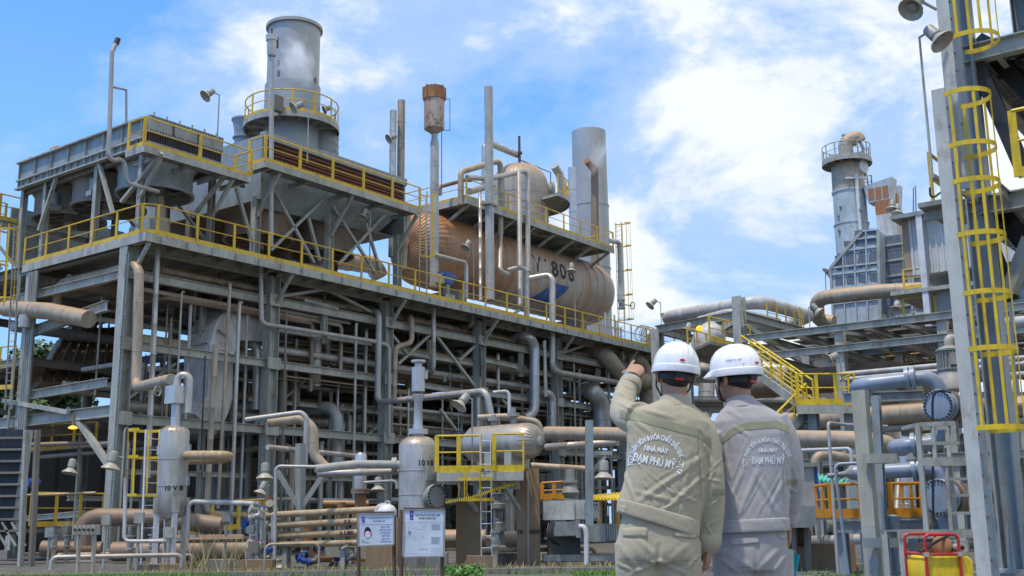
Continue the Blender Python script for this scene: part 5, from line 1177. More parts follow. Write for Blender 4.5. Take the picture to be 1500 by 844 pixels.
pm = MB(); pm.cyl(at(774, 835, 30.1), at(773, 690, 30.1), .03, n=8); solo(pm, 'conduit', 'machine_grey', 'thin conduit clipped up the front of the numbered concrete pillar', 'conduit')
yp = thing('yellow_platform', 'grey platform deck beside the horizontal vessel reached by the white ladder', 'platform', at(705, 692, 29.4))
YZ = at(705, 691, 29.4).z
xl, xr = at(640, 691, 29.4).x, at(767, 691, 29.4).x
MB().box(Vector(((xl+xr)/2, 29.9, YZ-.05)), (xr-xl)/2, .55, .03, WORLD_AX).build('floor_plate', 'grating', yp, smooth=False)
MB().box(Vector(((xl+xr)/2, 29.33, YZ-.13)), (xr-xl)/2, .02, .11, WORLD_AX).build('edge_beam', 'steel', yp, smooth=False)
for xx in (xl+.5, xr-.6): MB().bar(Vector((xx, 29.6, YZ-.2)), Vector((xx+.5, 30.3, YZ-1.0)), .1, .1).build('strut', 'steel', yp, smooth=False)
MB().box(Vector((xr-.7, 30.0, YZ-.33)), .6, .1, .12, WORLD_AX).build('beam', 'steel', yp, smooth=False)
x1, x2 = at(704, 691, 29.4).x, at(724, 691, 29.4).x
railing('bright yellow railing on the vessel platform left of the white ladder', [Vector((xl, 29.36, YZ-.02)), Vector((x1, 29.36, YZ-.02)), Vector((x1, 29.9, YZ-.02))], .95, .7, 'yellow_bright', group=None)
railing('bright yellow railing on the vessel platform right of the white ladder', [Vector((x2, 29.9, YZ-.02)), Vector((x2, 29.36, YZ-.02)), Vector((xr, 29.36, YZ-.02)), Vector((xr, 30.2, YZ-.02))], .98, .6, 'yellow_bright', group=None)
ladder('white ladder with a short yellow cage up to the horizontal vessel platform', Vector((at(712, 691, 29.2).x, 29.2, 0)), Vector((at(711, 691, 29.2).x, 29.2, at(711, 632, 29.2).z)), Vector((1, .0, 0)), .27, 'white_paint', (YZ-.72, YZ+.1), Vector((-.9, -.45, 0)), 'yellow_bright', hoops=[YZ-.72, YZ-.2, YZ+.1], cage_r=.34)
pump_ = thing('vertical_pump', 'cluster of grey flanged pump bodies standing between the concrete pillars', 'pump', flat(at(731, 820, 31.5), 0))
for x, w, y0, y1 in ((731, 22, 722, 745), (731, 16, 745, 775), (731, 24, 775, 812)):
    a, b = at(x, y1, 31.5), at(x, y0, 31.5); MB().lathe(a, AZ, [(0, pxr(w, a)), ((b-a).z*.3, pxr(w, a)), ((b-a).z*.35, pxr(w*.7, a)), ((b-a).z*.9, pxr(w*.7, a)), ((b-a).z*.92, pxr(w, a)), ((b-a).z, pxr(w, a))], 16).build('pump_stage', 'machine_grey', pump_)
MB().box(flat(at(731, 830, 31.5), .15), .5, .5, .15).build('base', 'concrete', pump_, smooth=False)
for x, y, d in ((657, 790, 32), (748, 792, 32.5), (690, 790, 33)):
    pipe('dull clad pipe lying behind the concrete pillars near the ground', [at(x-30, y, d), at(x+22, y-1, d)], .25, 'clad_tan', seam=.8, group='ground pipes behind the pillars')
tp = MB(); q = [at(652, 736, 29), at(690, 729, 28.6), at(722, 718, 28.6), at(757, 708, 29.6)]
for a, b in zip(q, q[1:]): tp.bar(a, b, .006, .07, AZ)
tape = thing('caution_tape', 'yellow and black caution tape strung between the concrete pillars', 'tape', q[0]); tp.build('tape_band', 'yellow_bright', tape, smooth=False)
st_ = MB()
for a, b in zip(q, q[1:]):
    n_ = 12
    for k in range(n_): st_.bar(a.lerp(b, (k+.1)/n_), a.lerp(b, (k+.5)/n_), .010, .072, AZ)
st_.build('tape_stripes', 'black', tape, kind='stuff', smooth=False)

# ------------------------------------------------------------------ generator set right of the pillars
gs = thing('pump_set', 'grey boxed electric pump set on a numbered concrete base', 'pump set', flat(at(845, 832, 30.5), 0))
def gbox(nm, x0, x1, y0, y1, Y, dep, m):
    a, b = at(x0, y1, Y), at(x1, y0, Y); c_ = (a+b)/2; c_.y = Y+dep/2
    return MB().box(c_, abs(b.x-a.x)/2, dep/2, abs(b.z-a.z)/2, WORLD_AX).build(nm, m, gs, smooth=False)
gbox('motor_housing', 796, 841, 733, 762, 30.2, 1.2, 'pale_steel'); gbox('housing_step', 841, 857, 732, 761, 30.25, 1.15, 'pale_steel'); gbox('end_cover', 857, 878, 736, 763, 30.1, 1.2, 'steel_blue')
gbox('terminal_box', 812, 844, 764, 785, 29.9, .6, 'steel_blue'); gbox('terminal_flange', 844, 850, 762, 788, 29.85, .65, 'machine_grey'); gbox('gear_case', 850, 888, 767, 794, 30.1, 1.1, 'steel_blue'); gbox('louvre_box', 888, 905, 767, 793, 30.1, 1.1, 'steel_dark')
for k in range(5): gbox('louvre_slat', 889+k*3.3, 890.6+k*3.3, 768, 792, 30.06, .05, 'machine_grey')
gbox('pedestal', 803, 850, 786, 814, 30.5, .9, 'wall_dark'); gbox('skid', 796, 900, 812, 823, 30.2, 1.3, 'machine_grey'); bs = gbox('base', 790, 925, 823, 834, 29.9, 1.8, 'concrete_rusty')
gbox('name_strip', 880, 925, 822, 832, 29.86, .05, 'lamp_white')
lettering('14 P 80', .17, at(889, 827, 29.8), Vector((1, 0, 0)), AZ, bs, 'black', .006)
bb = MB()
for x in range(858, 878, 4):
    for y in (739, 760): bb.cyl(at(x, y, 30.1), at(x, y, 30.06), .022, n=6)
bb.build('cover_bolts', 'black', gs, kind='stuff')
pipe_mb(pts((849, 771, 29.8), (857, 772, 29.7), (859, 785, 29.7), (859, 832, 29.7)), .065, .12, 10).build('cable_pipe', 'white_paint', gs)
for k in range(4): pipe_mb(pts((804+k*3, 766, 29.8), (800+k*2, 785, 29.6), (812+k*4, 797+k, 29.7)), .022, .3, 6).build('cable', 'black', gs)
hb = MB().hbeam(flat(at(864, 800, 29.6), 1.0), at(863, 616, 29.6), .2, .26, Vector((0, 1, 0)))
t = thing('steel_post', 'blue grey steel post with a side arm standing behind the pump set', 'post', flat(at(864, 800, 29.6), 0)); hb.build('post', 'steel_blue', t, smooth=False)
MB().bar(at(868, 664, 29.7), at(895, 664, 29.9), .16, .1).build('arm', 'steel', t, smooth=False); MB().bar(at(869, 690, 29.7), at(886, 668, 29.8), .09, .09).build('arm_stay', 'steel', t, smooth=False)
ck = thing('check_valve', 'grey round bodied check valve behind the pump set', 'valve', at(836, 735, 32)); a = at(836, 735, 32)
MB().lathe(a, AZ, [(0, .22), (.08, .22), (.1, .15), (.25, .26), (.5, .15), (.52, .22), (.6, .22), (.6, .14), (.9, .14)], 16).build('valve_body', 'machine_grey', ck)
railing('orange yellow railing stub behind the pump set left side', [at(794, 733, 33), at(830, 731, 33)], .5, .35, 'orange', group=None)
sh = thing('corrugated_canopy', 'yellow corrugated canopy between pump set and the left worker', 'canopy', at(890, 733, 34))
a, b, c, d = at(862, 733, 33.5), at(925, 733, 33.5), at(925, 722, 35), at(872, 728, 35)
MB().prism([a, b, c, d], AZ*.03).build('canopy_sheet', 'yellow_bright', sh, smooth=False)
for k in range(14):
    t_ = k/13; MB().bar(a.lerp(b, t_)+AZ*.05, d.lerp(c, t_)+AZ*.05, .04, .04).build('canopy_ridge', 'yellow_bright', sh, smooth=False)
MB().bar(at(905, 780, 34.5), at(905, 728, 34.5), .08, .08).build('canopy_post', 'yellow', sh, smooth=False); MB().bar(at(878, 780, 34.5), at(878, 730, 34.5), .08, .08).build('canopy_post', 'yellow', sh, smooth=False)

# floodlights low on the frame
for l, (x0, y0, d), h, aim, s, w in (
    ('large floodlight hanging by the front corner column near the caged ladder', (182, 672, 31), 0, (-.15, -.1, -1), 1.25, Vector((-.25, -.1, .1))),
    ('floodlight hanging on the second column beside the exchanger pipes', (388, 686, 31), 0, (.02, -.1, -1), 1.1, Vector((.05, -.2, .05))),
    ('floodlight on the pole above the yellow vessel platform', (692, 690, 30), 1.9, (-.5, -.3, -.7), 1.1, None),
    ('floodlight hanging on the steel post behind the pump set', (890, 683, 29.5), 0, (-.05, -.1, -1), 1.2, Vector((-.1, -.1, .05))),
    ('floodlight with a tan shade left of the broad numbered vessel', (557, 706, 33), 0, (0, -.2, -1), 1.0, Vector((-.05, -.1, .05))),
    ('floodlight on a pole inside the dark left bay', (106, 790, 37), 2.4, (-.1, -.2, -1), 1.2, None),
    ('floodlight hanging low by the grey wall behind the valve tangle', (395, 712, 35), 0, (-.3, -.2, -.9), 1.0, Vector((-.15, -.1, .05)))):
    floodlight(l, at(x0, y0, d), h, aim, .2, s=s, wall=w)
t = thing('sodium_lamp', 'lit orange lamp hanging under the canopy beam of the left bay', 'lamp', at(107, 628, 40)); c_ = at(107, 624, 40)
MB().lathe(c_-AZ*.12, AZ, [(0, .05), (.03, .17), (.08, .14), (.12, .07)], 14).build('lamp_glass', 'amber_lamp', t); MB().cyl(c_, c_+AZ*.4, .05, n=6).build('stem', 'steel_dark', t)
t = thing('braced_support', 'pale support frame with two slanted braces behind the valve tangle', 'support', at(440, 745, 34))
MB().bar(at(440, 800, 34), at(440, 650, 34), .22, .22, AU).build('post', 'machine_grey', t, smooth=False); MB().bar(at(406, 690, 34), at(437, 742, 34), .14, .14).build('brace', 'machine_grey', t, smooth=False); MB().bar(at(474, 694, 34), at(443, 742, 34), .14, .14).build('brace', 'machine_grey', t, smooth=False)

# odds and ends on the ground in front of and under the frame
rr = random.Random(77)
def gpos(x):
    for a, l in ((110, 'by the dark louvred wall'), (200, 'near the front corner column'), (300, 'around the slim vessel'), (400, 'left of the valve tangle'), (520, 'below the tan exchanger pipes'), (600, 'behind the ear muff sign'), (680, 'behind the plan sign'), (760, 'between the concrete pillars'), (2000, 'in front of the pump set')):
        if x < a: return l
for k in range(34):
    d = rr.uniform(27.5, 38); x = rr.uniform(60, 735); p0 = flat(at(x, 800, d), 0); kind = k % 4
    if kind == 0:
        h = rr.uniform(.5, 1.5); mb = MB().cyl(p0, p0+AZ*h, .04, n=8).box(p0+AZ*h, .12, .06, .14, WORLD_AX); solo(mb, 'push_button_post', rr.choice(['steel', 'machine_grey', 'steel_dark']), 'short post with a small box on the ground '+gpos(x), 'post', 'small posts among the ground piping', smooth=False)
    elif kind == 1:
        L_ = rr.uniform(1.5, 4); z = rr.uniform(.25, .8); pipe('low bent small pipe on the ground '+gpos(x), [p0+AZ*.05, p0+AZ*z, p0+AZ*z+AU*L_*.3-AV*0+WORLD_AX[0]*L_*.6, p0+AU*L_*.3+WORLD_AX[0]*L_*.6+AZ*.05], rr.uniform(.03, .09), rr.choice(['clad_tan', 'pipe_grey', 'clad_rust', 'clad']), .15, group='low pipes among the ground piping', n=8)
    elif kind == 2:
        t = thing('valve', 'small upright hand valve on the ground '+gpos(x), 'valve', p0, 'hand valves among the ground piping'); MB().cyl(p0, p0+AZ*.5, .07, n=10).build('riser', 'clad_tan', t); MB().lathe(p0+AZ*.5, AZ, [(0, .13), (.05, .13), (.06, .08), (.2, .11), (.34, .08), (.35, .13), (.4, .13)], 10).build('valve_body', 'machine_grey', t); MB().cyl(p0+AZ*.9, p0+AZ*1.15, .02, n=6).build('stem', 'steel_dark', t); MB().ring(p0+AZ*1.15, AZ, .11, .14, .025, 14).build('handwheel', rr.choice(['steel_dark', 'red_paint', 'steel', 'blue_paint']), t)
    else:
        solo(MB().box(p0+AZ*.14, rr.uniform(.2, .5), rr.uniform(.2, .4), .15, WORLD_AX), 'concrete_block', rr.choice(['concrete', 'concrete_rusty']), 'low stained concrete block on the ground '+gpos(x), 'block', 'low blocks among the ground piping', smooth=False)
for k in range(9):
    x = 250+k*58+rr.uniform(-20, 20); a = pv(x, 0, -1.25); u_ = (-.2, 3, 8, 13, 17, 22, 27, 32, 37)[k]+1; q = [P(u_, -1.25, ZD-.34), P(u_+.9, -1.2, ZD-.34-rr.uniform(.15, .5)), P(u_+2.1, -1.1, ZD-.3)]
    pipe(f'dark slack cable drooping below the deck edge over the {bay(u_)} bay', smooth_path_(q), .016, 'steel_black', .05, group='cables below the deck edge', name='cable', cat='cable', n=5)
# green shrub and weeds by the kerb, trees far left
def leaf_cloud(mb, c, rx, rz, n, s, r):
    for _ in range(n):
        d = Vector((r.gauss(0, 1), r.gauss(0, 1), r.gauss(0, 1))).normalized()*(r.random()**.45)
        p = c+Vector((d.x*rx, d.y*rx, d.z*rz)); nrm = (d+Vector((r.uniform(-1, 1), r.uniform(-1, 1), r.uniform(0, 1)))).normalized()
        a = nrm.orthogonal().normalized(); a = Matrix.Rotation(r.uniform(0, 6.3), 3, nrm) @ a; b = nrm.cross(a); k = s*r.uniform(.6, 1.4)
        mb.add([p-a*k, p+b*k*.5, p+a*k, p-b*k*.5], [(0, 1, 2, 3)])
rr = random.Random(9)
t = thing('shrub', 'bright green low shrub by the kerb in front of the ladder foot', 'shrub', flat(at(682, 842, 24), 0)); mb = MB()
for k in range(34):
    c_ = flat(at(rr.uniform(652, 704), 842, 24+rr.uniform(-.4, .4)), rr.uniform(.05, .24)); leaf_cloud(mb, c_, .12, .05, 26, .035, rr)
mb.build('foliage', 'leaf_bright', t, kind='stuff', smooth=False)
mb = MB()
for k in range(14): p = flat(at(rr.uniform(655, 702), 842, 24), 0); mb.cyl(p, p+Vector((rr.uniform(-.1, .1), rr.uniform(-.1, .1), .25)), .008, n=4)
mb.build('stem', 'trunk', t)
def tree(label, base, h, crown, seed, n=26, group=None):
    r = random.Random(seed); t = thing('tree', label, 'tree', base, group); tr = MB()
    tr.sweep([base, base+AZ*h*.3+Vector((.2, 0, 0)), base+AZ*h*.65, base+AZ*h*.92], [h*.028, h*.022, h*.014, h*.004], 8)
    lf = MB()
    for k in range(n):
        zz = r.uniform(.35, 1.0); g = r.uniform(0, 6.28); rad = crown*r.uniform(.2, 1.)*(1.15-abs(zz-.6)*1.3)
        c_ = base+AZ*h*zz+Vector((math.cos(g), math.sin(g), 0))*rad
        tr.sweep([base+AZ*h*(zz-.2), c_], [h*.009, h*.003], 5); leaf_cloud(lf, c_, crown*.32, crown*.24, 150, h*.022, r)
    tr.build('trunk', 'trunk', t); lf.build('crown', 'leaf', t, smooth=False); return t
for i, (x, Y, h, l) in enumerate(((6, 85, 15, 'loose green tree at the left picture edge beyond the plant'), (48, 90, 14, 'green tree seen through the left bay just right of the rear column'), (86, 95, 14.5, 'green tree seen through the left bay beside the tan hood'), (-30, 80, 13, 'green tree partly beyond the left picture edge'))):
    tree(l, flat(at(x, 768, Y), 0), h, h*.26, 30+i)
# ------------------------------------------------------------------ right hand side, far: boiler house, its stack, the shed
bu = 49.0
def bp(x, y): return pu(x, y, bu)
bh = thing('boiler_house', 'pale blue boiler casing with peeling dark panels and sloping shoulder at the right', 'boiler', flat(bp(1255, 500), 0))
outl = [bp(1222, 478), bp(1290, 470), bp(1287, 338), bp(1262, 341), bp(1217, 393)]
MB().prism(outl, AU*9).build('casing', 'casing_blue', bh, smooth=False)
a, b = bp(1291, 470), bp(1287.5, 338)
MB().prism([a+AU*1.3-AV*.02, P(bu+1.3, uvz(a)[1]-3.4, a.z), P(bu+1.3, uvz(a)[1]-3.4, a.z+(b-a).z-.8), b+AU*1.3-AV*.02], AU*5).build('side_casing', 'casing_blue', bh, smooth=False)
# stiffener grid with peeling panels between
def lerp2(p, q, t): return (p[0]+(q[0]-p[0])*t, p[1]+(q[1]-p[1])*t)
rows = [(478, 445), (445, 424), (424, 402), (393, 368), (366, 352), (351, 340)]
Lx = lambda y: 1217+max(0, (393-y))*.86+(y-393)*.06*(y > 393); Rx = lambda y: 1287+(y-338)*.026
off = -AU*.06
for y in (478, 446, 424, 403, 393, 367, 351, 339):
    x0 = max(Lx(y), 1217); MB().bar(bp(x0, y+.0)+off, bp(Rx(y), y-(Rx(y)-x0)*.115)+off, .11, .1, AU).build('stiffener', 'casing_blue', bh, smooth=False)
for t_ in (0, .26, .5, .74, 1):
    yb = 478-68*.115*t_; xb = 1221+68*t_; xt = 1217+70*t_; yt = 393-.115*70*t_ if t_ < .1 else max(339, 393-(xt-1217)*1.16)
    if t_ > .7: yt = 340-(xt-1262)*.05
    MB().bar(bp(xb, yb)+off, bp(xt, yt)+off, .08, .1, AU).build('stiffener', 'casing_blue', bh, smooth=False)
MB().bar(bp(1217, 393)+off, bp(1262, 341)+off, .2, .18, AU).build('stiffener', 'steel', bh, smooth=False); MB().bar(bp(1222, 478)+off, bp(1217, 393)+off, .16, .14, AU).build('stiffener', 'steel', bh, smooth=False); MB().bar(bp(1290, 470)+off, bp(1287, 338)+off, .2, .2, AU).build('stiffener', 'steel', bh, smooth=False)
rr = random.Random(3)
for (y0, y1, x0, cols) in ((443, 427, 1222, 4), (421, 406, 1222, 4), (399, 371, 1222, 4), (366, 354, 1234, 3), (352, 341, 1250, 2)):
    for k in range(cols):
        if y0 == 443 and k < 1: continue
        w = (Rx(y0)-x0)/cols; xc = x0+w*(k+.5); sh = (xc-1222)*.115; pz = []
        cx, cy, hw, hh = xc, (y0+y1)/2-sh, w*.46, (y0-y1)*.47
        for q in range(22):
            g = 2*PI*q/22; c_, s_ = math.cos(g), math.sin(g); k_ = rr.uniform(.72, 1.05); pz.append(bp(cx+hw*k_*abs(c_)**.5*(1 if c_ > 0 else -1), cy+hh*k_*abs(s_)**.5*(1 if s_ > 0 else -1))-AU*.015)
        MB().prism(pz, -AU*.006).build('peeling_panel', 'peel', bh, smooth=False)
va = uvz(a)[1]
for k in range(2):
    for j in range(5):
        z0 = a.z+.4+j*(b.z-a.z-.8)/5; MB().box(P(bu+1.28, va-.9-k*1.65, z0+.75), .02, .62, .55).build('peeling_panel', 'peel', bh, smooth=False)
for j in range(6): MB().box(P(bu+1.25, va-1.7, a.z+j*(b.z-a.z-.8)/5), .06, 1.75, .07).build('stiffener', 'steel', bh, smooth=False)
for k in range(3): MB().box(P(bu+1.25, va-.05-k*1.65, (a.z+b.z)/2), .06, .07, (b.z-a.z)/2-.4).build('stiffener', 'steel', bh, smooth=False)
for j in range(5):
    z0 = a.z+.4+j*(b.z-a.z-.6)/5; MB().box(P(bu+.65, va-.04, z0+.8), .5, .015, .6).build('peeling_panel', 'peel', bh, smooth=False)
MB().box(P(bu+5, va+2, (outl[0].z)/2), 4, 4, outl[0].z/2-.05).build('lower_casing', 'steel_dark', bh, smooth=False)
dv_ = MB(); jb = bp(1206, 395); dv_.bar(jb, bp(1217, 398), .25, .2); dv_.bar(bp(1208, 396), bp(1217, 407), .15, .15); dv_.cyl(bp(1209, 396), bp(1210, 430), .03, n=5); dv_.build('davit', 'steel_dark', bh, smooth=False)
# stack
sx = bp(1247, 340)+AU*4; vS = uvz(sx)[1]; pS = lambda x, y: pu(x, y, bu+4)
c_ = flat(pS(1249, 350), pS(1249, 356).z-3); rS = pxr(47, pS(1248, 300)); zS = lambda y: pS(1246, y).z-c_.z
t = thing('exhaust_stack', 'pale blue boiler stack with a tan upper half and a hooked top duct', 'stack', c_)
MB().lathe(c_, AZ, [(0, rS*1.04), (zS(331), rS*1.04), (zS(331), rS*1.08), (zS(329), rS*1.08), (zS(329), rS), (zS(283), rS), (zS(283), rS*1.06), (zS(280), rS*1.06)], 32, caps=False).build('lower_shell', 'casing_blue', t)
MB().lathe(c_, AZ, [(zS(280.5), rS), (zS(244), rS*.98), (zS(238), rS*.8), (zS(236), rS*.5)], 32).build('upper_shell', 'clad_tan', t)
pipe_mb([c_+AZ*zS(238), c_+AZ*zS(206), c_+AZ*zS(200)+AU*0+WORLD_AX[0]*.9, c_+AZ*zS(206)+WORLD_AX[0]*1.0], rS*.45, rS*.8, 16, 1.2).build('hooked_duct', 'clad_tan', t)
pipe_mb([c_+AZ*zS(196)-WORLD_AX[0]*.2, c_+AZ*zS(197)+WORLD_AX[0]*.9, c_+AZ*zS(215)+WORLD_AX[0]*1.25, c_+AZ*zS(262)+WORLD_AX[0]*1.3], .12, .5, 8).build('side_line', 'clad', t)
MB().lathe(c_+AZ*zS(248)+Vector((.75, -.6, 0)).normalized()*rS*.9, Vector((.6, -.8, 0)), [(0, .5), (.25, .5), (.26, 0)], 20).build('port_cover', 'white_paint', t)
MB().bar(c_+AZ*zS(345)+Vector((.15, -1, 0)).normalized()*(rS+.15), c_+AZ*zS(262)+Vector((.15, -1, 0)).normalized()*(rS+.15), .22, .12).build('riser_strip', 'white_paint', t, smooth=False)
MB().bar(c_+AZ*zS(268)+Vector((-.6, -rS-.15, 0)), c_+AZ*zS(268)+Vector((.9, -rS-.15, 0)), .12, .12).build('cross_strip', 'white_paint', t, smooth=False)
ring_platform('round grey platform under the hooked top of the boiler stack', c_, rS*.3, rS*1.5, c_.z+zS(237), 0, 2*PI, rail_label='round railing under the hooked top of the boiler stack', rm='steel')
ring_platform('half round landing on the right side of the boiler stack', c_+WORLD_AX[0]*1.2, rS*.6, rS*1.2, c_.z+zS(272), -1.2, 1.6, rail_label='half round railing on the right side of the boiler stack', rm='steel')
for k in range(9):
    x, y = rr.choice([(1233, 312), (1236, 320), (1240, 309), (1234, 330), (1262, 300), (1265, 322), (1230, 345), (1238, 343), (1268, 312)]); p = pS(x, y)-AU*(rS*.6)
    MB().cyl(p, p-AU*.5, .1, n=8).build('test_nozzle', 'machine_grey', t)
# twin rusty exhaust hoods
for q, (x0, x1, y0, y1, l, u_) in enumerate(((1289, 1311, 296, 340, 'left rusty exhaust hood with a flared mouth on the boiler roof', bu+4), (1308, 1322, 304, 340, 'right smaller exhaust hood behind the rusty one', bu+7))):
    pB = lambda x, y: pu(x, y, u_)
    A, B = pB(x0, y1), pB(x1, y1); w = (B-A).length/2; cc = flat((A+B)/2, 0); zb, zm, zt_ = A.z-1, pB(x0, y0+20).z, pB(x0, y0).z
    t = thing('exhaust_hood', l, 'hood', cc+AZ*zb)
    MB().box(cc+AZ*((zb+zm)/2), w, w, (zm-zb)/2).build('duct', 'pipe_white', t, smooth=False); MB().box(cc+AZ*(zm+.45), w*1.02, w*1.02, .5).build('rusty_collar', 'rust' if q == 0 else 'clad', t, smooth=False)
    z_ = zm+.9; MB().prism([cc+AZ*z_-AV*(-w*1.9)-AU*w, cc+AZ*(z_+1.3)-AV*(-w*2.4)-AU*w, cc+AZ*(z_+1.6)-AV*(w*1.5)-AU*w, cc+AZ*z_-AV*(w*1.0)-AU*w], AU*(2*w)).build('mouth', 'clad', t, smooth=False)
    for k in range(3): MB().box(cc+AZ*(z_+.6)+AV*(w*(1.4-k*.95))-AU*(w+.02), .015, w*.38, .42).build('rust_patch', 'rust', t, smooth=False)
fl_ = [((1305, 300), 'floodlight on the boiler roof beside the exhaust hoods'), ((1313, 306), 'second floodlight on the boiler roof beside the exhaust hoods')]
for (x, y), l in fl_: floodlight(l, pu(x, y, bu+3), 0, (-.2, -.2, -1), .2, s=1.9, wall=Vector((0, -.3, .1)))
solo(MB().cyl(pu(1338, 318, bu), pu(1338, 275, bu), .04, n=5), 'lightning_rod', 'steel_dark', 'thin lightning rod above the left edge of the ribbed shed', 'rod'); solo(MB().cyl(pu(1342, 318, bu), pu(1341, 272, bu), .04, n=5), 'lightning_rod', 'steel_dark', 'second thin lightning rod just right of the first one', 'rod')
ladder('yellow ladder up the side of the boiler beside the ribbed shed', pu(1333, 440, bu-1), pu(1326, 318, bu-1), -AV, .6, 'yellow', None)
# ribbed white shed behind the tower
su = 33.0
def sp(x, y): return pu(x, y, su)
sh = thing('ribbed_shed', 'ribbed white shed raised on steel behind the right hand tower', 'shed', flat(sp(1370, 405), 0))
a, b, c, d = sp(1337, 404), sp(1530, 380), sp(1530, 288), sp(1328, 323)
d.z = d.z; wallz0, wallz1 = a.z, d.z; v0, v1 = uvz(a)[1], uvz(b)[1]
MB().box2(su, su+10, v1, v0, wallz0, wallz1).build('wall', 'ribbed_white', sh, smooth=False)
rm_ = MB().box((0, 0, (wallz1-wallz0)/2), .03, .05, (wallz1-wallz0)/2-.02).mesh('wall_rib', Vector(), 'ribbed_white', False)
for k in range(int((v0-v1)/.3)): inst('wall_rib', rm_, sh, P(su-.03, v0-.1-k*.3, wallz0))
MB().box2(su+.02, su+.3, v0-.01, v0+.35, wallz0, wallz1).build('corner_trim', 'tan_wall', sh, smooth=False)
MB().box2(su-.6, su+10.5, v1-.3, v0+.7, wallz1+.02, wallz1+.22).build('roof', 'machine_grey', sh, smooth=False)
for k in range(6): MB().box2(su+1, su+1.8, v0-2.2-k*1.4, v0-1.2-k*1.4, wallz1+.22, wallz1+.5).build('roof_vent', 'rust_dark', sh, smooth=False)
MB().hbeam(P(su-.4, v0-.7, wallz0-3.4), P(su-.4, v0-.7, wallz1+.1), .3, .3, AU).build('corner_post', 'white_paint', sh, smooth=False)
for k in range(12): MB().cyl(P(su-.2, v0-1.9-k*.35, wallz0-.9), P(su-.2, v0-2.0-k*.35, wallz0-.05), .12, n=8).build('insulator', 'steel_black', sh)
MB().box2(su, su+8, v1, v0-1, wallz0-4.5, wallz0-1.0).build('lower_wall', 'machine_grey', sh, smooth=False)
MB().box2(su-.6, su+8, v1, v0+1, wallz0-1.0, wallz0-.8).build('floor_slab', 'steel', sh, smooth=False)
railing('yellow railing under the floor of the ribbed shed', [sp(1325, 424), sp(1358, 420)], 1., 1.2, group=None); railing('lower yellow railing under the ribbed shed', [sp(1326, 478), sp(1372, 473)], 1.4, 1.2, group=None)
pipe('fat tan clad pipe curving from the boiler casing under the ribbed shed', pts((1222, 472, 'u46'), (1198, 470, 'u46'), (1196, 437, 'u44'), (1290, 427, 'u44'), (1362, 424, 'u44')), 1.0*.46, 'clad_tan', 1.1, 1.2)
# long wall of plant in the far right background
t = thing('background_plant', 'dim mass of steel and pipes filling the far right background under the rack', 'plant', P(45, -20, 0))
MB().box2(46, 58, -60, 8, 0, 5.2).build('wall', 'wall_dark', t, smooth=False)
for k in range(46):
    v = -58+rr.uniform(0, 64); r2 = rr.uniform(.15, .6); z0 = rr.uniform(0, 2); MB().cyl(P(45.4-rr.uniform(0, 3), v, z0), P(45.4, v, z0+rr.uniform(3, 7)), r2, n=10).build('riser', rr.choice(['clad', 'clad_tan', 'steel', 'machine_grey', 'pipe_grey']), t)

# ------------------------------------------------------------------ right hand pipe rack
ru = 15.6
def rp(x, y): return pu(x, y, ru)
rk = thing('pipe_rack', 'grey steel pipe rack crossing the right half of the plant below the boiler', 'pipe rack', flat(rp(1230, 600), 0))
zT = rp(1228, 482).z; zB = rp(1228, 512).z; vr = [uvz(rp(x, 500))[1] for x in (1083, 1231, 1383)]
vl, vrr = uvz(rp(1120, 500))[1], uvz(rp(1560, 460))[1]
for i, v in enumerate(vr+[vr[2]-3.4]):
    for u in (ru, ru+6.5, ru+13): MB().hbeam(P(u, v, .05), P(u, v, zT-.14 if i else zT+1.3), .32, .32, AU).build('column', 'steel', rk, smooth=False)
for u, mm in ((ru, 'steel'), (ru+6.5, 'steel_dark'), (ru+13, 'steel_dark')):
    for z, h in ((zT, .26), (zB, .26), (3.1, .24)): MB().hbeam(P(u-.2, vr[0]-(.2 if z != 3.1 else -1), z), P(u-.2, vrr, z), .2, h, AZ).build('beam', mm, rk, smooth=False)
nr = 9
for k in range(nr):
    v = vl-(vl-vrr)*k/(nr-1); MB().hbeam(P(ru+.1, v, zT-.03), P(ru+13, v, zT-.03), .2, .22, AZ).build('cross_beam', 'steel', rk, smooth=False)
    if k % 2 == 0: MB().hbeam(P(ru+.1, v, zB-.01), P(ru+13, v, zB-.01), .2, .24, AZ).build('cross_beam', 'steel', rk, smooth=False)
for k in range(7):
    u0 = ru+1.0+k*1.7; MB().box2(u0, u0+1.15, vrr, vl, zT+.16, zT+.2).build('roof_panel', 'steel_dark', rk, smooth=False)
for k in range(4): MB().bar(P(ru+.3, vr[1]-k*2.2, zT-.1), P(ru+6, vr[1]-2-k*2.2, zT-.1), .12, .12).build('brace', 'steel', rk, smooth=False)
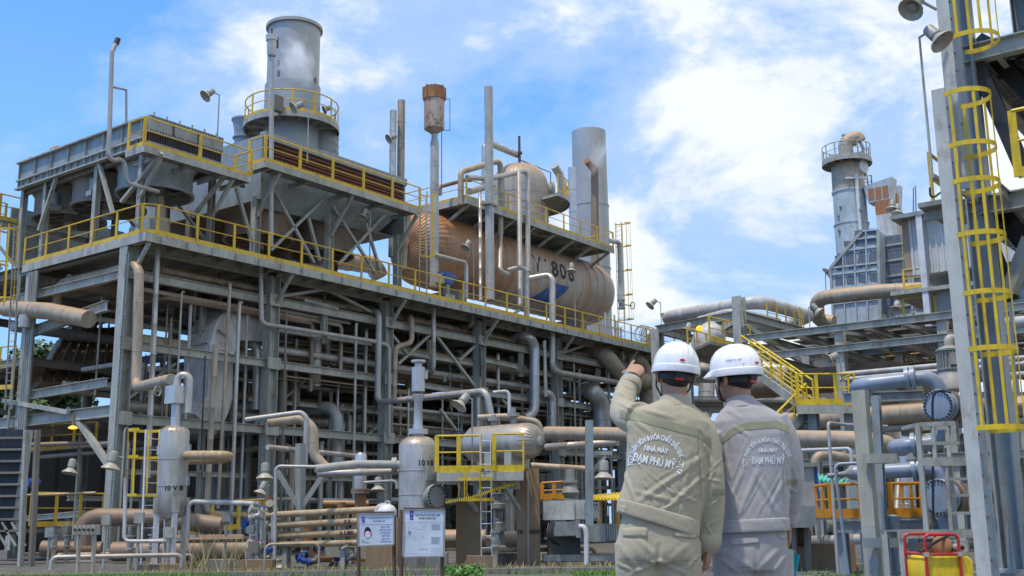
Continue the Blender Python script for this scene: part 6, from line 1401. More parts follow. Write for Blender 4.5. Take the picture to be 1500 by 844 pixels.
for l, (v0, v1), u, z, r_, m_ in (
    ('fat dark clad pipe running along the rack under its lower beams', (vl+3, uvz(rp(1315, 540))[1]), ru+2.2, zB-.78, .50, 'clad_rust'),
    ('second fat dull pipe on the rack behind the dark one', (vl-6, vrr), ru+5, zB-.6, .42, 'clad_tan'),
    ('upper thin pale pipe of the pair along the rack', (uvz(rp(1238, 545))[1], vrr), ru-.5, rp(1300, 545).z, .085, 'pipe_white'),
    ('lower thin pale pipe of the pair along the rack', (uvz(rp(1238, 545))[1], vrr), ru-.5, rp(1300, 553).z, .085, 'pipe_white'),
    ('fat dull clad pipe low on the rack behind the beige post', (vl+2, vrr), ru+.6, rp(1300, 605).z, .36, 'clad_tan'),
    ('thinner dull pipe just under the fat low rack pipe', (vl+2, vrr), ru+.8, rp(1300, 624).z, .16, 'clad'),
    ('dark pipe deepest on the lower tier of the rack', (vl+2, vrr), ru+8, zB-1.6, .4, 'clad_rust'),
    ('grey pipe crossing the rack at mid height', (vl, vrr), ru+3.4, zB-2.2, .2, 'pipe_grey')):
    q = [P(u, v0, z), P(u, v1, z)]
    if 'fat dark' in l: q += [P(u, v1, z-2.2)]
    pipe(l, q, r_, m_, r_*2.2, 1.2 if r_ > .12 else 0)
rr = random.Random(13)
for k in range(30):
    v = vl+3-rr.uniform(0, vl-vrr+3); u = ru+rr.uniform(.5, 12); z1 = rr.uniform(2.5, zB-.5)
    rad, m_ = rr.choice([.06, .09, .13, .2]), rr.choice(['clad', 'clad_tan', 'pipe_grey', 'steel_dark']); pipe(f'{siz(rad)} {MW[m_]} bent pipe '+('below the left part' if v > vr[1] else 'below the right part')+' of the right hand rack', [P(u+rr.uniform(1, 4), v, z1), P(u, v, z1), P(u, v, .2)], rad, m_, seam=0, group='pipes under the right hand rack', n=10)
for k in range(7):
    v = vl+2-k*2.6; u = ru+rr.uniform(2, 9); t = thing('pump', 'small shaded pump on its base under the right hand pipe rack', 'pump', P(u, v, 0), 'pumps under the right hand rack')
    MB().box(P(u, v, .25), .8, .4, .25).build('base', 'concrete', t, smooth=False); MB().cyl(P(u-.7, v, .85), P(u+.2, v, .85), .3, n=14).build('motor', 'machine_grey', t); MB().lathe(P(u+.3, v, .85), AU, [(0, .15), (.1, .4), (.35, .4), (.4, .2), (.5, .2)], 14).build('casing', 'pipe_blue', t)
for i, (x0, y0, x1, y1, n_) in enumerate(((1340, 500, 1420, 488, 6), (1180, 519, 1250, 511, 5))):
    railing(('yellow railing on the rack top right of the rack column', 'yellow railing on the rack top near the stair')[i], [rp(x0, y0)+AU*9, rp(x1, y1)+AU*9], .9, 1.0, group=None)
floodlight('floodlight on a pole standing on the right pipe rack by the boiler', rp(1187, 488), .95, (.6, -.2, -.8), .2, s=1.0)
floodlight('floodlight on the rack top in front of the boiler casing', rp(1318, 472), .6, (-.3, -.4, -.8), .15, s=1.0)

# white pipe loop on the frame beyond the helmets
wu = 29.
lp = lambda x, y, Y=60.: at(x, y, Y)
t = thing('pipe_loop', 'big white rust flecked pipe loop on top of the steel beyond the helmets', 'pipe', lp(1080, 460))
zL = lp(1110, 441).z
qv = [az(1085, 489, zL), az(968, 466, zL), az(1112, 441, zL), az(1186, 463, zL), az(1150, 478, zL)]
pipe_mb(qv, .37, 1.1, 16).build('pipe_run', 'pipe_white', t)
for l, q, r_ in (('thinner white pipe loop tucked under the big white one', [az(1052, 478, zL-1.0), az(1020, 470, zL-1.0), az(1075, 455, zL-1.0), az(1140, 470, zL-1.0)], .2), ('thin white pipe laid behind the white loop', [az(1060, 470, zL-.9), az(1170, 480, zL-.9)], .14)):
    pipe(l, q, r_, 'pipe_white', .7)
sf = thing('steel_trestle', 'grey steel trestle carrying the white pipe loop beyond the helmets', 'trestle', flat(lp(1083, 700), 0))
zF = zL-1.75
fA, fB, fC = az(962, 483, zF), az(1083, 461, zF), az(1180, 487, zF)
for p in (fA, fB, fC, fA+AU*8, fC+AU*8): MB().hbeam(flat(p, 0), p+AZ*(.9 if p is fB else .0), .5, .5, AU).build('column', 'steel', sf, smooth=False)
for a, b in ((fA, fB), (fB, fC), (fA+AU*8, fC+AU*8), (fA.lerp(fB, .5), fB.lerp(fC, .6)), (fA.lerp(fB, .2), fC), (fA, fA+AU*8), (fC, fC+AU*8)):
    MB().hbeam(a, b, .3, .4, AZ).build('beam', 'steel', sf, smooth=False)
for a, b in ((fA.lerp(fB, .2)-AZ*1.8, fB-AZ*.2), (fB-AZ*.4, fC-AZ*1.8)): MB().bar(a, b, .25, .25).build('brace', 'steel', sf, smooth=False)
for z in (-2.6, -4.2):
    MB().hbeam(fA+AZ*z, fC+AZ*z, .3, .4, AZ).build('beam', 'steel_dark', sf, smooth=False)
    for k in range(5): pipe('dull pipe on the tiers of the trestle below the white loop', [fA.lerp(fC, .1)+AZ*(z+.5)+AU*(k*1.2), fC+AZ*(z+.5)+AU*(k*1.2)], .18+.08*(k % 3), ('clad', 'clad_tan', 'pipe_grey', 'clad_rust', 'clad')[k], seam=1.5, group='pipes on the trestle tiers', n=10)
railing('yellow railing at the right end of the white pipe loop', [az(1125, 474, zF+.2), az(1178, 487, zF+.2), az(1172, 480, zF+.2)], 1.1, .9, group=None)
t = thing('curved_hood', 'white curved duct hood beyond the left helmet railing', 'duct', at(1040, 510, 56)); pipe_mb([at(1060, 492, 56), at(1044, 490, 56), at(1034, 500, 56), at(1034, 520, 56)], .75, .8, 14).build('hood_shell', 'pipe_white', t)
floodlight('floodlight with an amber glass beyond the railing left of the left helmet', at(1018, 520, 55), 1.4, (-.4, -.3, -.8), .3, s=1.3)
solo(MB().lathe(at(1023, 480, 54.6), Vector((.3, -.6, -.7)), [(0, .08), (.05, .17), (.12, .18), (.15, 0)], 14), 'amber_lamp', 'amber_lamp', 'lit amber lamp among the steel beyond the left helmet', 'lamp')
# lower continuation of the walkway and the yellow stair
sw = thing('walkway', 'lower grey landing between the main deck end and the yellow stair', 'walkway', at(1045, 535, 52)); zW = at(1045, 527, 52).z
a, b, c, d = az(1008, 514, zW), az(1062, 530, zW), az(1100, 512, zW), az(1040, 500, zW)
MB().prism([a, b, c, d], -AZ*.12).build('floor_plate', 'grating', sw, smooth=False); MB().bar(a-AZ*.15, b-AZ*.15, .1, .35, AZ).build('edge_beam', 'steel', sw, smooth=False)
for p in (a, b): MB().hbeam(flat(p, 0), p-AZ*.35, .25, .25, AU).build('post', 'steel', sw, smooth=False)
railing('yellow railing along the lower landing behind the left helmet', [a, b], 1.05, 1.1, group=None, post_w=.1)
railing('yellow railing along the back of the lower landing', [d, c], 1.05, 1.1, group=None, post_w=.1)
Ys = 36.
sA, sB = at(1088, 532, Ys+4), at(1178, 598, Ys)
stp = thing('stair', 'grey stair with slanting yellow handrails behind the right worker', 'stair', flat(sB, 0))
wd = Vector((.55, .83, 0)).normalized()*1.0
for o_ in (Vector(), wd): MB().bar(sA+o_, sB+o_, .06, .3, AZ).build('stringer', 'steel', stp, smooth=False)
tm = MB()
for k in range(13): MB().box((sA.lerp(sB, (k+.5)/13))+wd*.5, .14, .5, .02, (flat(sB-sA, 0).normalized(), wd.normalized(), AZ)).build('tread', 'grating', stp, smooth=False)
lA, lB = sB+flat(sA-sB, 0)*.02-AZ*.1+Vector((.15, 0, 0)), at(1128, 660, Ys-1.)
for o_ in (Vector(), wd*.9): MB().bar(lA+o_, lB+o_, .06, .3, AZ).build('stringer', 'steel_blue', stp, smooth=False)
for k in range(9): MB().box(lA.lerp(lB, (k+.5)/9)+wd*.45, .13, .45, .02, (flat(lB-lA, 0).normalized(), wd.normalized(), AZ)).build('tread', 'steel_dark', stp, smooth=False)
zP = sB.z+.05; pc = az(1203, 596, zP)
MB().box(pc+AZ*-.06, .95, .7, .05, WORLD_AX).build('landing_plate', 'grating', stp, smooth=False); MB().box(pc+AZ*-.15+Vector((0, -.7, 0)), .97, .03, .14, WORLD_AX).build('landing_edge', 'steel', stp, smooth=False)
for dx in (-.35, .8): MB().hbeam(flat(pc+Vector((dx, -.3, 0)), 0), pc+Vector((dx, -.3, -.1)), .28, .28, AU).build('post', 'steel_blue', stp, smooth=False)
def slant_rail(label, a, b, n, h=1.0):
    t = thing('stair_railing', label, 'railing', b)
    for q, rr_ in ((h, .035), (h*.66, .022), (h*.36, .022)): MB().sweep([a+AZ*q, b+AZ*q], rr_, 6).build('rail', 'yellow_bright', t)
    pm = MB().box((0, 0, h/2), .035, .02, h/2).mesh('post', Vector(), 'yellow_bright', False)
    for k in range(n+1): inst('post', pm, t, a.lerp(b, k/n))
slant_rail('near slanting yellow handrail of the stair behind the right worker', sA, sB, 6); slant_rail('far slanting yellow handrail of the stair behind the right worker', sA+wd, sB+wd, 6)
slant_rail('short yellow handrail of the lower stair flight', lA, lB, 3, .9)
railing('yellow railing round the stair landing right of the right helmet', [pc+Vector((-.9, -.66, 0)), pc+Vector((.92, -.66, 0)), pc+Vector((.92, .6, 0))], .98, .6, 'yellow_bright', group=None)
floodlight('floodlight on a pole at the stair landing', pc+Vector((.55, -.6, 0)), 1.5, (-.9, -.3, -.45), .2, s=1.1)
MB()
# ------------------------------------------------------------------ right middle distance
gm = thing('transformer_box', 'blue grey upright cabinet machine behind the right worker with a chamfered foot', 'machine', flat(at(1180, 800, 24), 0))
a, b = at(1150, 742, 24), at(1192, 684, 24); c_ = (a+b)/2
MB().box(c_+Vector((0, .4, 0)), abs(b.x-a.x)/2, .4, abs(b.z-a.z)/2, WORLD_AX).build('cabinet', 'pipe_grey', gm, smooth=False); MB().box(Vector((b.x+.04, 24.4, c_.z)), .03, .42, abs(b.z-a.z)/2+.02, WORLD_AX).build('cabinet_edge', 'blue_paint', gm, smooth=False)
MB().box(Vector((c_.x, 24.4, b.z+.04)), abs(b.x-a.x)/2+.1, .48, .04, WORLD_AX).build('lid', 'machine_grey', gm, smooth=False)
MB().prism(pts((1150, 741, 23.9), (1200, 741, 23.9), (1200, 762, 23.9), (1190, 773, 23.9), (1150, 773, 23.9)), Vector((0, .9, 0))).build('foot_box', 'steel_blue', gm, smooth=False)
for x in (1163, 1182): MB().bar(flat(at(x, 800, 24.3), .0), at(x, 770, 24.3), .1, .1).build('leg', 'steel_dark', gm, smooth=False)
MB().cyl(at(1155, 785, 24.6), at(1185, 787, 24.6), .2, n=12).build('drive', 'rust_dark', gm)
solo(MB().box(flat(at(1175, 815, 24.9), .28), 1.1, .2, .3, WORLD_AX), 'low_wall', 'concrete_rusty', 'low stained concrete wall behind the right worker and the clipboard', 'wall', smooth=False)
gc = thing('green_canopy', 'small teal green corrugated canopy behind the grey cabinet machine', 'canopy', at(1215, 705, 27))
q = pts((1192, 703, 27), (1192, 694, 27.8), (1242, 704, 27.8), (1238, 709, 27)); MB().prism(q, -AZ*.03).build('canopy_sheet', 'green_sheet', gc, smooth=False)
for k in range(9): MB().bar(q[0].lerp(q[3], k/8)+AZ*.02, q[1].lerp(q[2], k/8)+AZ*.02, .04, .03).build('canopy_ridge', 'green_sheet', gc, smooth=False)
for x in (1196, 1236): MB().bar(flat(at(x, 740, 27.4), 0), at(x, 703, 27.4), .07, .07).build('canopy_post', 'steel_dark', gc, smooth=False)
for l, q, w, m_ in (
    ('tan elbow pipe rising behind the green canopy', ((1195, 760, 29), (1194, 672, 29), (1206, 665, 29), (1290, 680, 31)), 14, 'clad_tan'),
    ('thin pale pipe above the tan elbow running to a short post', ((1170, 660, 29), (1246, 657, 28), (1248, 690, 28)), 5, 'pipe_white'),
    ('thin grey riser with a bend at the top standing left of the beige post', ((1228, 842, 22), (1213, 619, 22), (1236, 622, 22.5), (1300, 625, 22.5)), 5, 'pipe_grey'),
    ('thin grey pipe bent over toward the blue pipe nozzles', ((1243, 842, 21.5), (1223, 686, 21.5), (1228, 680, 21.5), (1305, 676, 21.2)), 5, 'pipe_blue'),
    ('dull clad pipe low behind the orange railing platform', ((1190, 792, 28), (1290, 789, 26)), 14, 'clad'),
    ('fat white vertical pipe behind the orange railing', ((1330, 790, 25), (1328, 640, 25)), 24, 'clad_new'),
    ('tan pipe end behind the tower foot at the right edge', ((1478, 737, 19), (1540, 736, 19)), 32, 'clad_rust'),
    ('white pipe crossing behind the tower ladder at the right edge', ((1440, 478, 24), (1530, 468, 23)), 17, 'pipe_white'),
    ('lower white pipe crossing behind the tower ladder', ((1440, 552, 24), (1530, 546, 23)), 8, 'pipe_white'),
    ('pale upright pipe at the right edge beside the tower leg', ((1498, 815, 18.5), (1479, 420, 18.5)), 6, 'pipe_white'),
    ('clad pipe crossing low behind the tower ladder', ((1440, 600, 25), (1530, 590, 24)), 16, 'clad_tan')):
    q = pts(*q); pipe(l, q, pxr(w, q[0]), m_, pxr(w, q[0])*2.4, .9 if 'clad' in m_ else 0)
vm = thing('vertical_motor', 'ribbed grey upright motor on a white cone beside the tower ladder', 'motor', at(1398, 575, 25)); q0 = at(1396, 572, 25)
MB().lathe(q0, AZ, [(0, .42), (.1, .42), (.3, .3), (.45, .26)], 20).build('cone', 'lamp_white', vm)
MB().lathe(q0+AZ*.45, AZ, [(0, .3), (.04, .3), (.05, .25), (.42, .25), (.43, .3), (.47, .3), (.5, .24), (.56, .1)], 20).build('motor_body', 'machine_grey', vm)
fi = MB()
for k in range(24): e = AU*math.cos(k*PI/12)+AV*math.sin(k*PI/12); fi.box(q0+AZ*.68+e*.265, .03, .008, .17, (e, AZ.cross(e), AZ))
fi.build('cooling_fins', 'machine_grey', vm, kind='stuff', smooth=False); MB().box(q0+AZ*.68-WORLD_AX[1]*.29, .1, .02, .13, WORLD_AX).build('nameplate', 'lamp_white', vm, smooth=False)
pipe_mb([q0+AZ*1.0, q0+AZ*1.18, q0+AZ*1.22+AU*.4+Vector((.3, 0, 0))], .1, .15, 12).build('top_bend', 'lamp_white', vm)
# blue grey pipework with the blind flanges
Yb = 21.5
d30 = (at(1334, 554, Yb-.15)-at(1245, 566, Yb+.35)).normalized()
q = [at(1246, 566, Yb+.35)+AU*.9, at(1245, 566, Yb+.35), at(1366, 551, Yb-.2), at(1378, 600, Yb-.2), at(1362, 649, Yb-.2), at(1302, 655, Yb+.1), at(1302, 655, Yb+.1)+AU*.8]
q[3] = Vector((q[2].x+.12, q[2].y+.02, at(1378, 600, Yb).z)); q[4] = Vector((q[3].x, q[3].y, at(1362, 648, Yb-.2).z)); q[2] = Vector((q[3].x, q[3].y, q[2].z))
pipe('blue grey pipe bending down behind the upper blind flange in a big U', q, .145, 'pipe_blue', .3, flanges=[(at(1334, 554.5, Yb-.15), d30), (at(1343, 651, Yb-.13), d30)])
q = [at(1252, 693, Yb+.3)-d30*.02, at(1345, 688, Yb-.1), at(1377, 688, Yb-.2), at(1384, 762, Yb-.2)]; q[2] = q[1]+d30*.42; q[3] = Vector((q[2].x, q[2].y, .7))
t = pipe('lowest blue grey pipe with a tapered nozzle at its left end', q, .14, 'pipe_blue', .3, flanges=[(at(1344, 688, Yb-.1), d30)])
MB().lathe(q[0]+d30*.01, -d30, [(0, .14), (.08, .12), (.16, .06), (.3, .045), (.3, .1), (.36, .1), (.37, .045), (.5, .045)], 14).build('nozzle', 'machine_grey', t)
MB().cyl(q[0]+d30*.4-AZ*.14, q[0]+d30*.4-AZ*.4, .34, n=18).build('pad', 'machine_grey', t) if False else None
for y, r_, l in ((594, .30, 'upper blue grey blind flange with a ring of bolts on a brown barrel'), (728, .33, 'lower blue grey blind flange with a ring of bolts behind the pale steps')):
    c_ = at(1374, y, Yb-.75); ax = (AU*.93+WORLD_AX[0]*.3).normalized(); t = thing('blind_flange', l, 'flange', c_-AZ*r_)
    MB().lathe(c_, ax, [(-.01, 0), (0, r_-.01), (.01, r_), (.07, r_), (.075, r_*.86), (.095, r_*.86), (.10, r_), (.2, r_), (.22, r_*.9)], 32).build('flange_plate', 'pipe_blue', t)
    MB().cyl(c_+ax*.2, c_+ax*1.6, r_*.8, n=26).build('barrel', 'pipe_brown', t)
    MB().lathe(c_+ax*.34, ax, [(0, r_*.8), (0, r_*.98), (.09, r_*.98), (.09, r_*.8)], 28).build('rear_flange', 'steel_dark', t)
    d_, s_, u_ = frame_of(ax); bm_ = MB().cyl(-ax*.035, ax*.26, .020, n=6).mesh('bolt', Vector(), 'steel_black')
    for k in range(26): inst('bolt', bm_, t, c_+(s_*math.cos(k*PI/13)+u_*math.sin(k*PI/13))*(r_*.89))
pipe('black rubber hose hanging in front of the blind flanges', [at(1392, 575, 19.9), at(1383, 572, 20.2), at(1368, 574, 20.3), at(1366, 590, 20.3), at(1367, 760, 20.2)], .022, 'black', .12, cat='hose', name='hose', n=8)
bp_ = thing('beige_post', 'thick beige box post with a grey foot in front of the blue grey pipes', 'post', flat(at(1272, 844, 19.5), 0))
x0, x1 = at(1262, 700, 19.5), at(1281, 700, 19.5); xm = flat(at(1274, 720, 19.6), 0)
zt_ = at(1270, 571, 19.6).z; zp_ = .98
MB().box(xm+AZ*((zt_+zp_)/2)+Vector((0, .12, 0)), .105, .12, (zt_-zp_)/2).build('post_upper', 'tan_paint' if 'tan_paint' in MATS else 'beige' if 'beige' in MATS else 'lamp_white', bp_, smooth=False)
MB().box(xm+AZ*zp_/2+Vector((0, .12, 0)), .107, .122, zp_/2).build('post_lower', 'steel', bp_, smooth=False)
for y, m_ in ((672, 'steel'), (795, 'steel_blue')): MB().box(at(1285, y, 19.45)+Vector((.05, .0, 0)), .26, .1, .08, WORLD_AX).build('bracket_beam', m_, bp_, smooth=False)
solo(MB().hbeam(flat(at(1292, 780, 20.4), 0), at(1283, 580, 20.4), .14, .14, AU), 'steel_post', 'steel_blue', 'slim blue grey post right behind the beige post', 'post', smooth=False)
solo(MB().hbeam(at(1236, 583, 23), at(1352, 579, 22.2), .12, .2, AZ), 'steel_beam', 'steel_blue', 'short grey beam behind the top of the beige post', 'beam', smooth=False)
solo(MB().lathe(flat(at(1312, 830, 20.5), .1), AZ, [(0, .14), (.05, .14), (.06, .07), (.5, .07), (.6, .1), (.9, .12), (1.02, .14), (1.06, 0)], 14), 'vertical_nozzle', 'pipe_blue', 'blue grey upright nozzle with a foot flange behind the pale steps', 'nozzle')
# orange platform
ob = thing('orange_platform', 'low grey steel platform with beams behind the beige post', 'platform', flat(at(1300, 840, 22.5), 0)); zO = at(1300, 758, 22.5).z
ox0, ox1 = at(1219, 758, 22.6).x, at(1352, 758, 22.6).x
MB().box(Vector(((ox0+ox1)/2, 23.2, zO-.02)), (ox1-ox0)/2, .65, .02, WORLD_AX).build('floor_plate', 'grating', ob, smooth=False)
MB().hbeam(Vector((ox0, 22.58, zO-.17)), Vector((ox1, 22.58, zO-.17)), .1, .24, AZ).build('beam', 'steel_blue', ob, smooth=False)
for x in (1236, 1270, 1340): MB().hbeam(flat(at(x, 800, 22.7), 0), flat(at(x, 800, 22.7), zO-.3), .18, .18, AU).build('leg', 'steel_blue', ob, smooth=False)
railing('orange railing on the low platform behind the beige post', [Vector((ox0, 23.7, zO)), Vector((ox0, 22.62, zO)), Vector((ox1, 22.62, zO)), Vector((ox1, 23.7, zO))], .66, .62, 'orange', group=None, post_w=.10)
# pale steps and frame
ps = thing('access_steps', 'pale green grey bolted step frame with a small ladder beside the tower', 'steps', flat(at(1380, 844, 18.3), 0))
Yp = 18.3; PSM = 'steel'
bar_ = lambda n_, a, b, w=.09: MB().bar(a, b, w, w).build(n_, PSM, ps, smooth=False)
zz = lambda y: at(1380, y, Yp).z; xx = lambda x, y: at(x, y, Yp).x
z1, z2, z3, z4 = zz(783), zz(677), zz(622), 0
X = [xx(1322, 800), xx(1360, 780), xx(1400, 800), xx(1436, 790)]
for x in (X[0], X[2]):
    for y_ in (Yp, Yp+.8): bar_('post', Vector((x, y_, 0)), Vector((x, y_, z1)), .09)
bar_('frame_bar', Vector((X[0]-.05, Yp, z1+.0)), Vector((X[3], Yp, z1)), .12); bar_('frame_bar', Vector((X[0], Yp+.8, z1)), Vector((X[3], Yp+.8, z1)), .12)
MB().box(Vector(((X[0]+X[3])/2, Yp+.4, z1+.06)), (X[3]-X[0])/2, .42, .015, WORLD_AX).build('tread_plate', 'grating', ps, smooth=False)
xa, xb, xc, xd = xx(1357, 770), xx(1371, 680), xx(1392, 760), xx(1424, 760)
bar_('post', Vector((xa, Yp+.0, z1)), Vector((xa, Yp, z3)), .075); bar_('post', Vector((xb, Yp, z2)), Vector((xb, Yp, z3)), .06); bar_('post', Vector((xc, Yp-.02, z1)), Vector((xc, Yp-.02, z2)), .06); bar_('post', Vector((xd, Yp-.02, z1)), Vector((xd, Yp-.02, z2+.05)), .06)
bar_('frame_bar', Vector((xa, Yp, z2)), Vector((xd, Yp, z2)), .13); bar_('frame_bar', Vector((xa, Yp, z3)), Vector((xb+.35, Yp, z3+.02)), .07); bar_('frame_bar', Vector((xa, Yp, (z2+z3)/2)), Vector((xd-.1, Yp, (z2+z3)/2)), .055)
bar_('frame_bar', Vector((xb+.1, Yp+.7, z3)), Vector((xd, Yp+.7, z3)), .06); bar_('post', Vector((xd, Yp+.7, z1)), Vector((xd, Yp+.7, z3)), .06); bar_('frame_bar', Vector((xa, Yp, z3)), Vector((xa, Yp+.7, z3)), .06); bar_('frame_bar', Vector((xd, Yp, z2)), Vector((xd, Yp+.7, z2)), .07)
MB().box(Vector(((xa+xd)/2, Yp+.35, z2+.07)), (xd-xa)/2, .35, .012, WORLD_AX).build('tread_plate', 'grating', ps, smooth=False)
for y in (702, 726, 752): bar_('rung', Vector((xc, Yp-.02, zz(y))), Vector((xd, Yp-.02, zz(y))), .045)

# ------------------------------------------------------------------ the tower at the right
YT = 16.5
tw = thing('steel_tower', 'tall steel tower with dark braces and platforms at the right edge', 'tower', flat(at(1478, 820, YT+1), 0))
cb = flat(at(1481, 760, YT+1.0), 0)
tA = cb; tH = 13.
MB().hbeam(tA+AZ*.3, tA+AZ*tH, .36, .34, AV, .03, .02).build('column', 'steel_blue', tw, smooth=False)
for k in range(4):
    e = (AU, -AU, AV, -AV)[k]; MB().prism([tA+AZ*.3+e*.17, tA+AZ*.3+e*.36, tA+AZ*.36+e*.36, tA+AZ*1.0+e*.19], e.cross(AZ)*.03).build('gusset', 'steel_blue', tw, smooth=False)
MB().box(tA+AZ*.29, .4, .4, .025).build('base_plate', 'steel_blue', tw, smooth=False); MB().box(tA+AZ*.13, .62, .62, .14).build('footing', 'concrete', tw, smooth=False)
tB, tC, tD = tA-AV*5.5, tA+AU*5, tA-AV*5.5+AU*5
for p in (tB, tC, tD): MB().hbeam(p+AZ*.02, p+AZ*tH, .36, .34, AV).build('column', 'steel_blue', tw, smooth=False)
zl1 = at(1430, 262, YT).z; zl2 = at(1440, 40, YT).z
zl2 = max(zl2, zl1+2.6)
for z, ov in ((zl1, 1.0), (zl2, .3), (zl2+3.2, .3)):
    for a, b in ((tA, tB), (tC, tD), (tA, tC), (tB, tD)): MB().hbeam(a+AZ*(z-.16), b+AZ*(z-.16), .2, .3, AZ).build('beam', 'steel', tw, smooth=False)
    for k in range(6):
        a = tA.lerp(tB, (k+.5)/6); b = a+AU*5; MB().hbeam(a-AU*(.6 if ov > .5 else 0)+AZ*(z-.1), b+AZ*(z-.1), .1, .18, AZ).build('joist', 'steel', tw, smooth=False)
    for k in range(5):
        MB().box(tA.lerp(tB, .5)+AU*(.5+k*1.0)+AZ*(z+.01), .48, 2.74+ov*.5, .015).build('floor_panel', 'grating', tw, smooth=False)
MB().box(tA+AV*.55+AU*.5+AZ*(zl1-.05), .8, .33, .04).build('balcony_plate', 'grating', tw, smooth=False)
MB().hbeam(tA+AV*.88+AZ*(zl1-.16), tA+AZ*(zl1-.161), .12, .18, AZ).build('bracket', 'steel', tw, smooth=False)
dk = lambda a, b, w=.24: MB().bar(a, b, w, w*.9).build('brace', 'steel_black', tw, smooth=False)
zc = zl1+2.8
dk(at(1408, 40, 17.6), at(1500, 250, 17.2)); dk(at(1436, 60, 18.4), at(1512, 140, 17.8), .3); dk(at(1438, 325, 17.9), at(1486, 440, 17.9), .2); dk(at(1455, 300, 18.2), at(1515, 372, 17.6), .26)
MB().bar(at(1478, 428, 17.7), at(1510, 350, 17.4), .26, .2).build('brace', 'steel', tw, smooth=False)
for k in range(5): MB().bar(at(1425+8*k, 75+8*k, 19), at(1515, 66+14*k, 17.6), .12, .12).build('purlin', 'rust_dark' if k % 2 else 'steel_dark', tw, smooth=False)
t = thing('blue_drum', 'deep blue barrel standing behind the tower foot', 'barrel', flat(at(1492, 810, 19.5), 0)); MB().lathe(flat(at(1490, 810, 19.5), .2), AZ, seams([(0, .29), (.86, .29), (.87, .27), (.88, 0)], .29, .012, .01), 20).build('barrel_body', 'blue_paint', t); MB().box(flat(at(1490, 810, 19.5), .1), .4, .4, .1, WORLD_AX).build('stand', 'concrete', t, smooth=False)
lx = flat(at(1434, 700, YT), 0)
zh = lambda y: at(1420, y, YT).z
ladder('tall pale ladder with yellow cage climbing to the tower platform', lx, lx+AZ*zh(136), AU, .42, 'pale_steel', (zh(630), zh(150)), -AV, 'yellow_bright', hoops=[zh(630), zh(517), zh(437), zh(353), zh(277), zh(225), zh(150)], stringer=.20, cage_r=.40)
lx2 = flat(at(1411, 260, YT+.35), 0)
ladder('upper pale ladder with yellow cage above the tower platform', lx2+AZ*zl1, lx2+AZ*(zl1+6), AU, .42, 'pale_steel', (at(1440, 55, YT).z, zl1+6), -AV, 'yellow_bright', hoops=[at(1440, 55, YT).z, zl1+4, zl1+5.2], stringer=.19, cage_r=.42)
ra = tA+AV*1.25+AU*.1+AZ*(zl1+.03)
railing('bright yellow railing on the tower platform right of the caged ladder', [tA-AV*.75-AU*.55+AZ*(zl1+.03), tA-AV*5.2-AU*.55+AZ*(zl1+.03)], 1.1, 1.2, 'yellow_bright', group=None, post_w=.12)
railing('short yellow railing on the left lip of the tower platform', [tA+AV*.8+AU*1.2+AZ*(zl1), tA+AV*.8+AU*.3+AZ*(zl1)], 1.0, .9, 'yellow_bright', group=None, post_w=.1)
railing('far yellow railing across the tower platform', [tA+AU*4.8-AV*.3+AZ*(zl1+.03), tA+AU*4.8-AV*5+AZ*(zl1+.03)], 1.1, 1.2, 'yellow_bright', group=None)
p0 = at(1366, 262, YT); h_ = at(1344, 55, YT).z-p0.z; MB().bar(p0+AZ*.05, tA+AZ*(zl1-.1), .06, .06).build('lamp_bracket', 'steel', tw, smooth=False)
floodlight('big floodlight on the long pole left of the tower with its mouth showing', p0, h_, (.42, -.42, -.8), .22, s=.95)
floodlight('big floodlight at the top edge of the picture on the tower', at(1372, 14, YT), 0, (-.5, -.3, -.65), .2, s=.95, wall=Vector((-.3, -.05, .15)))
pipe('thin cable conduit drooping from the tower balcony', [at(1362, 275, YT), at(1363, 293, YT), at(1378, 282, YT)], .018, 'steel_black', .1, name='cable', cat='cable', n=6)

# ------------------------------------------------------------------ pump unit on wheels
pu_ = thing('pump_unit', 'wheeled yellow tank pump unit with a red tube frame at the lower right', 'pump unit', flat(at(1375, 844, 14.3), 0))
c_ = flat(at(1378, 844, 14.3), 0); 
def tankpoly(w, z0, z1, c=.06): return [(-w, z0+c), (-w+c, z0), (w-c, z0), (w, z0+c), (w, z1-c), (w-c, z1), (-w+c, z1), (-w, z1-c)]
mb = MB(); rows_ = []
hx, z0, z1 = .29, .12, at(1372, 814, 14.1).z
o0 = c_+Vector((0, -.3, 0))
pl = [o0+Vector((x, 0, z)) for x, z in tankpoly(hx, z0, z1)]
inn = [o0+Vector((x*.92, -.035, z0+(z-z0)*.92+.02)) for x, z in tankpoly(hx, z0, z1)]
n_ = 8; bk = [p+Vector((0, .62, 0)) for p in pl]
mb.add(inn+pl+bk, [tuple(range(n_))]+[(i, (i+1) % n_, n_+(i+1) % n_, n_+i) for i in range(n_)]+[(n_+i, n_+(i+1) % n_, 2*n_+(i+1) % n_, 2*n_+i) for i in range(n_)]+[tuple(range(3*n_-1, 2*n_-1, -1))])
mb.build('tank', 'yellow_bright', pu_, smooth=True, sharp=50)
zf = at(1365, 783, 14).z; xl_, xr_ = c_.x-.29, c_.x+.12
for yo in (-.36, .36):
    pipe_mb([c_+Vector((xl_-c_.x, yo, .05)), c_+Vector((xl_-c_.x, yo, zf)), c_+Vector((xr_-c_.x, yo, zf)), c_+Vector((xr_-c_.x, yo, .05))], .020, .07, 10).build('frame_tube', 'red_paint', pu_)
    MB().sweep([c_+Vector((xl_-c_.x, yo, z1+.02)), c_+Vector((xr_-c_.x, yo, z1+.02))], .016, 8).build('frame_tube', 'red_paint', pu_)
for x in (xl_, xr_): MB().sweep([Vector((x, c_.y-.36, z1+.02)), Vector((x, c_.y+.36, z1+.02))], .016, 8).build('frame_tube', 'red_paint', pu_)
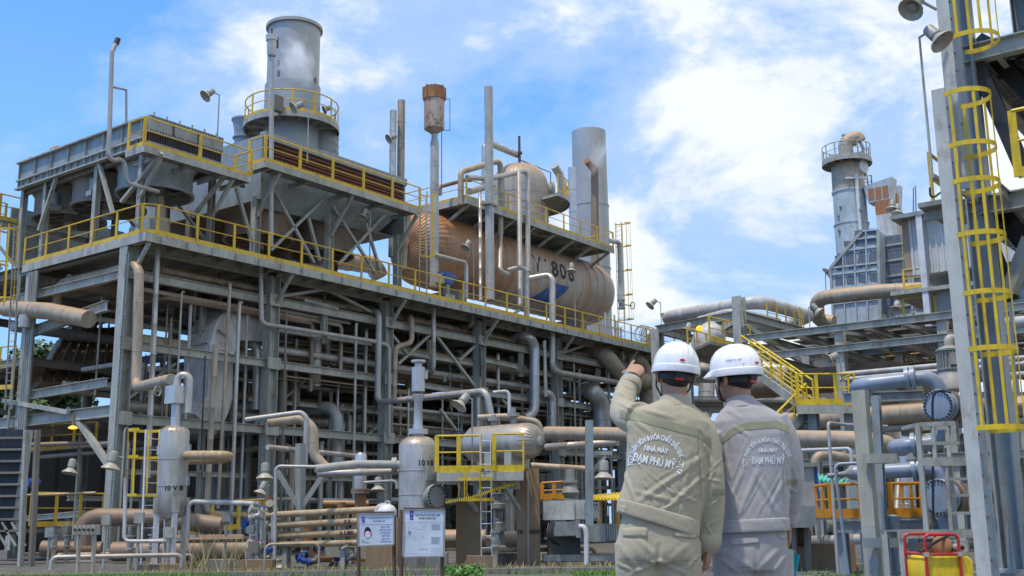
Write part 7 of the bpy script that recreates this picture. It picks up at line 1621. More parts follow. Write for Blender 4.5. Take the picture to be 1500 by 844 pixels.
for x in (xl_, xr_): MB().box(Vector((x, c_.y-.36, z1+.02)), .03, .026, .026, WORLD_AX).build('frame_clamp', 'lamp_white', pu_, smooth=False)
fc = c_+Vector((.02, -.12, z1+.11)); MB().lathe(fc, Vector((-.5, -.85, .1)), [(0, .11), (.1, .12), (.13, .09), (.14, .03)], 20).build('engine_cowl', 'rust', pu_)
MB().lathe(fc+Vector((.12, -.02, -.02)), Vector((.2, -1, 0)), [(0, .05), (.15, .05), (.15, .065), (.19, .065), (.19, .03), (.1, .03)], 14).build('outlet', 'lamp_white', pu_)
MB().box(fc+Vector((.16, .1, 0)), .14, .12, .07, WORLD_AX).build('engine', 'machine_grey', pu_, smooth=False); MB().box(fc+Vector((-.15, .12, -.02)), .1, .1, .06, WORLD_AX).build('coil_box', 'rust_dark', pu_, smooth=False)
pipe_mb([fc+Vector((.1, -.05, .15)), fc+Vector((-.15, -.2, .06)), fc+Vector((-.38, -.25, -.06))], .018, .2, 8).build('hose', 'black', pu_)
for yo in (-.34, .34):
    MB().lathe(c_+Vector((.22, yo-.04, .13)), Vector((0, 1, 0)), [(0, .05), (0, .11), (.02, .13), (.06, .13), (.08, .11), (.08, .05)], 20).build('wheel', 'black', pu_)
# ------------------------------------------------------------------ the two workers
def cloth(name, base, dark):
    m = mat(name, base, .85, 0, dark, .18, 5., None, 0, .7, 0, 30, .07)
    t = m.node_tree; b = t.nodes['Principled BSDF']; L = t.links.new; geo = t.nodes.new('ShaderNodeNewGeometry')
    n1 = t.nodes.new('ShaderNodeTexNoise'); n1.inputs['Scale'].default_value = 13; n1.inputs['Detail'].default_value = 6; n1.inputs['Roughness'].default_value = .55; n1.inputs['Distortion'].default_value = .35; L(geo.outputs['Position'], n1.inputs[0])
    w = t.nodes.new('ShaderNodeTexWave'); w.inputs['Scale'].default_value = 220; w.inputs['Distortion'].default_value = 1.5; L(geo.outputs['Position'], w.inputs[0])
    ad = t.nodes.new('ShaderNodeMath'); ad.operation = 'MULTIPLY_ADD'; ad.inputs[1].default_value = .06; L(w.outputs[1], ad.inputs[0]); L(n1.outputs[0], ad.inputs[2])
    bp = t.nodes.new('ShaderNodeBump'); bp.inputs['Strength'].default_value = .42; bp.inputs['Distance'].default_value = .018; L(ad.outputs[0], bp.inputs['Height']); L(bp.outputs[0], b.inputs['Normal'])
    b.inputs['Sheen Weight'].default_value = .15; b.inputs['Sheen Roughness'].default_value = .5
    return m
cloth('khaki', (.415, .365, .255), (.27, .235, .155)); cloth('grey_cloth', (.385, .365, .365), (.26, .255, .265))
cloth('khaki_trousers', (.405, .355, .25), (.26, .23, .155)); cloth('grey_trousers', (.345, .328, .318), (.23, .225, .23))
mat('stripe_olive', (.25, .245, .155), .7, 0, None, 0, 8); mat('print_white', (.78, .80, .80), .7, 0, (.5, .5, .48), .35, 60.)
mat('print_faded', (.66, .68, .70), .7, 0, (.45, .45, .46), .6, 60.)
m = mat('skin', (.40, .215, .135), .5, 0, (.30, .14, .09), .35, 14., None, 0, 1., .15, 120, .06); m.node_tree.nodes['Principled BSDF'].inputs['Subsurface Weight'].default_value = .12; m.node_tree.nodes['Principled BSDF'].inputs['Subsurface Radius'].default_value = (.01, .004, .002)
mat('hair', (.012, .010, .009), .6, 0, None, 0, 90, None, 0, 1, .5, 200); mat('helmet_white', (.80, .81, .82), .28, 0, (.55, .54, .5), .12, 9.)
mat('badge_red', (.50, .012, .02), .3); mat('teal_board', (.01, .36, .46), .4); mat('boot', (.03, .025, .02), .5); mat('watch_face', (.25, .42, .42), .15, .3); mat('eye_white', (.7, .68, .64), .3)

def remesh(mb, vox, smooth=4):
    me = mb.mesh('tmp', Vector(), 'skin', True, 180); o = bpy.data.objects.new('tmp', me); COL.objects.link(o)
    md = o.modifiers.new('r', 'REMESH'); md.mode = 'VOXEL'; md.voxel_size = vox
    ms = o.modifiers.new('s', 'SMOOTH'); ms.iterations = smooth; ms.factor = .5
    dg = bpy.context.evaluated_depsgraph_get(); dg.update(); out = bpy.data.meshes.new_from_object(o.evaluated_get(dg)); bpy.data.objects.remove(o); bpy.data.meshes.remove(me)
    return out
def finish(me, name, m, parent, thing_=None, label=None, cat=None, loc=None):
    org = ORG[parent.name]
    n = len(me.vertices); co = np.empty(n*3, 'f'); me.vertices.foreach_get('co', co); co = co.reshape(-1, 3)-np.array(org, 'f'); me.vertices.foreach_set('co', co.ravel()); me.update()
    me.materials.clear(); me.materials.append(MATS[m]); me.polygons.foreach_set('use_smooth', [True]*len(me.polygons)); me.name = name
    o = bpy.data.objects.new(name, me); COL.objects.link(o); o.parent = parent; ORG[o.name] = org; return o
def folds(me, lst, nz=.003, fz=9., seed=0., calm=None):
    n = len(me.vertices); co = np.empty(n*3); me.vertices.foreach_get('co', co); co = co.reshape(-1, 3)
    no = np.empty(n*3); me.vertices.foreach_get('normal', no); no = no.reshape(-1, 3)
    d = co-np.array(CAM); w = d@np.array(fwd); X = 750+F_PX*(d@np.array(right))/w; Y = 422+F_PX*(d@np.array(down))/w
    back = (no[:, 1] < .25)
    a = np.zeros(n)
    for x0, y0, x1, y1, wd, amp in lst:
        dx, dy = x1-x0, y1-y0; L2 = dx*dx+dy*dy; t = np.clip(((X-x0)*dx+(Y-y0)*dy)/L2, 0, 1); ds = np.hypot(X-x0-t*dx, Y-y0-t*dy)
        prof = np.exp(-(ds/wd)**2)-.45*np.exp(-((ds-wd*1.9)/(wd*.9))**2)
        a += amp*prof*np.sin(np.pi*np.clip(.12+.76*t, 0, 1))*back
    for i in range(n):
        p = Vector(co[i]*fz+seed); v = noise.noise(p); v2 = noise.noise(p*2.3)
        a[i] += nz*(1-abs(v)*2.4)*.8+nz*.5*v2
    if calm: a *= 1-.8*np.exp(-(((X-calm[0])/calm[2])**2+((Y-calm[1])/calm[3])**2)**2)
    co += no*a[:, None]; me.vertices.foreach_set('co', co.ravel()); me.update()
def ring_pts(Y, xl, yl, xr, yr, dep, n=28, k=1., lean=0., pw=2.5):
    a, b = at(xl, yl, Y), at(xr, yr, Y); c = (a+b)/2+Vector((0, lean, 0)); h = (b-a)/2*k; out = []
    for i in range(n):
        g = 2*PI*i/n; ct, st = math.cos(g), math.sin(g); cx = math.copysign(abs(ct)**(2/pw), ct); sy = math.copysign(abs(st)**(2/pw), st)
        out.append(c+h*cx+Vector((0, dep*k, 0))*sy)
    return out
def loft(mb, rings):
    n = len(rings[0]); vs = [p for r_ in rings for p in r_]; fs = []
    for j in range(len(rings)-1):
        for i in range(n): fs.append((j*n+i, j*n+(i+1) % n, (j+1)*n+(i+1) % n, (j+1)*n+i))
    fs += [tuple(range(n-1, -1, -1)), tuple(range((len(rings)-1)*n, len(rings)*n))]
    return mb.add(vs, fs)
def ellip(mb, c, ax, r, n=16, m=10):
    vs = []
    for j in range(m+1):
        t = PI*j/m
        for i in range(n):
            g = 2*PI*i/n; vs.append(c+ax[0]*(r[0]*math.sin(t)*math.cos(g))+ax[1]*(r[1]*math.sin(t)*math.sin(g))+ax[2]*(r[2]*math.cos(t)+(1e-5*i)))
    fs = [(j*n+i, j*n+(i+1) % n, (j+1)*n+(i+1) % n, (j+1)*n+i) for j in range(m) for i in range(n)]
    return mb.add(vs, fs)
def smooth_path(p, r, k=4):
    P_, R_ = [], []
    n = len(p)
    for i in range(n-1):
        p0, p1, p2, p3 = p[max(0, i-1)], p[i], p[i+1], p[min(n-1, i+2)]
        for j in range(k):
            t = j/k; P_.append(.5*((2*p1)+(p2-p0)*t+(2*p0-5*p1+4*p2-p3)*t*t+(3*p1-p0-3*p2+p3)*t**3)); R_.append(r[i]+(r[i+1]-r[i])*t)
    return P_+[p[-1]], R_+[r[-1]]
def limb(mb, p, r, n=18): q, s = smooth_path([Vector(x) for x in p], r); return mb.sweep(q, s, n)
def hand(mb, wrist, d, wdir, nrm, curl, s=1., thumb_in=.5):
    # d: towards the fingers, wdir: towards the thumb side, nrm: out of the palm
    d, wdir, nrm = d.normalized(), wdir.normalized(), nrm.normalized()
    ellip(mb, wrist+d*.045*s, (wdir, nrm, d), (.042*s, .019*s, .058*s))
    L = [.078, .086, .080, .064]
    for f in range(4):
        base = wrist+d*(.078-.006*abs(f-1.2))*s+wdir*(.029-.0195*f)*s; mb.sweep([wrist+d*.01*s+wdir*(.018-.012*f)*s, base], [.012*s, .0115*s], 10)
        p = base; dd = d.copy(); seg = [.46, .31, .25]; rr_ = [.0098, .0088, .0078, .0066]; pth = [p]
        for k in range(3):
            dd = Matrix.Rotation(curl[f]*(.8, 1.1, .8)[k], 3, wdir.cross(nrm).cross(nrm) if False else nrm.cross(dd).normalized() if nrm.cross(dd).length > 1e-3 else wdir) @ dd if False else (dd*math.cos(curl[f]*(.8, 1.1, .7)[k])+(wdir.cross(dd)*(1 if wdir.cross(d).dot(nrm) > 0 else -1))*math.sin(curl[f]*(.8, 1.1, .7)[k])).normalized()
            p = p+dd*(L[f]*seg[k]*s); pth.append(p)
        mb.sweep(pth, [x*s for x in rr_], 10)
    tb = wrist+d*.022*s+wdir*.03*s; td = (d*.62+wdir*.62+nrm*.45).normalized(); p1 = tb+td*.036*s; td2 = (d*.85-wdir*.1*thumb_in+nrm*.5).normalized(); p2 = p1+td2*.03*s; p3 = p2+(td2-wdir*.3*thumb_in).normalized()*.024*s
    mb.sweep([wrist+d*.008*s+wdir*.012*s, tb, p1, p2, p3], [.014*s, .0135*s, .0105*s, .0095*s, .007*s], 10)
class Man:
    def __init__(s, label, Y, base, group='workers in helmets'):
        s.Y = Y; s.root = thing('person', label, 'person', base, group)
    def bvh(s, me): return BVHTree.FromPolygons([v.co.copy() for v in me.vertices], [tuple(p.vertices) for p in me.polygons])
def project(bv, x, y, off):
    r = ray(x, y).normalized(); h = bv.ray_cast(CAM, r)
    if h[0] is None: return None
    n = h[1] if h[1].dot(r) < 0 else -h[1]
    return h[0]+(n*.5-r*.5).normalized()*off
def patch(bv, quad, off, nx, ny, thick=0.):
    # quad in photo pixels: four corners; lies on the cloth
    (ax, ay), (bx, by), (cx, cy), (dx, dy) = quad; vs, fs = [], []
    for j in range(ny+1):
        for i in range(nx+1):
            u, v = i/nx, j/ny; x = (ax*(1-u)+bx*u)*(1-v)+(dx*(1-u)+cx*u)*v; y = (ay*(1-u)+by*u)*(1-v)+(dy*(1-u)+cy*u)*v
            o = off if 0 < i < nx and 0 < j < ny else off*(0.15 if thick else 1)
            p = project(bv, x, y, o); vs.append(p if p is not None else Vector((0, 0, -5)))
    for j in range(ny):
        for i in range(nx):
            q = (j*(nx+1)+i, j*(nx+1)+i+1, (j+1)*(nx+1)+i+1, (j+1)*(nx+1)+i)
            if all(vs[k].z > -1 for k in q): fs.append(q)
    return MB().add(vs, fs)
def strip(bv, pl, w, off, n=14):
    mb = MB()
    tot = len(pl)-1
    for k in range(tot):
        (x0, y0), (x1, y1) = pl[k], pl[k+1]; m = patch(bv, ((x0, y0), (x1, y1), (x1, y1+w), (x0, y0+w)), off, n, 3); mb.add(m.v, m.f)
    return mb
def print_text(bv, txt, cx, cy, wpx, tilt, parent, m, bold=.0, hpx=None, arc=None, off=.003, serif=False):
    for dx, dy, do in ((-.35, 0, 0), (.35, .15, .0002), (0, -.25, .0004)): _print(bv, txt, cx+dx, cy+dy, wpx, tilt, parent, m, .012, hpx, arc, off+do)
def _print(bv, txt, cx, cy, wpx, tilt, parent, m, bold=.0, hpx=None, arc=None, off=.0026, serif=False):
    me = text_mesh(txt, 1., bold, 0., 'CENTER', 1.0)
    bm = bmesh.new(); bm.from_mesh(me); bmesh.ops.triangulate(bm, faces=bm.faces[:])
    for _ in range(4):
        es = [e for e in bm.edges if e.calc_length() > .07]
        if not es: break
        bmesh.ops.subdivide_edges(bm, edges=es, cuts=1); bmesh.ops.triangulate(bm, faces=bm.faces[:])
    xs = [v.co.x for v in bm.verts]; W0 = max(xs)-min(xs); xm = (max(xs)+min(xs))/2; ym = .0
    kx = wpx/W0; ky = hpx if hpx else kx
    for v in bm.verts:
        X, Yv = (v.co.x-xm), v.co.y-ym
        if arc:
            R0, a0, a1 = arc; t = (X/W0+.5); g = math.radians(a0+(a1-a0)*t); rr_ = R0+Yv*ky; px, py = cx+rr_*math.cos(g), cy-rr_*math.sin(g)
        else:
            x_, y_ = X*kx, -Yv*ky; c_, s_ = math.cos(tilt), math.sin(tilt); px, py = cx+x_*c_-y_*s_, cy+x_*s_+y_*c_
        p = project(bv, px, py, off); v.co = p if p is not None else Vector((0, 0, -3))
    bad = [v for v in bm.verts if v.co.z < -1]; bmesh.ops.delete(bm, geom=bad, context='VERTS')
    bm.to_mesh(me); bm.free(); me.polygons.foreach_set('use_smooth', [True]*len(me.polygons)); return finish(me, 'lettering', m, parent)
def make_head(mb, c, f, u):
    # c: centre of the cranium, f: facing, u: up
    f = (f-u*f.dot(u)).normalized(); r = f.cross(u).normalized(); ax = (r, f, u)
    ellip(mb, c+f*-.008, ax, (.074, .094, .10)); ellip(mb, c+f*.022-u*.065, ax, (.058, .068, .068)); ellip(mb, c+f*.058-u*.102, ax, (.030, .026, .022))
    mb.sweep([c+f*.082-u*.012, c+f*.104-u*.047], [.008, .014], 8); ellip(mb, c+f*.080-u*.078, ax, (.024, .012, .008)); ellip(mb, c+f*.084+u*.006, ax, (.05, .012, .012))
    for s in (-1, 1): ellip(mb, c+r*(.080*s)-f*.004-u*.035, ((r*.5*s-f*.8).normalized(), u.cross((r*.5*s-f*.8).normalized()).normalized(), u), (.021, .009, .032)); ellip(mb, c+r*(.045*s)+f*.058-u*.045, ax, (.022, .02, .02))
    return ax
def make_helmet(man, c, f, u, badge, side_text, s=1.):
    f = (f-u*f.dot(u)).normalized(); r = f.cross(u).normalized()
    par = man.root; hm = None
    vs, fs = [], []; n, m = 72, 16
    RX, RF, H = .107*s, .130*s, .118*s
    for j in range(m+1):
        t = (PI/2)*j/m
        for i in range(n):
            g = 2*PI*i/n; cx, cy = math.cos(g), math.sin(g); x = RX*cx*math.cos(t)**.85; y = RF*cy*math.cos(t)**.85; z = H*math.sin(t)
            k = 0
            if z > H*.24:
                for q in (-.052, -.026, 0, .026, .052): k = max(k, math.exp(-((x-q*s)/(.006))**2))
                k *= min(1, (z-H*.24)/(H*.12))
            e = Vector((x/RX**2, y/RF**2, z/H**2)).normalized()*(.0042*k)
            vs.append(c+r*(x+e.x)+f*(y+e.y)+u*(z+e.z+1e-5*i))
    for j in range(m):
        for i in range(n): fs.append((j*n+i, j*n+(i+1) % n, (j+1)*n+(i+1) % n, (j+1)*n+i))
    hm = MB().add(vs, fs).build('helmet', 'helmet_white', par)
    # skirt and peak
    vs, fs = [], []
    prof = [(0, .0), (.004, -.004), (.006, -.03), (.004, -.036), (.000, -.034), (-.004, -.004)]
    for i in range(n):
        g = 2*PI*i/n; cx, cy = math.cos(g), math.sin(g); pk = max(0, cy)**3
        for q, (o, z) in enumerate(prof):
            oo = o*(1+pk*(8.0 if q in (2, 3, 4) else 2)); dz = -.006*pk if q in (2, 3) else 0
            vs.append(c+r*((RX+oo)*cx)+f*((RF+oo)*cy)+u*(z*s*(1-.35*pk)+dz+.003))
    k = len(prof)
    for i in range(n):
        for q in range(k): fs.append((i*k+q, i*k+(q+1) % k, ((i+1) % n)*k+(q+1) % k, ((i+1) % n)*k+q))
    MB().add(vs, fs).build('helmet_skirt', 'helmet_white', hm)
    def surf(g, t, o): return c+r*((RX*math.cos(g)*math.cos(t)**.85)*(1+o/RX))+f*((RF*math.sin(g)*math.cos(t)**.85)*(1+o/RF))+u*(H*math.sin(t)+o*math.sin(t))
    g0 = -PI/2+badge
    MB().add([surf(g0+.115*math.cos(a), .16+.052*math.sin(a), .004) for a in [2*PI*i/20 for i in range(20)]]+[surf(g0, .16, .006)], [(i, (i+1) % 20, 20) for i in range(20)]).build('helmet_badge', 'badge_red', hm)
    g1, txt = side_text
    me = text_mesh(txt, 1., .01, 0); W0 = max(v.co.x for v in me.vertices)-min(v.co.x for v in me.vertices)
    for v in me.vertices:
        q = surf(g1+v.co.x/W0*.62, .30+v.co.y*.085, .004); v.co = q
    finish(me, 'lettering', 'ink_blue', hm)
    g2 = g1+.35
    MB().add([surf(g2+.05*math.cos(a), .12+.02*math.sin(a), .004) for a in [2*PI*i/12 for i in range(12)]], [tuple(range(12))]).build('vent_cap', 'machine_grey', hm)
    bd = MB(); pp = [c+r*(.082*math.cos(a))+f*(.098*math.sin(a))+u*(-.042-.012*(math.sin(a) < 0)) for a in [2*PI*i/30 for i in range(30)]]
    for a, b in zip(pp, pp[1:]+pp[:1]): bd.bar(a, b, .004, .026, u)
    bd.build('head_band', 'black', hm, smooth=False)
    MB().box(c-f*.103-u*.046, .022, .01, .012, (r, f, u)).build('band_dial', 'black', hm, smooth=False); MB().box(c-f*.100-u*.062, .02, .006, .008, (r, f, u)).build('band_tag', 'badge_red', hm, smooth=False)
    for s_ in (-1, 1):
        MB().sweep([c+r*(.084*s_)+f*.03-u*.03, c+r*(.080*s_)+f*.045-u*.09, c+r*(.045*s_)+f*.062-u*.14, c+f*.07-u*.15], .0045, 6).build('chin_strap', 'black', hm)
    return hm

# -- left worker, khaki, pointing
YA = 5.2
A = Man('man in khaki work jacket and white helmet pointing up with his left arm', YA, Vector((at(968, 800, YA).x, YA, 0)))
ringsA = [(966, 586, 1010, 590, .07), (950, 593, 1028, 604, .095), (930, 600, 1040, 622, .112), (919, 622, 1042, 645, .125), (918, 655, 1039, 672, .13), (917, 688, 1036, 706, .132), (912, 714, 1030, 742, .135), (907, 731, 1024, 764, .134), (906, 748, 1022, 782, .134)]
hipsA = [(914, 742, 1018, 768, .11), (908, 772, 1023, 786, .128), (901, 805, 1026, 808, .135), (901, 822, 1026, 824, .13)]
def legs(mb, Y, lx, rx, ytop, r=(.098, .096, .085, .066, .062), dz=0.):
    out = []
    for x in (lx, rx):
        h = at(x, ytop, Y); limb(mb, [h+AZ*.06, h-AZ*.06, Vector((h.x, Y+.01, .52)), Vector((h.x, Y-.01, .28)), Vector((h.x, Y, .07))], r); out.append(Vector((h.x, Y, 0)))
    return out
def person(man, rings, hips, legx, ytop, arms, neck, headc, f, u, jm, tm, hand_fn, jf, tf, waist):
    Y = man.Y; root = man.root; body = MB()
    loft(body, [ring_pts(Y, *r_, k=.86) for r_ in rings]+[ring_pts(Y, *r_, k=.80) for r_ in hips])
    feet = legs(body, Y, legx[0], legx[1], ytop, (.072, .072, .06, .05, .042))
    for x in feet: ellip(body, x+Vector((0, .05, .045)), WORLD_AX, (.042, .12, .045))
    for a in arms: limb(body, a['p'], [q*.66 for q in a['r']])
    limb(body, neck, [.062, .056, .058])
    ax = make_head(body, headc, f, u); hand_fn(body)
    me = remesh(body, .0042, 3); finish(me, 'body', 'skin', root)
    # hair at the nape, eyes
    fz = (f-u*f.dot(u)).normalized(); r = fz.cross(u).normalized()
    hr = MB(); ellip(hr, headc-fz*.014+u*.004, (r, fz, u), (.077, .094, .104)); ellip(hr, headc-fz*.050-u*.050, (r, fz, u), (.052, .036, .026)); hm_ = remesh(hr, .006, 3)
    bm = bmesh.new(); bm.from_mesh(hm_); bmesh.ops.delete(bm, geom=[v for v in bm.verts if (v.co-headc).dot(fz) > .03 and (v.co-headc).dot(u) < .03], context='VERTS'); bm.to_mesh(hm_); bm.free(); finish(hm_, 'hair', 'hair', root)
    for s_ in (-1, 1): ellip_m = MB(); ellip(ellip_m, headc+r*(.031*s_)+fz*.076-u*.018, (r, fz, u), (.012, .012, .008), 10, 6); ellip_m.build('eye', 'eye_white', root)
    # jacket
    j = MB(); loft(j, [ring_pts(Y, *r_) for r_ in rings])
    for a in arms: limb(j, a['p'][:-1]+[a['cuff']], a['r'][:-1]+[a['r'][-2]*.93], 20)
    jm_ = remesh(j, .0065, 5); folds(jm_, [(a_, b_, c_, d_, w_*.5, m_*1.15) for a_, b_, c_, d_, w_, m_ in jf], .0014, 10, 3., man.calm); bvj = man.bvh(jm_); jo = finish(jm_, 'jacket', jm, root)
    wb = MB(); wr_ = []
    for tt, kk in ((.0, .985), (.02, 1.012), (.07, 1.022), (.3, 1.018), (.5, 1.02), (.75, 1.018), (.93, 1.022), (.98, 1.012), (1.0, .97)):
        q0, q1 = waist[1], waist[3]; wr_.append(ring_pts(Y, *[q0[i]+(q1[i]-q0[i])*tt for i in range(5)], n=150, k=kk))
    loft(wb, wr_); wm = wb.mesh('waistband', Vector(), jm, True, 70); folds(wm, [], .0018, 26, 1.); bvw = man.bvh(wm); wo = finish(wm, 'waistband', jm, jo)
    # trousers
    t = MB(); loft(t, [ring_pts(Y, *r_) for r_ in hips]); legs(t, Y, legx[0], legx[1], ytop, (.112, .108, .09, .085, .088))
    tmsh = remesh(t, .008, 6); folds(tmsh, [(a_, b_, c_, d_, w_*.55, m_*1.2) for a_, b_, c_, d_, w_, m_ in tf], .0018, 9, 7.); bvt = man.bvh(tmsh); to = finish(tmsh, 'trousers', tm, root)
    for x in feet:
        b = MB(); ellip(b, x+Vector((0, .055, .05)), WORLD_AX, (.055, .145, .055)); ellip(b, x+Vector((0, -.01, .1)), WORLD_AX, (.05, .06, .09)); bm_ = remesh(b, .01, 3); finish(bm_, 'boot', 'boot', root)
    # collar and cuffs
    cm = MB(); k = 30; vs, fs = [], []
    c0, c1 = neck[0], neck[1]; dn = (neck[2]-neck[0]).normalized(); sx = (Vector((1, 0, 0))-dn*dn.x).normalized(); sy = dn.cross(sx)
    for q, (tz, ro) in enumerate(((-.025, .088), (.012, .074), (.030, .069), (.030, .064), (-.02, .068))):
        for i in range(k):
            g = 2*PI*i/k; vs.append(man.collar+dn*(tz+.012*math.sin(g+PI/2+1.57))+sx*(ro*1.0*math.cos(g))+sy*(ro*1.02*math.sin(g)))
    for q in range(5):
        for i in range(k): fs.append((q*k+i, q*k+(i+1) % k, ((q+1) % 5)*k+(i+1) % k, ((q+1) % 5)*k+i))
    MB().add(vs, fs).build('collar', jm, jo, sharp=60)
    for a in arms:
        d = (a['cuff']-a['p'][-3]).normalized(); rr_ = a['r'][-2]*.98
        MB().sweep([a['cuff']-d*.055, a['cuff']-d*.05, a['cuff'], a['cuff']+d*.003, a['cuff']-d*.01], [rr_*.96, rr_*1.05, rr_*1.02, rr_*.9, rr_*.8], 18).build('cuff', jm, jo, sharp=60)
    return jo, to, bvj, bvw, bvt
neckA = [at(988, 598, YA+.0), at(988, 582, YA+.0), at(989, 560, YA+.01)]; A.calm = (961, 666, 46, 36); A.collar = at(988, 594, YA)
hA = at(990, 543, YA+.01); uA = Vector((.10, -.02, 1)).normalized(); fA_ = Vector((-.06, 1, .02)).normalized()
wristA = at(926, 556, 5.60)
armsA = [dict(p=[at(938, 614, 5.2), at(924, 612, 5.3), at(913, 603, 5.43), at(916, 577, 5.53), at(926, 553, 5.61)], r=[.082, .072, .066, .055, .034], cuff=at(924, 560, 5.59)),
         dict(p=[at(1014, 617, 5.2), at(1033, 648, 5.2), at(1041, 708, 5.19), at(1041, 755, 5.22), at(1038, 806, 5.25)], r=[.080, .068, .064, .060, .036], cuff=at(1037, 797, 5.245))]
def handsA(mb):
    d = (at(934, 536, 5.70)-at(926, 553, 5.61)).normalized(); vr = right; nr = (-fwd*.35+right*.35).normalized()
    view = (at(926, 550, 5.6)-CAM).normalized(); wd = (-right*.85+down*-.1+view*.2); wd = (wd-d*wd.dot(d)).normalized(); nm = wd.cross(d).normalized(); nm = nm if nm.dot(view) > 0 else -nm
    hand(mb, at(927, 551, 5.615), d, wd, nm, [.06, 1.35, 1.45, 1.45], 1.12, 1.2)
    d = (at(1033, 842, 5.27)-at(1038, 806, 5.25)).normalized(); wd = Vector((.15, .98, 0)); wd = (wd-d*wd.dot(d)).normalized(); nm = Vector((-1, .1, 0)); hand(mb, at(1038, 803, 5.25), d, wd, nm, [.45, .5, .55, .6], 1.0, .6)
waistA = [(908, 729, 1023, 760, .125), (906, 731, 1024, 764, .138), (904.5, 741, 1023, 776, .14), (905, 751, 1022, 788, .139), (909, 754, 1018, 789, .128)]
foldsA = [(926, 640, 1012, 700, 3, .003), (921, 668, 1000, 735, 3.4, .0036), (1034, 650, 1006, 700, 3, .003), (1030, 720, 955, 752, 3.2, .0035), (934, 690, 962, 742, 3, .003), (975, 700, 1015, 752, 3, .003), (1040, 690, 1058, 672, 2.6, .003), (1034, 742, 1060, 728, 2.6, .0035), (1036, 782, 1056, 752, 2.6, .003), (948, 748, 951, 728, 2.4, .003), (968, 756, 973, 734, 2.4, .003), (992, 764, 997, 744, 2.4, .003), (1035, 665, 935, 735, 7, .006), (1038, 690, 960, 760, 6, .006), (920, 640, 945, 700, 6, .005), (925, 612, 960, 640, 6, .004), (1010, 660, 1000, 745, 7, .004), (914, 690, 930, 735, 5, .005), (1030, 640, 1046, 690, 5, .005), (1023, 640, 1027, 745, 2.6, -.006), (1046, 690, 1030, 715, 4, .005), (1050, 735, 1030, 750, 4, .005), (1054, 760, 1034, 772, 4, .005), (1034, 768, 1046, 790, 4, .005), (1024, 632, 1036, 655, 4, -.005),
          (906, 590, 925, 600, 4, .006), (905, 575, 922, 584, 4, .006), (912, 562, 926, 570, 3, .004), (940, 600, 985, 612, 6, .004), (955, 745, 1015, 765, 4, .003), (985, 720, 1020, 735, 5, .004), (1028, 700, 1056, 706, 4, .004), (930, 720, 990, 735, 6, .004), (1020, 672, 965, 700, 5, .004)]
tfoldsA = [(965, 800, 962, 835, 6, -.007), (965, 822, 925, 840, 5, .007), (966, 822, 1008, 842, 5, .007), (935, 790, 960, 815, 6, .004), (1010, 795, 985, 818, 6, .004), (910, 800, 940, 842, 6, .005), (905, 826, 930, 836, 4, .006), (1022, 815, 1000, 838, 5, .006)]
jo, to, bvj, bvw, bvt = person(A, ringsA, hipsA, (936, 992), 815, armsA, neckA, hA, fA_, uA, 'khaki', 'khaki_trousers', handsA, foldsA, tfoldsA, waistA)
strip(bvj, [(908, 600), (931, 604), (975, 616), (1022, 628), (1042, 644)], 12, .0022).build('stripe', 'stripe_olive', jo)
strip(bvj, [(1044, 717.5), (1053, 717), (1061, 717)], 9, .0022).build('stripe', 'stripe_olive', jo)
mat('seam_khaki', (.24, .21, .15), .8); mat('seam_grey', (.22, .21, .215), .8)
for q in ([(1022, 630), (1025, 660), (1027, 700), (1025, 735)], [(926, 608), (919, 640), (921, 690), (916, 728)]): strip(bvj, q, 1.1, .0014).build('seam', 'seam_khaki', jo)
for q in ([(905, 738), (960, 751), (1022, 772)],): strip(bvj, q, .9, .0014, 24).build('seam', 'seam_khaki', jo)
print_text(bvj, 'TCTY PHÂN BÓN & HÓA CHẤT DẦU KHÍ - CTY CP', 961, 677, 100, 0, jo, 'print_white', .045, 10.5, (36.5, 188, -28))
print_text(bvj, 'NHÀ MÁY', 961.5, 659, 35, .14, jo, 'print_white', .05, 10.5)
print_text(bvj, 'ĐẠM PHÚ MỸ', 958, 676, 63, .2, jo, 'print_white', .04, 16.5)
patch(bvt, ((911, 774), (950, 770), (949, 788), (912, 787)), .009, 12, 5, 1).build('pocket_flap', 'khaki_trousers', to)
patch(bvt, ((913, 787), (948, 788), (946, 821), (908, 819)), .0034, 10, 8, 1).build('pocket', 'khaki_trousers', to)
patch(bvt, ((987, 776), (1021, 783), (1020, 790), (987, 787)), .009, 12, 4, 1).build('pocket_flap', 'khaki_trousers', to)
patch(bvt, ((989, 787), (1019, 790), (1020, 821), (986, 820)), .0028, 10, 8, 1).build('pocket', 'khaki_trousers', to)
for q in ([(912, 788), (908, 819), (946, 821), (949, 789)], [(986, 788), (986, 820), (1020, 821)], [(966, 792), (965, 815)]): strip(bvt, q, .9, .0042, 10).build('seam', 'seam_khaki', to)
patch(bvw, ((904, 738), (918, 741), (917, 754), (905, 750)), .004, 8, 5, 1).build('side_tab', 'khaki', jo)
wd_ = (at(926, 553, 5.61)-at(916, 577, 5.53)).normalized(); wc = at(925, 555.5, 5.603)
wt = MB().lathe(wc-wd_*.011, wd_, [(0, .036), (0, .041), (.022, .0405), (.022, .035)], 22, caps=False).build('watch', 'black', A.root)
vv = (CAM-wc).normalized(); e = (vv*.6-right*.6-wd_*(vv*.6-right*.6).dot(wd_)).normalized(); MB().lathe(wc+e*.036, e, [(0, .019), (.007, .019), (.009, .016), (.009, 0)], 18).build('watch_face', 'watch_face', wt)
make_helmet(A, hA+uA*.015, fA_, uA, .02, (.12, 'ĐẠM PHÚ MỸ'), 1.0)

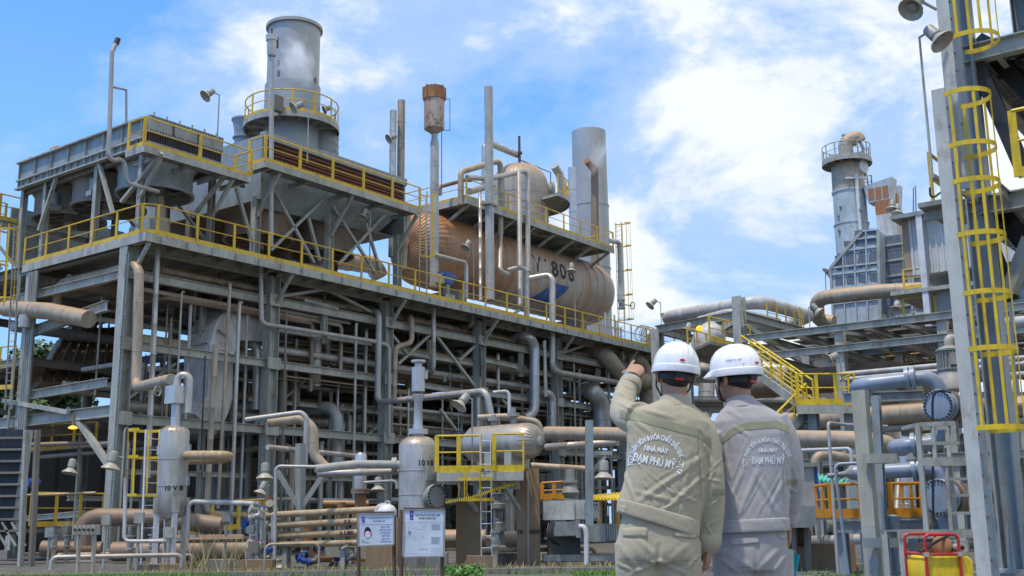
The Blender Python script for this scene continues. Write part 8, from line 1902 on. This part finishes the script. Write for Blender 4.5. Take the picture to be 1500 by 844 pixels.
# -- right worker, grey, clipboard at his side
YB = 5.38
B = Man('man in grey work jacket and white helmet standing with his arms lowered', YB, Vector((at(1104, 800, YB).x, YB, 0)))
ringsB = [(1066, 592, 1106, 587, .07), (1054, 604, 1124, 597, .095), (1045, 620, 1146, 611, .112), (1046, 645, 1156, 634, .125), (1053, 680, 1158, 670, .13), (1056, 715, 1156, 708, .132), (1055, 742, 1155, 738, .134), (1056, 764, 1153, 759, .134), (1056, 778, 1153, 774, .134)]
hipsB = [(1060, 772, 1150, 769, .11), (1054, 795, 1152, 792, .126), (1049, 822, 1151, 820, .132), (1049, 836, 1150, 834, .13)]
neckB = [at(1084, 600, YB), at(1083, 584, YB), at(1080, 562, YB+.01)]; B.calm = (1125, 666, 40, 34); B.collar = at(1085, 595, YB)
hB = at(1078, 547, YB+.01); uB = Vector((-.03, -.02, 1)).normalized(); fB_ = Vector((-.60, .80, .0)).normalized()
armsB = [dict(p=[at(1132, 616, 5.38), at(1151, 648, 5.38), at(1160, 700, 5.40), at(1157, 738, 5.46), at(1153, 776, 5.52)], r=[.078, .064, .058, .052, .034], cuff=at(1154, 762, 5.50)),
         dict(p=[at(1054, 634, 5.38), at(1051, 668, 5.39), at(1050, 712, 5.42), at(1060, 742, 5.52), at(1080, 752, 5.62)], r=[.078, .066, .060, .054, .034], cuff=at(1076, 750, 5.60))]
def handsB(mb):
    d = (at(1150, 815, 5.53)-at(1153, 774, 5.52)).normalized(); hand(mb, at(1153, 774, 5.52), d, (Vector((-.2, 1, 0))-d*Vector((-.2, 1, 0)).dot(d)), Vector((-1, -.2, 0)), [.7, .75, .8, .85], 1., .8)
    d = (at(1100, 758, 5.66)-at(1080, 752, 5.62)).normalized(); hand(mb, at(1080, 752, 5.62), d, AZ, Vector((0, -1, 0)), [.5, .55, .6, .6], 1., .7)
waistB = [(1057, 760, 1152, 756, .125), (1055, 763, 1154, 758, .137), (1054.5, 771, 1154.5, 767, .139), (1055, 781, 1154, 777, .138), (1059, 784, 1150, 780, .126)]
foldsB = [(1074, 700, 1096, 640, 3, .003), (1090, 750, 1122, 690, 3.4, .0036), (1146, 690, 1118, 742, 3, .003), (1070, 756, 1074, 736, 2.4, .003), (1098, 758, 1101, 736, 2.4, .003), (1128, 756, 1130, 736, 2.4, .003), (1058, 690, 1082, 740, 3, .003), (1150, 664, 1164, 690, 2.6, .003), (1156, 730, 1166, 712, 2.4, .003), (1070, 735, 1088, 690, 6, .005), (1120, 665, 1085, 750, 8, .005), (1105, 690, 1140, 755, 7, .004), (1060, 640, 1070, 700, 5, .006), (1150, 650, 1142, 720, 6, .004), (1075, 625, 1100, 640, 5, .003), (1160, 680, 1166, 700, 4, .005), (1154, 712, 1166, 722, 4, .005), (1048, 660, 1060, 690, 4, .005), (1130, 740, 1150, 700, 6, .004), (1085, 755, 1090, 735, 4, .003), (1110, 757, 1116, 738, 4, .003), (1066, 600, 1085, 612, 6, .003), (1145, 628, 1148, 740, 2.6, -.006), (1062, 640, 1058, 735, 2.6, -.005)]
tfoldsB = [(1108, 800, 1106, 842, 5, -.006), (1075, 815, 1110, 838, 6, .005), (1140, 805, 1110, 836, 6, .005), (1058, 820, 1085, 842, 5, .005), (1150, 815, 1130, 842, 5, .005)]
jo, to, bvj, bvw, bvt = person(B, ringsB, hipsB, (1078, 1128), 825, armsB, neckB, hB, fB_, uB, 'grey_cloth', 'grey_trousers', handsB, foldsB, tfoldsB, waistB)
strip(bvj, [(1058, 640), (1072, 628), (1090, 619.5), (1136, 616), (1156, 624)], 10.5, .0022).build('stripe', 'stripe_olive', jo)
strip(bvj, [(1153, 703), (1160, 703), (1168, 703)], 8, .0022).build('stripe', 'stripe_olive', jo)
strip(bvj, [(1040, 708), (1045, 708.5), (1050, 709)], 8, .0022).build('stripe', 'stripe_olive', jo)
print_text(bvj, 'TCTY PHÂN BÓN & HÓA CHẤT DẦU KHÍ', 1124, 677, 80, 0, jo, 'print_faded', .045, 9.4, (32.5, 193, 14))
print_text(bvj, 'NHÀ MÁY', 1125, 660, 27, -.02, jo, 'print_faded', .045, 9.)
print_text(bvj, 'ĐẠM PHÚ MỸ', 1125, 675.5, 48, -.01, jo, 'print_faded', .04, 15)
patch(bvt, ((1068, 788), (1112, 785), (1114, 796), (1071, 801)), .010, 12, 5, 1).build('pocket_flap', 'grey_trousers', to)
patch(bvt, ((1071, 800), (1112, 797), (1112, 829), (1068, 833)), .003, 10, 8, 1).build('pocket', 'grey_trousers', to)
patch(bvt, ((1138, 781), (1152, 782), (1153, 791), (1142, 790)), .006, 8, 5, 1).build('pocket_flap', 'grey_trousers', to)
for q in ([(1071, 801), (1068, 833), (1112, 829), (1113, 797)], [(1109, 790), (1108, 815)]): strip(bvt, q, .9, .0042, 10).build('seam', 'seam_grey', to)
for q in ([(1146, 632), (1148, 670), (1148, 715), (1146, 740)], [(1062, 640), (1060, 690), (1058, 735)], [(1058, 767), (1100, 768), (1150, 763)]): strip(bvj, q, 1., .0014).build('seam', 'seam_grey', jo)
patch(bvw, ((1060, 770), (1082, 768), (1082, 781), (1060, 783)), .004, 8, 5, 1).build('side_tab', 'grey_cloth', jo)
make_helmet(B, hB+uB*.015, fB_, uB, .0, (-PI/2-.98, 'ĐẠM PHÚ MỸ'), 1.04)
cb_ = thing('clipboard', 'teal clipboard held down at the right thigh of the grey worker', 'clipboard', at(1156, 840, 5.55))
q = [at(1148, 803, 5.56), at(1171, 813, 5.50), at(1162, 862, 5.50), at(1139, 852, 5.56)]
nq = (q[1]-q[0]).cross(q[3]-q[0]).normalized(); MB().prism(q, nq*.005).build('board', 'teal_board', cb_, smooth=False); MB().prism([a+nq*-.003+(sum(q, Vector())/4-a)*.12 for a in q], nq*.002).build('paper', 'sign_white', cb_, smooth=False) if False else None
MB().bar(q[0].lerp(q[1], .3)+nq*.006, q[0].lerp(q[1], .7)+nq*.006, .02, .01, nq).build('clip', 'machine_grey', cb_, smooth=False)

# ------------------------------------------------------------------ the two signs by the kerb
def sign(name, label, quad, Y, posts):
    t = thing(name, label, 'sign', flat(at((quad[0][0]+quad[1][0])/2, 840, Y), 0))
    tl, tr, br, bl = [at(x, y, Y) for x, y in quad]
    ex = (tr-tl).normalized(); ey = (tl-bl).normalized(); nz = ex.cross(ey).normalized()
    MB().prism([tl, tr, br, bl], -nz*.03).build('sign_board', 'sign_white', t, smooth=False)
    for a, b in ((tl, tr), (tr, br), (br, bl), (bl, tl)): MB().bar(a+nz*.004, b+nz*.004, .025, .03, nz).build('frame_bar', 'machine_grey', t, smooth=False)
    MB().bar(tl+ey*.02-nz*.05, tr+ey*.02-nz*.05, .05, .05).build('back_rail', 'rust_dark', t, smooth=False)
    for x, y0, dx in posts: MB().bar(flat(at(x, 840, Y+.06), -.02), at(x-dx, y0, Y+.06), .055, .05).build('post', 'rust_dark', t, smooth=False)
    W, H = (tr-tl).length, (tl-bl).length
    def S_(u, v): return bl+ex*(u*W)+ey*(v*H)+nz*.0022
    return t, S_, ex, ey, nz, W, H
def txt(t, S_, ex, ey, s, u, v, size, wid=None, m='ink_blue', bold=.01):
    me = text_mesh(s, 1., bold, 0); xs = [q.co.x for q in me.vertices]; W0 = max(xs)-min(xs); k = (wid/W0) if wid else size; p = S_(u, v)
    for q in me.vertices: q.co = p+ex*(q.co.x*k)+ey*(q.co.y*size)
    return finish(me, 'lettering', m, t)
def rect(mb, S_, u0, u1, v0, v1): return mb.add([S_(u0, v0), S_(u1, v0), S_(u1, v1), S_(u0, v1)], [(0, 1, 2, 3)])
t, S_, ex, ey, nz, W, H = sign('warning_sign', 'smaller white sign with a face wearing ear muffs, left of the plan sign', ((524, 753), (577, 752.5), (577, 798), (525, 800)), 22.2, ((525.5, 756, 0), (578, 756, 1)))
def logo(u, v):
    rect(MB(), S_, u-.045*(.7/W)**0, u+.045, v-.09, v+.11).build('logo_panel', 'ink_blue', t, smooth=False)
    MB().add([S_(u+.002+.018*math.sin(a)*(1-.3*math.cos(a)), v+.03+.05*math.cos(a))+nz*.002 for a in [2*PI*i/14 for i in range(14)]], [tuple(range(14))]).build('logo_flame', 'badge_red', t, smooth=False)
    MB().add([S_(u+.002+.008*math.sin(a), v+.045+.025*math.cos(a))+nz*.004 for a in [2*PI*i/10 for i in range(10)]], [tuple(range(10))]).build('logo_drop', 'sign_white', t, smooth=False)
    txt(t, lambda a, b: S_(a, b)+nz*.003, ex, ey, 'PVFCCo', u, v-.055, .03, .055, 'sign_white', .01)
logo(.15, .80)
txt(t, S_, ex, ey, 'CTY PHÂN BÓN VÀ HÓA CHẤT DẦU KHÍ - CTCP', .58, .86, .040, W*.64); txt(t, S_, ex, ey, 'NHÀ MÁY ĐẠM PHÚ MỸ', .58, .77, .042, W*.34)
ln = MB(); rect(ln, S_, .03, .97, .655, .665); ln.build('rule_line', 'ink_blue', t, smooth=False)
for i, s in enumerate(('KHU VỰC', 'ĐỘ ỒN CAO', 'SỬ DỤNG', 'NÚT TAI', 'BỊT TAI', 'CHỐNG ỒN')): txt(t, S_, ex, ey, s, .755, .585-i*.093, .045, W*(.25, .32, .25, .21, .19, .30)[i], 'ink_blue', .012)
def disc(u, v, ru, rv, m, dz, nm, n=18): MB().add([S_(u+ru*math.cos(a), v+rv*math.sin(a))+nz*dz for a in [2*PI*i/n for i in range(n)]], [tuple(range(n))]).build(nm, m, t, smooth=False)
mat('magenta', (.62, .03, .32), .5); mat('face_skin', (.78, .72, .70), .6); mat('sky_print', (.03, .28, .62), .5)
disc(.265, .43, .098, .17, 'sky_print', .001, 'print_headband'); disc(.265, .435, .088, .155, 'hair', .002, 'print_hair'); disc(.265, .36, .078, .13, 'black', .003, 'print_outline'); disc(.265, .362, .072, .122, 'face_skin', .004, 'print_face')
for s in (-1, 1): disc(.265+.088*s, .39, .02, .065, 'magenta', .005, 'print_ear_muff'); disc(.265+.028*s, .385, .012, .012, 'black', .006, 'print_eye', 10)
MB().add([S_(.20, .44)+nz*.0055, S_(.265, .47)+nz*.0055, S_(.335, .43)+nz*.0055, S_(.335, .53)+nz*.0055, S_(.265, .575)+nz*.0055, S_(.20, .53)+nz*.0055], [(0, 1, 2, 3, 4, 5)]).build('print_fringe', 'hair', t, smooth=False)
disc(.265, .29, .022, .006, 'badge_red', .006, 'print_mouth', 10)
txt(t, S_, ex, ey, 'PXCN', .13, .16, .03, W*.08, 'black'); txt(t, S_, ex, ey, 'NÚT TAI BỊT TAI', .20, .10, .03, W*.22, 'black')
t, S_, ex, ey, nz, W, H = sign('plan_sign', 'larger white sign with a faint site plan, right of the ear muff sign', ((591, 747), (651.5, 747.5), (650.5, 815), (590, 816)), 22.0, ((588, 747, 0), (648, 760, 0)))
logo(.20, .875)
txt(t, S_, ex, ey, 'PHÂN VÙNG KHU VỰC NGUY HIỂM', .58, .885, .055, W*.60, 'black', .012); txt(t, S_, ex, ey, 'NHÀ MÁY ĐẠM PHÚ MỸ', .58, .82, .055, W*.42, 'black', .012)
ln = MB(); 
for a in ((.05, .97, .735, .739), (.05, .97, .06, .064), (.05, .056, .06, .739), (.964, .97, .06, .739)): rect(ln, S_, *a)
ln.build('plan_border', 'steel_dark', t, smooth=False)
rr = random.Random(8); ln = MB()
for k in range(46):
    u, v = rr.uniform(.09, .55), rr.uniform(.3, .70); w = rr.uniform(.02, .12)
    if rr.random() < .5: rect(ln, S_, u, u+w, v, v+.003)
    else: rect(ln, S_, u, u+.004, v, v+w*.8)
for k in range(3): c_ = (.42+.075*k, .17, .02); ln.ring(S_(c_[0], c_[1])+nz*.001, nz, .012, .016, .002, 12)
ln.build('plan_lines', 'pipe_blue', t, kind='stuff', smooth=False)
ln = MB(); rect(ln, S_, .12, .20, .50, .54); rect(ln, S_, .13, .17, .46, .50); ln.build('plan_block', 'pipe_blue', t, smooth=False)
ln = MB()
for k in range(10): rect(ln, S_, .68, .92-.06*rr.random(), .695-.013*k, .702-.013*k)
for k in range(12): rect(ln, S_, .68, .92-.08*rr.random(), .42-.013*k, .427-.013*k)
for k in range(5): rect(ln, S_, .68+.06*k, .683+.06*k, .09, .19)
for k in range(4): rect(ln, S_, .68, .93, .09+.033*k, .093+.033*k)
ln.build('legend_lines', 'pipe_blue', t, kind='stuff', smooth=False)
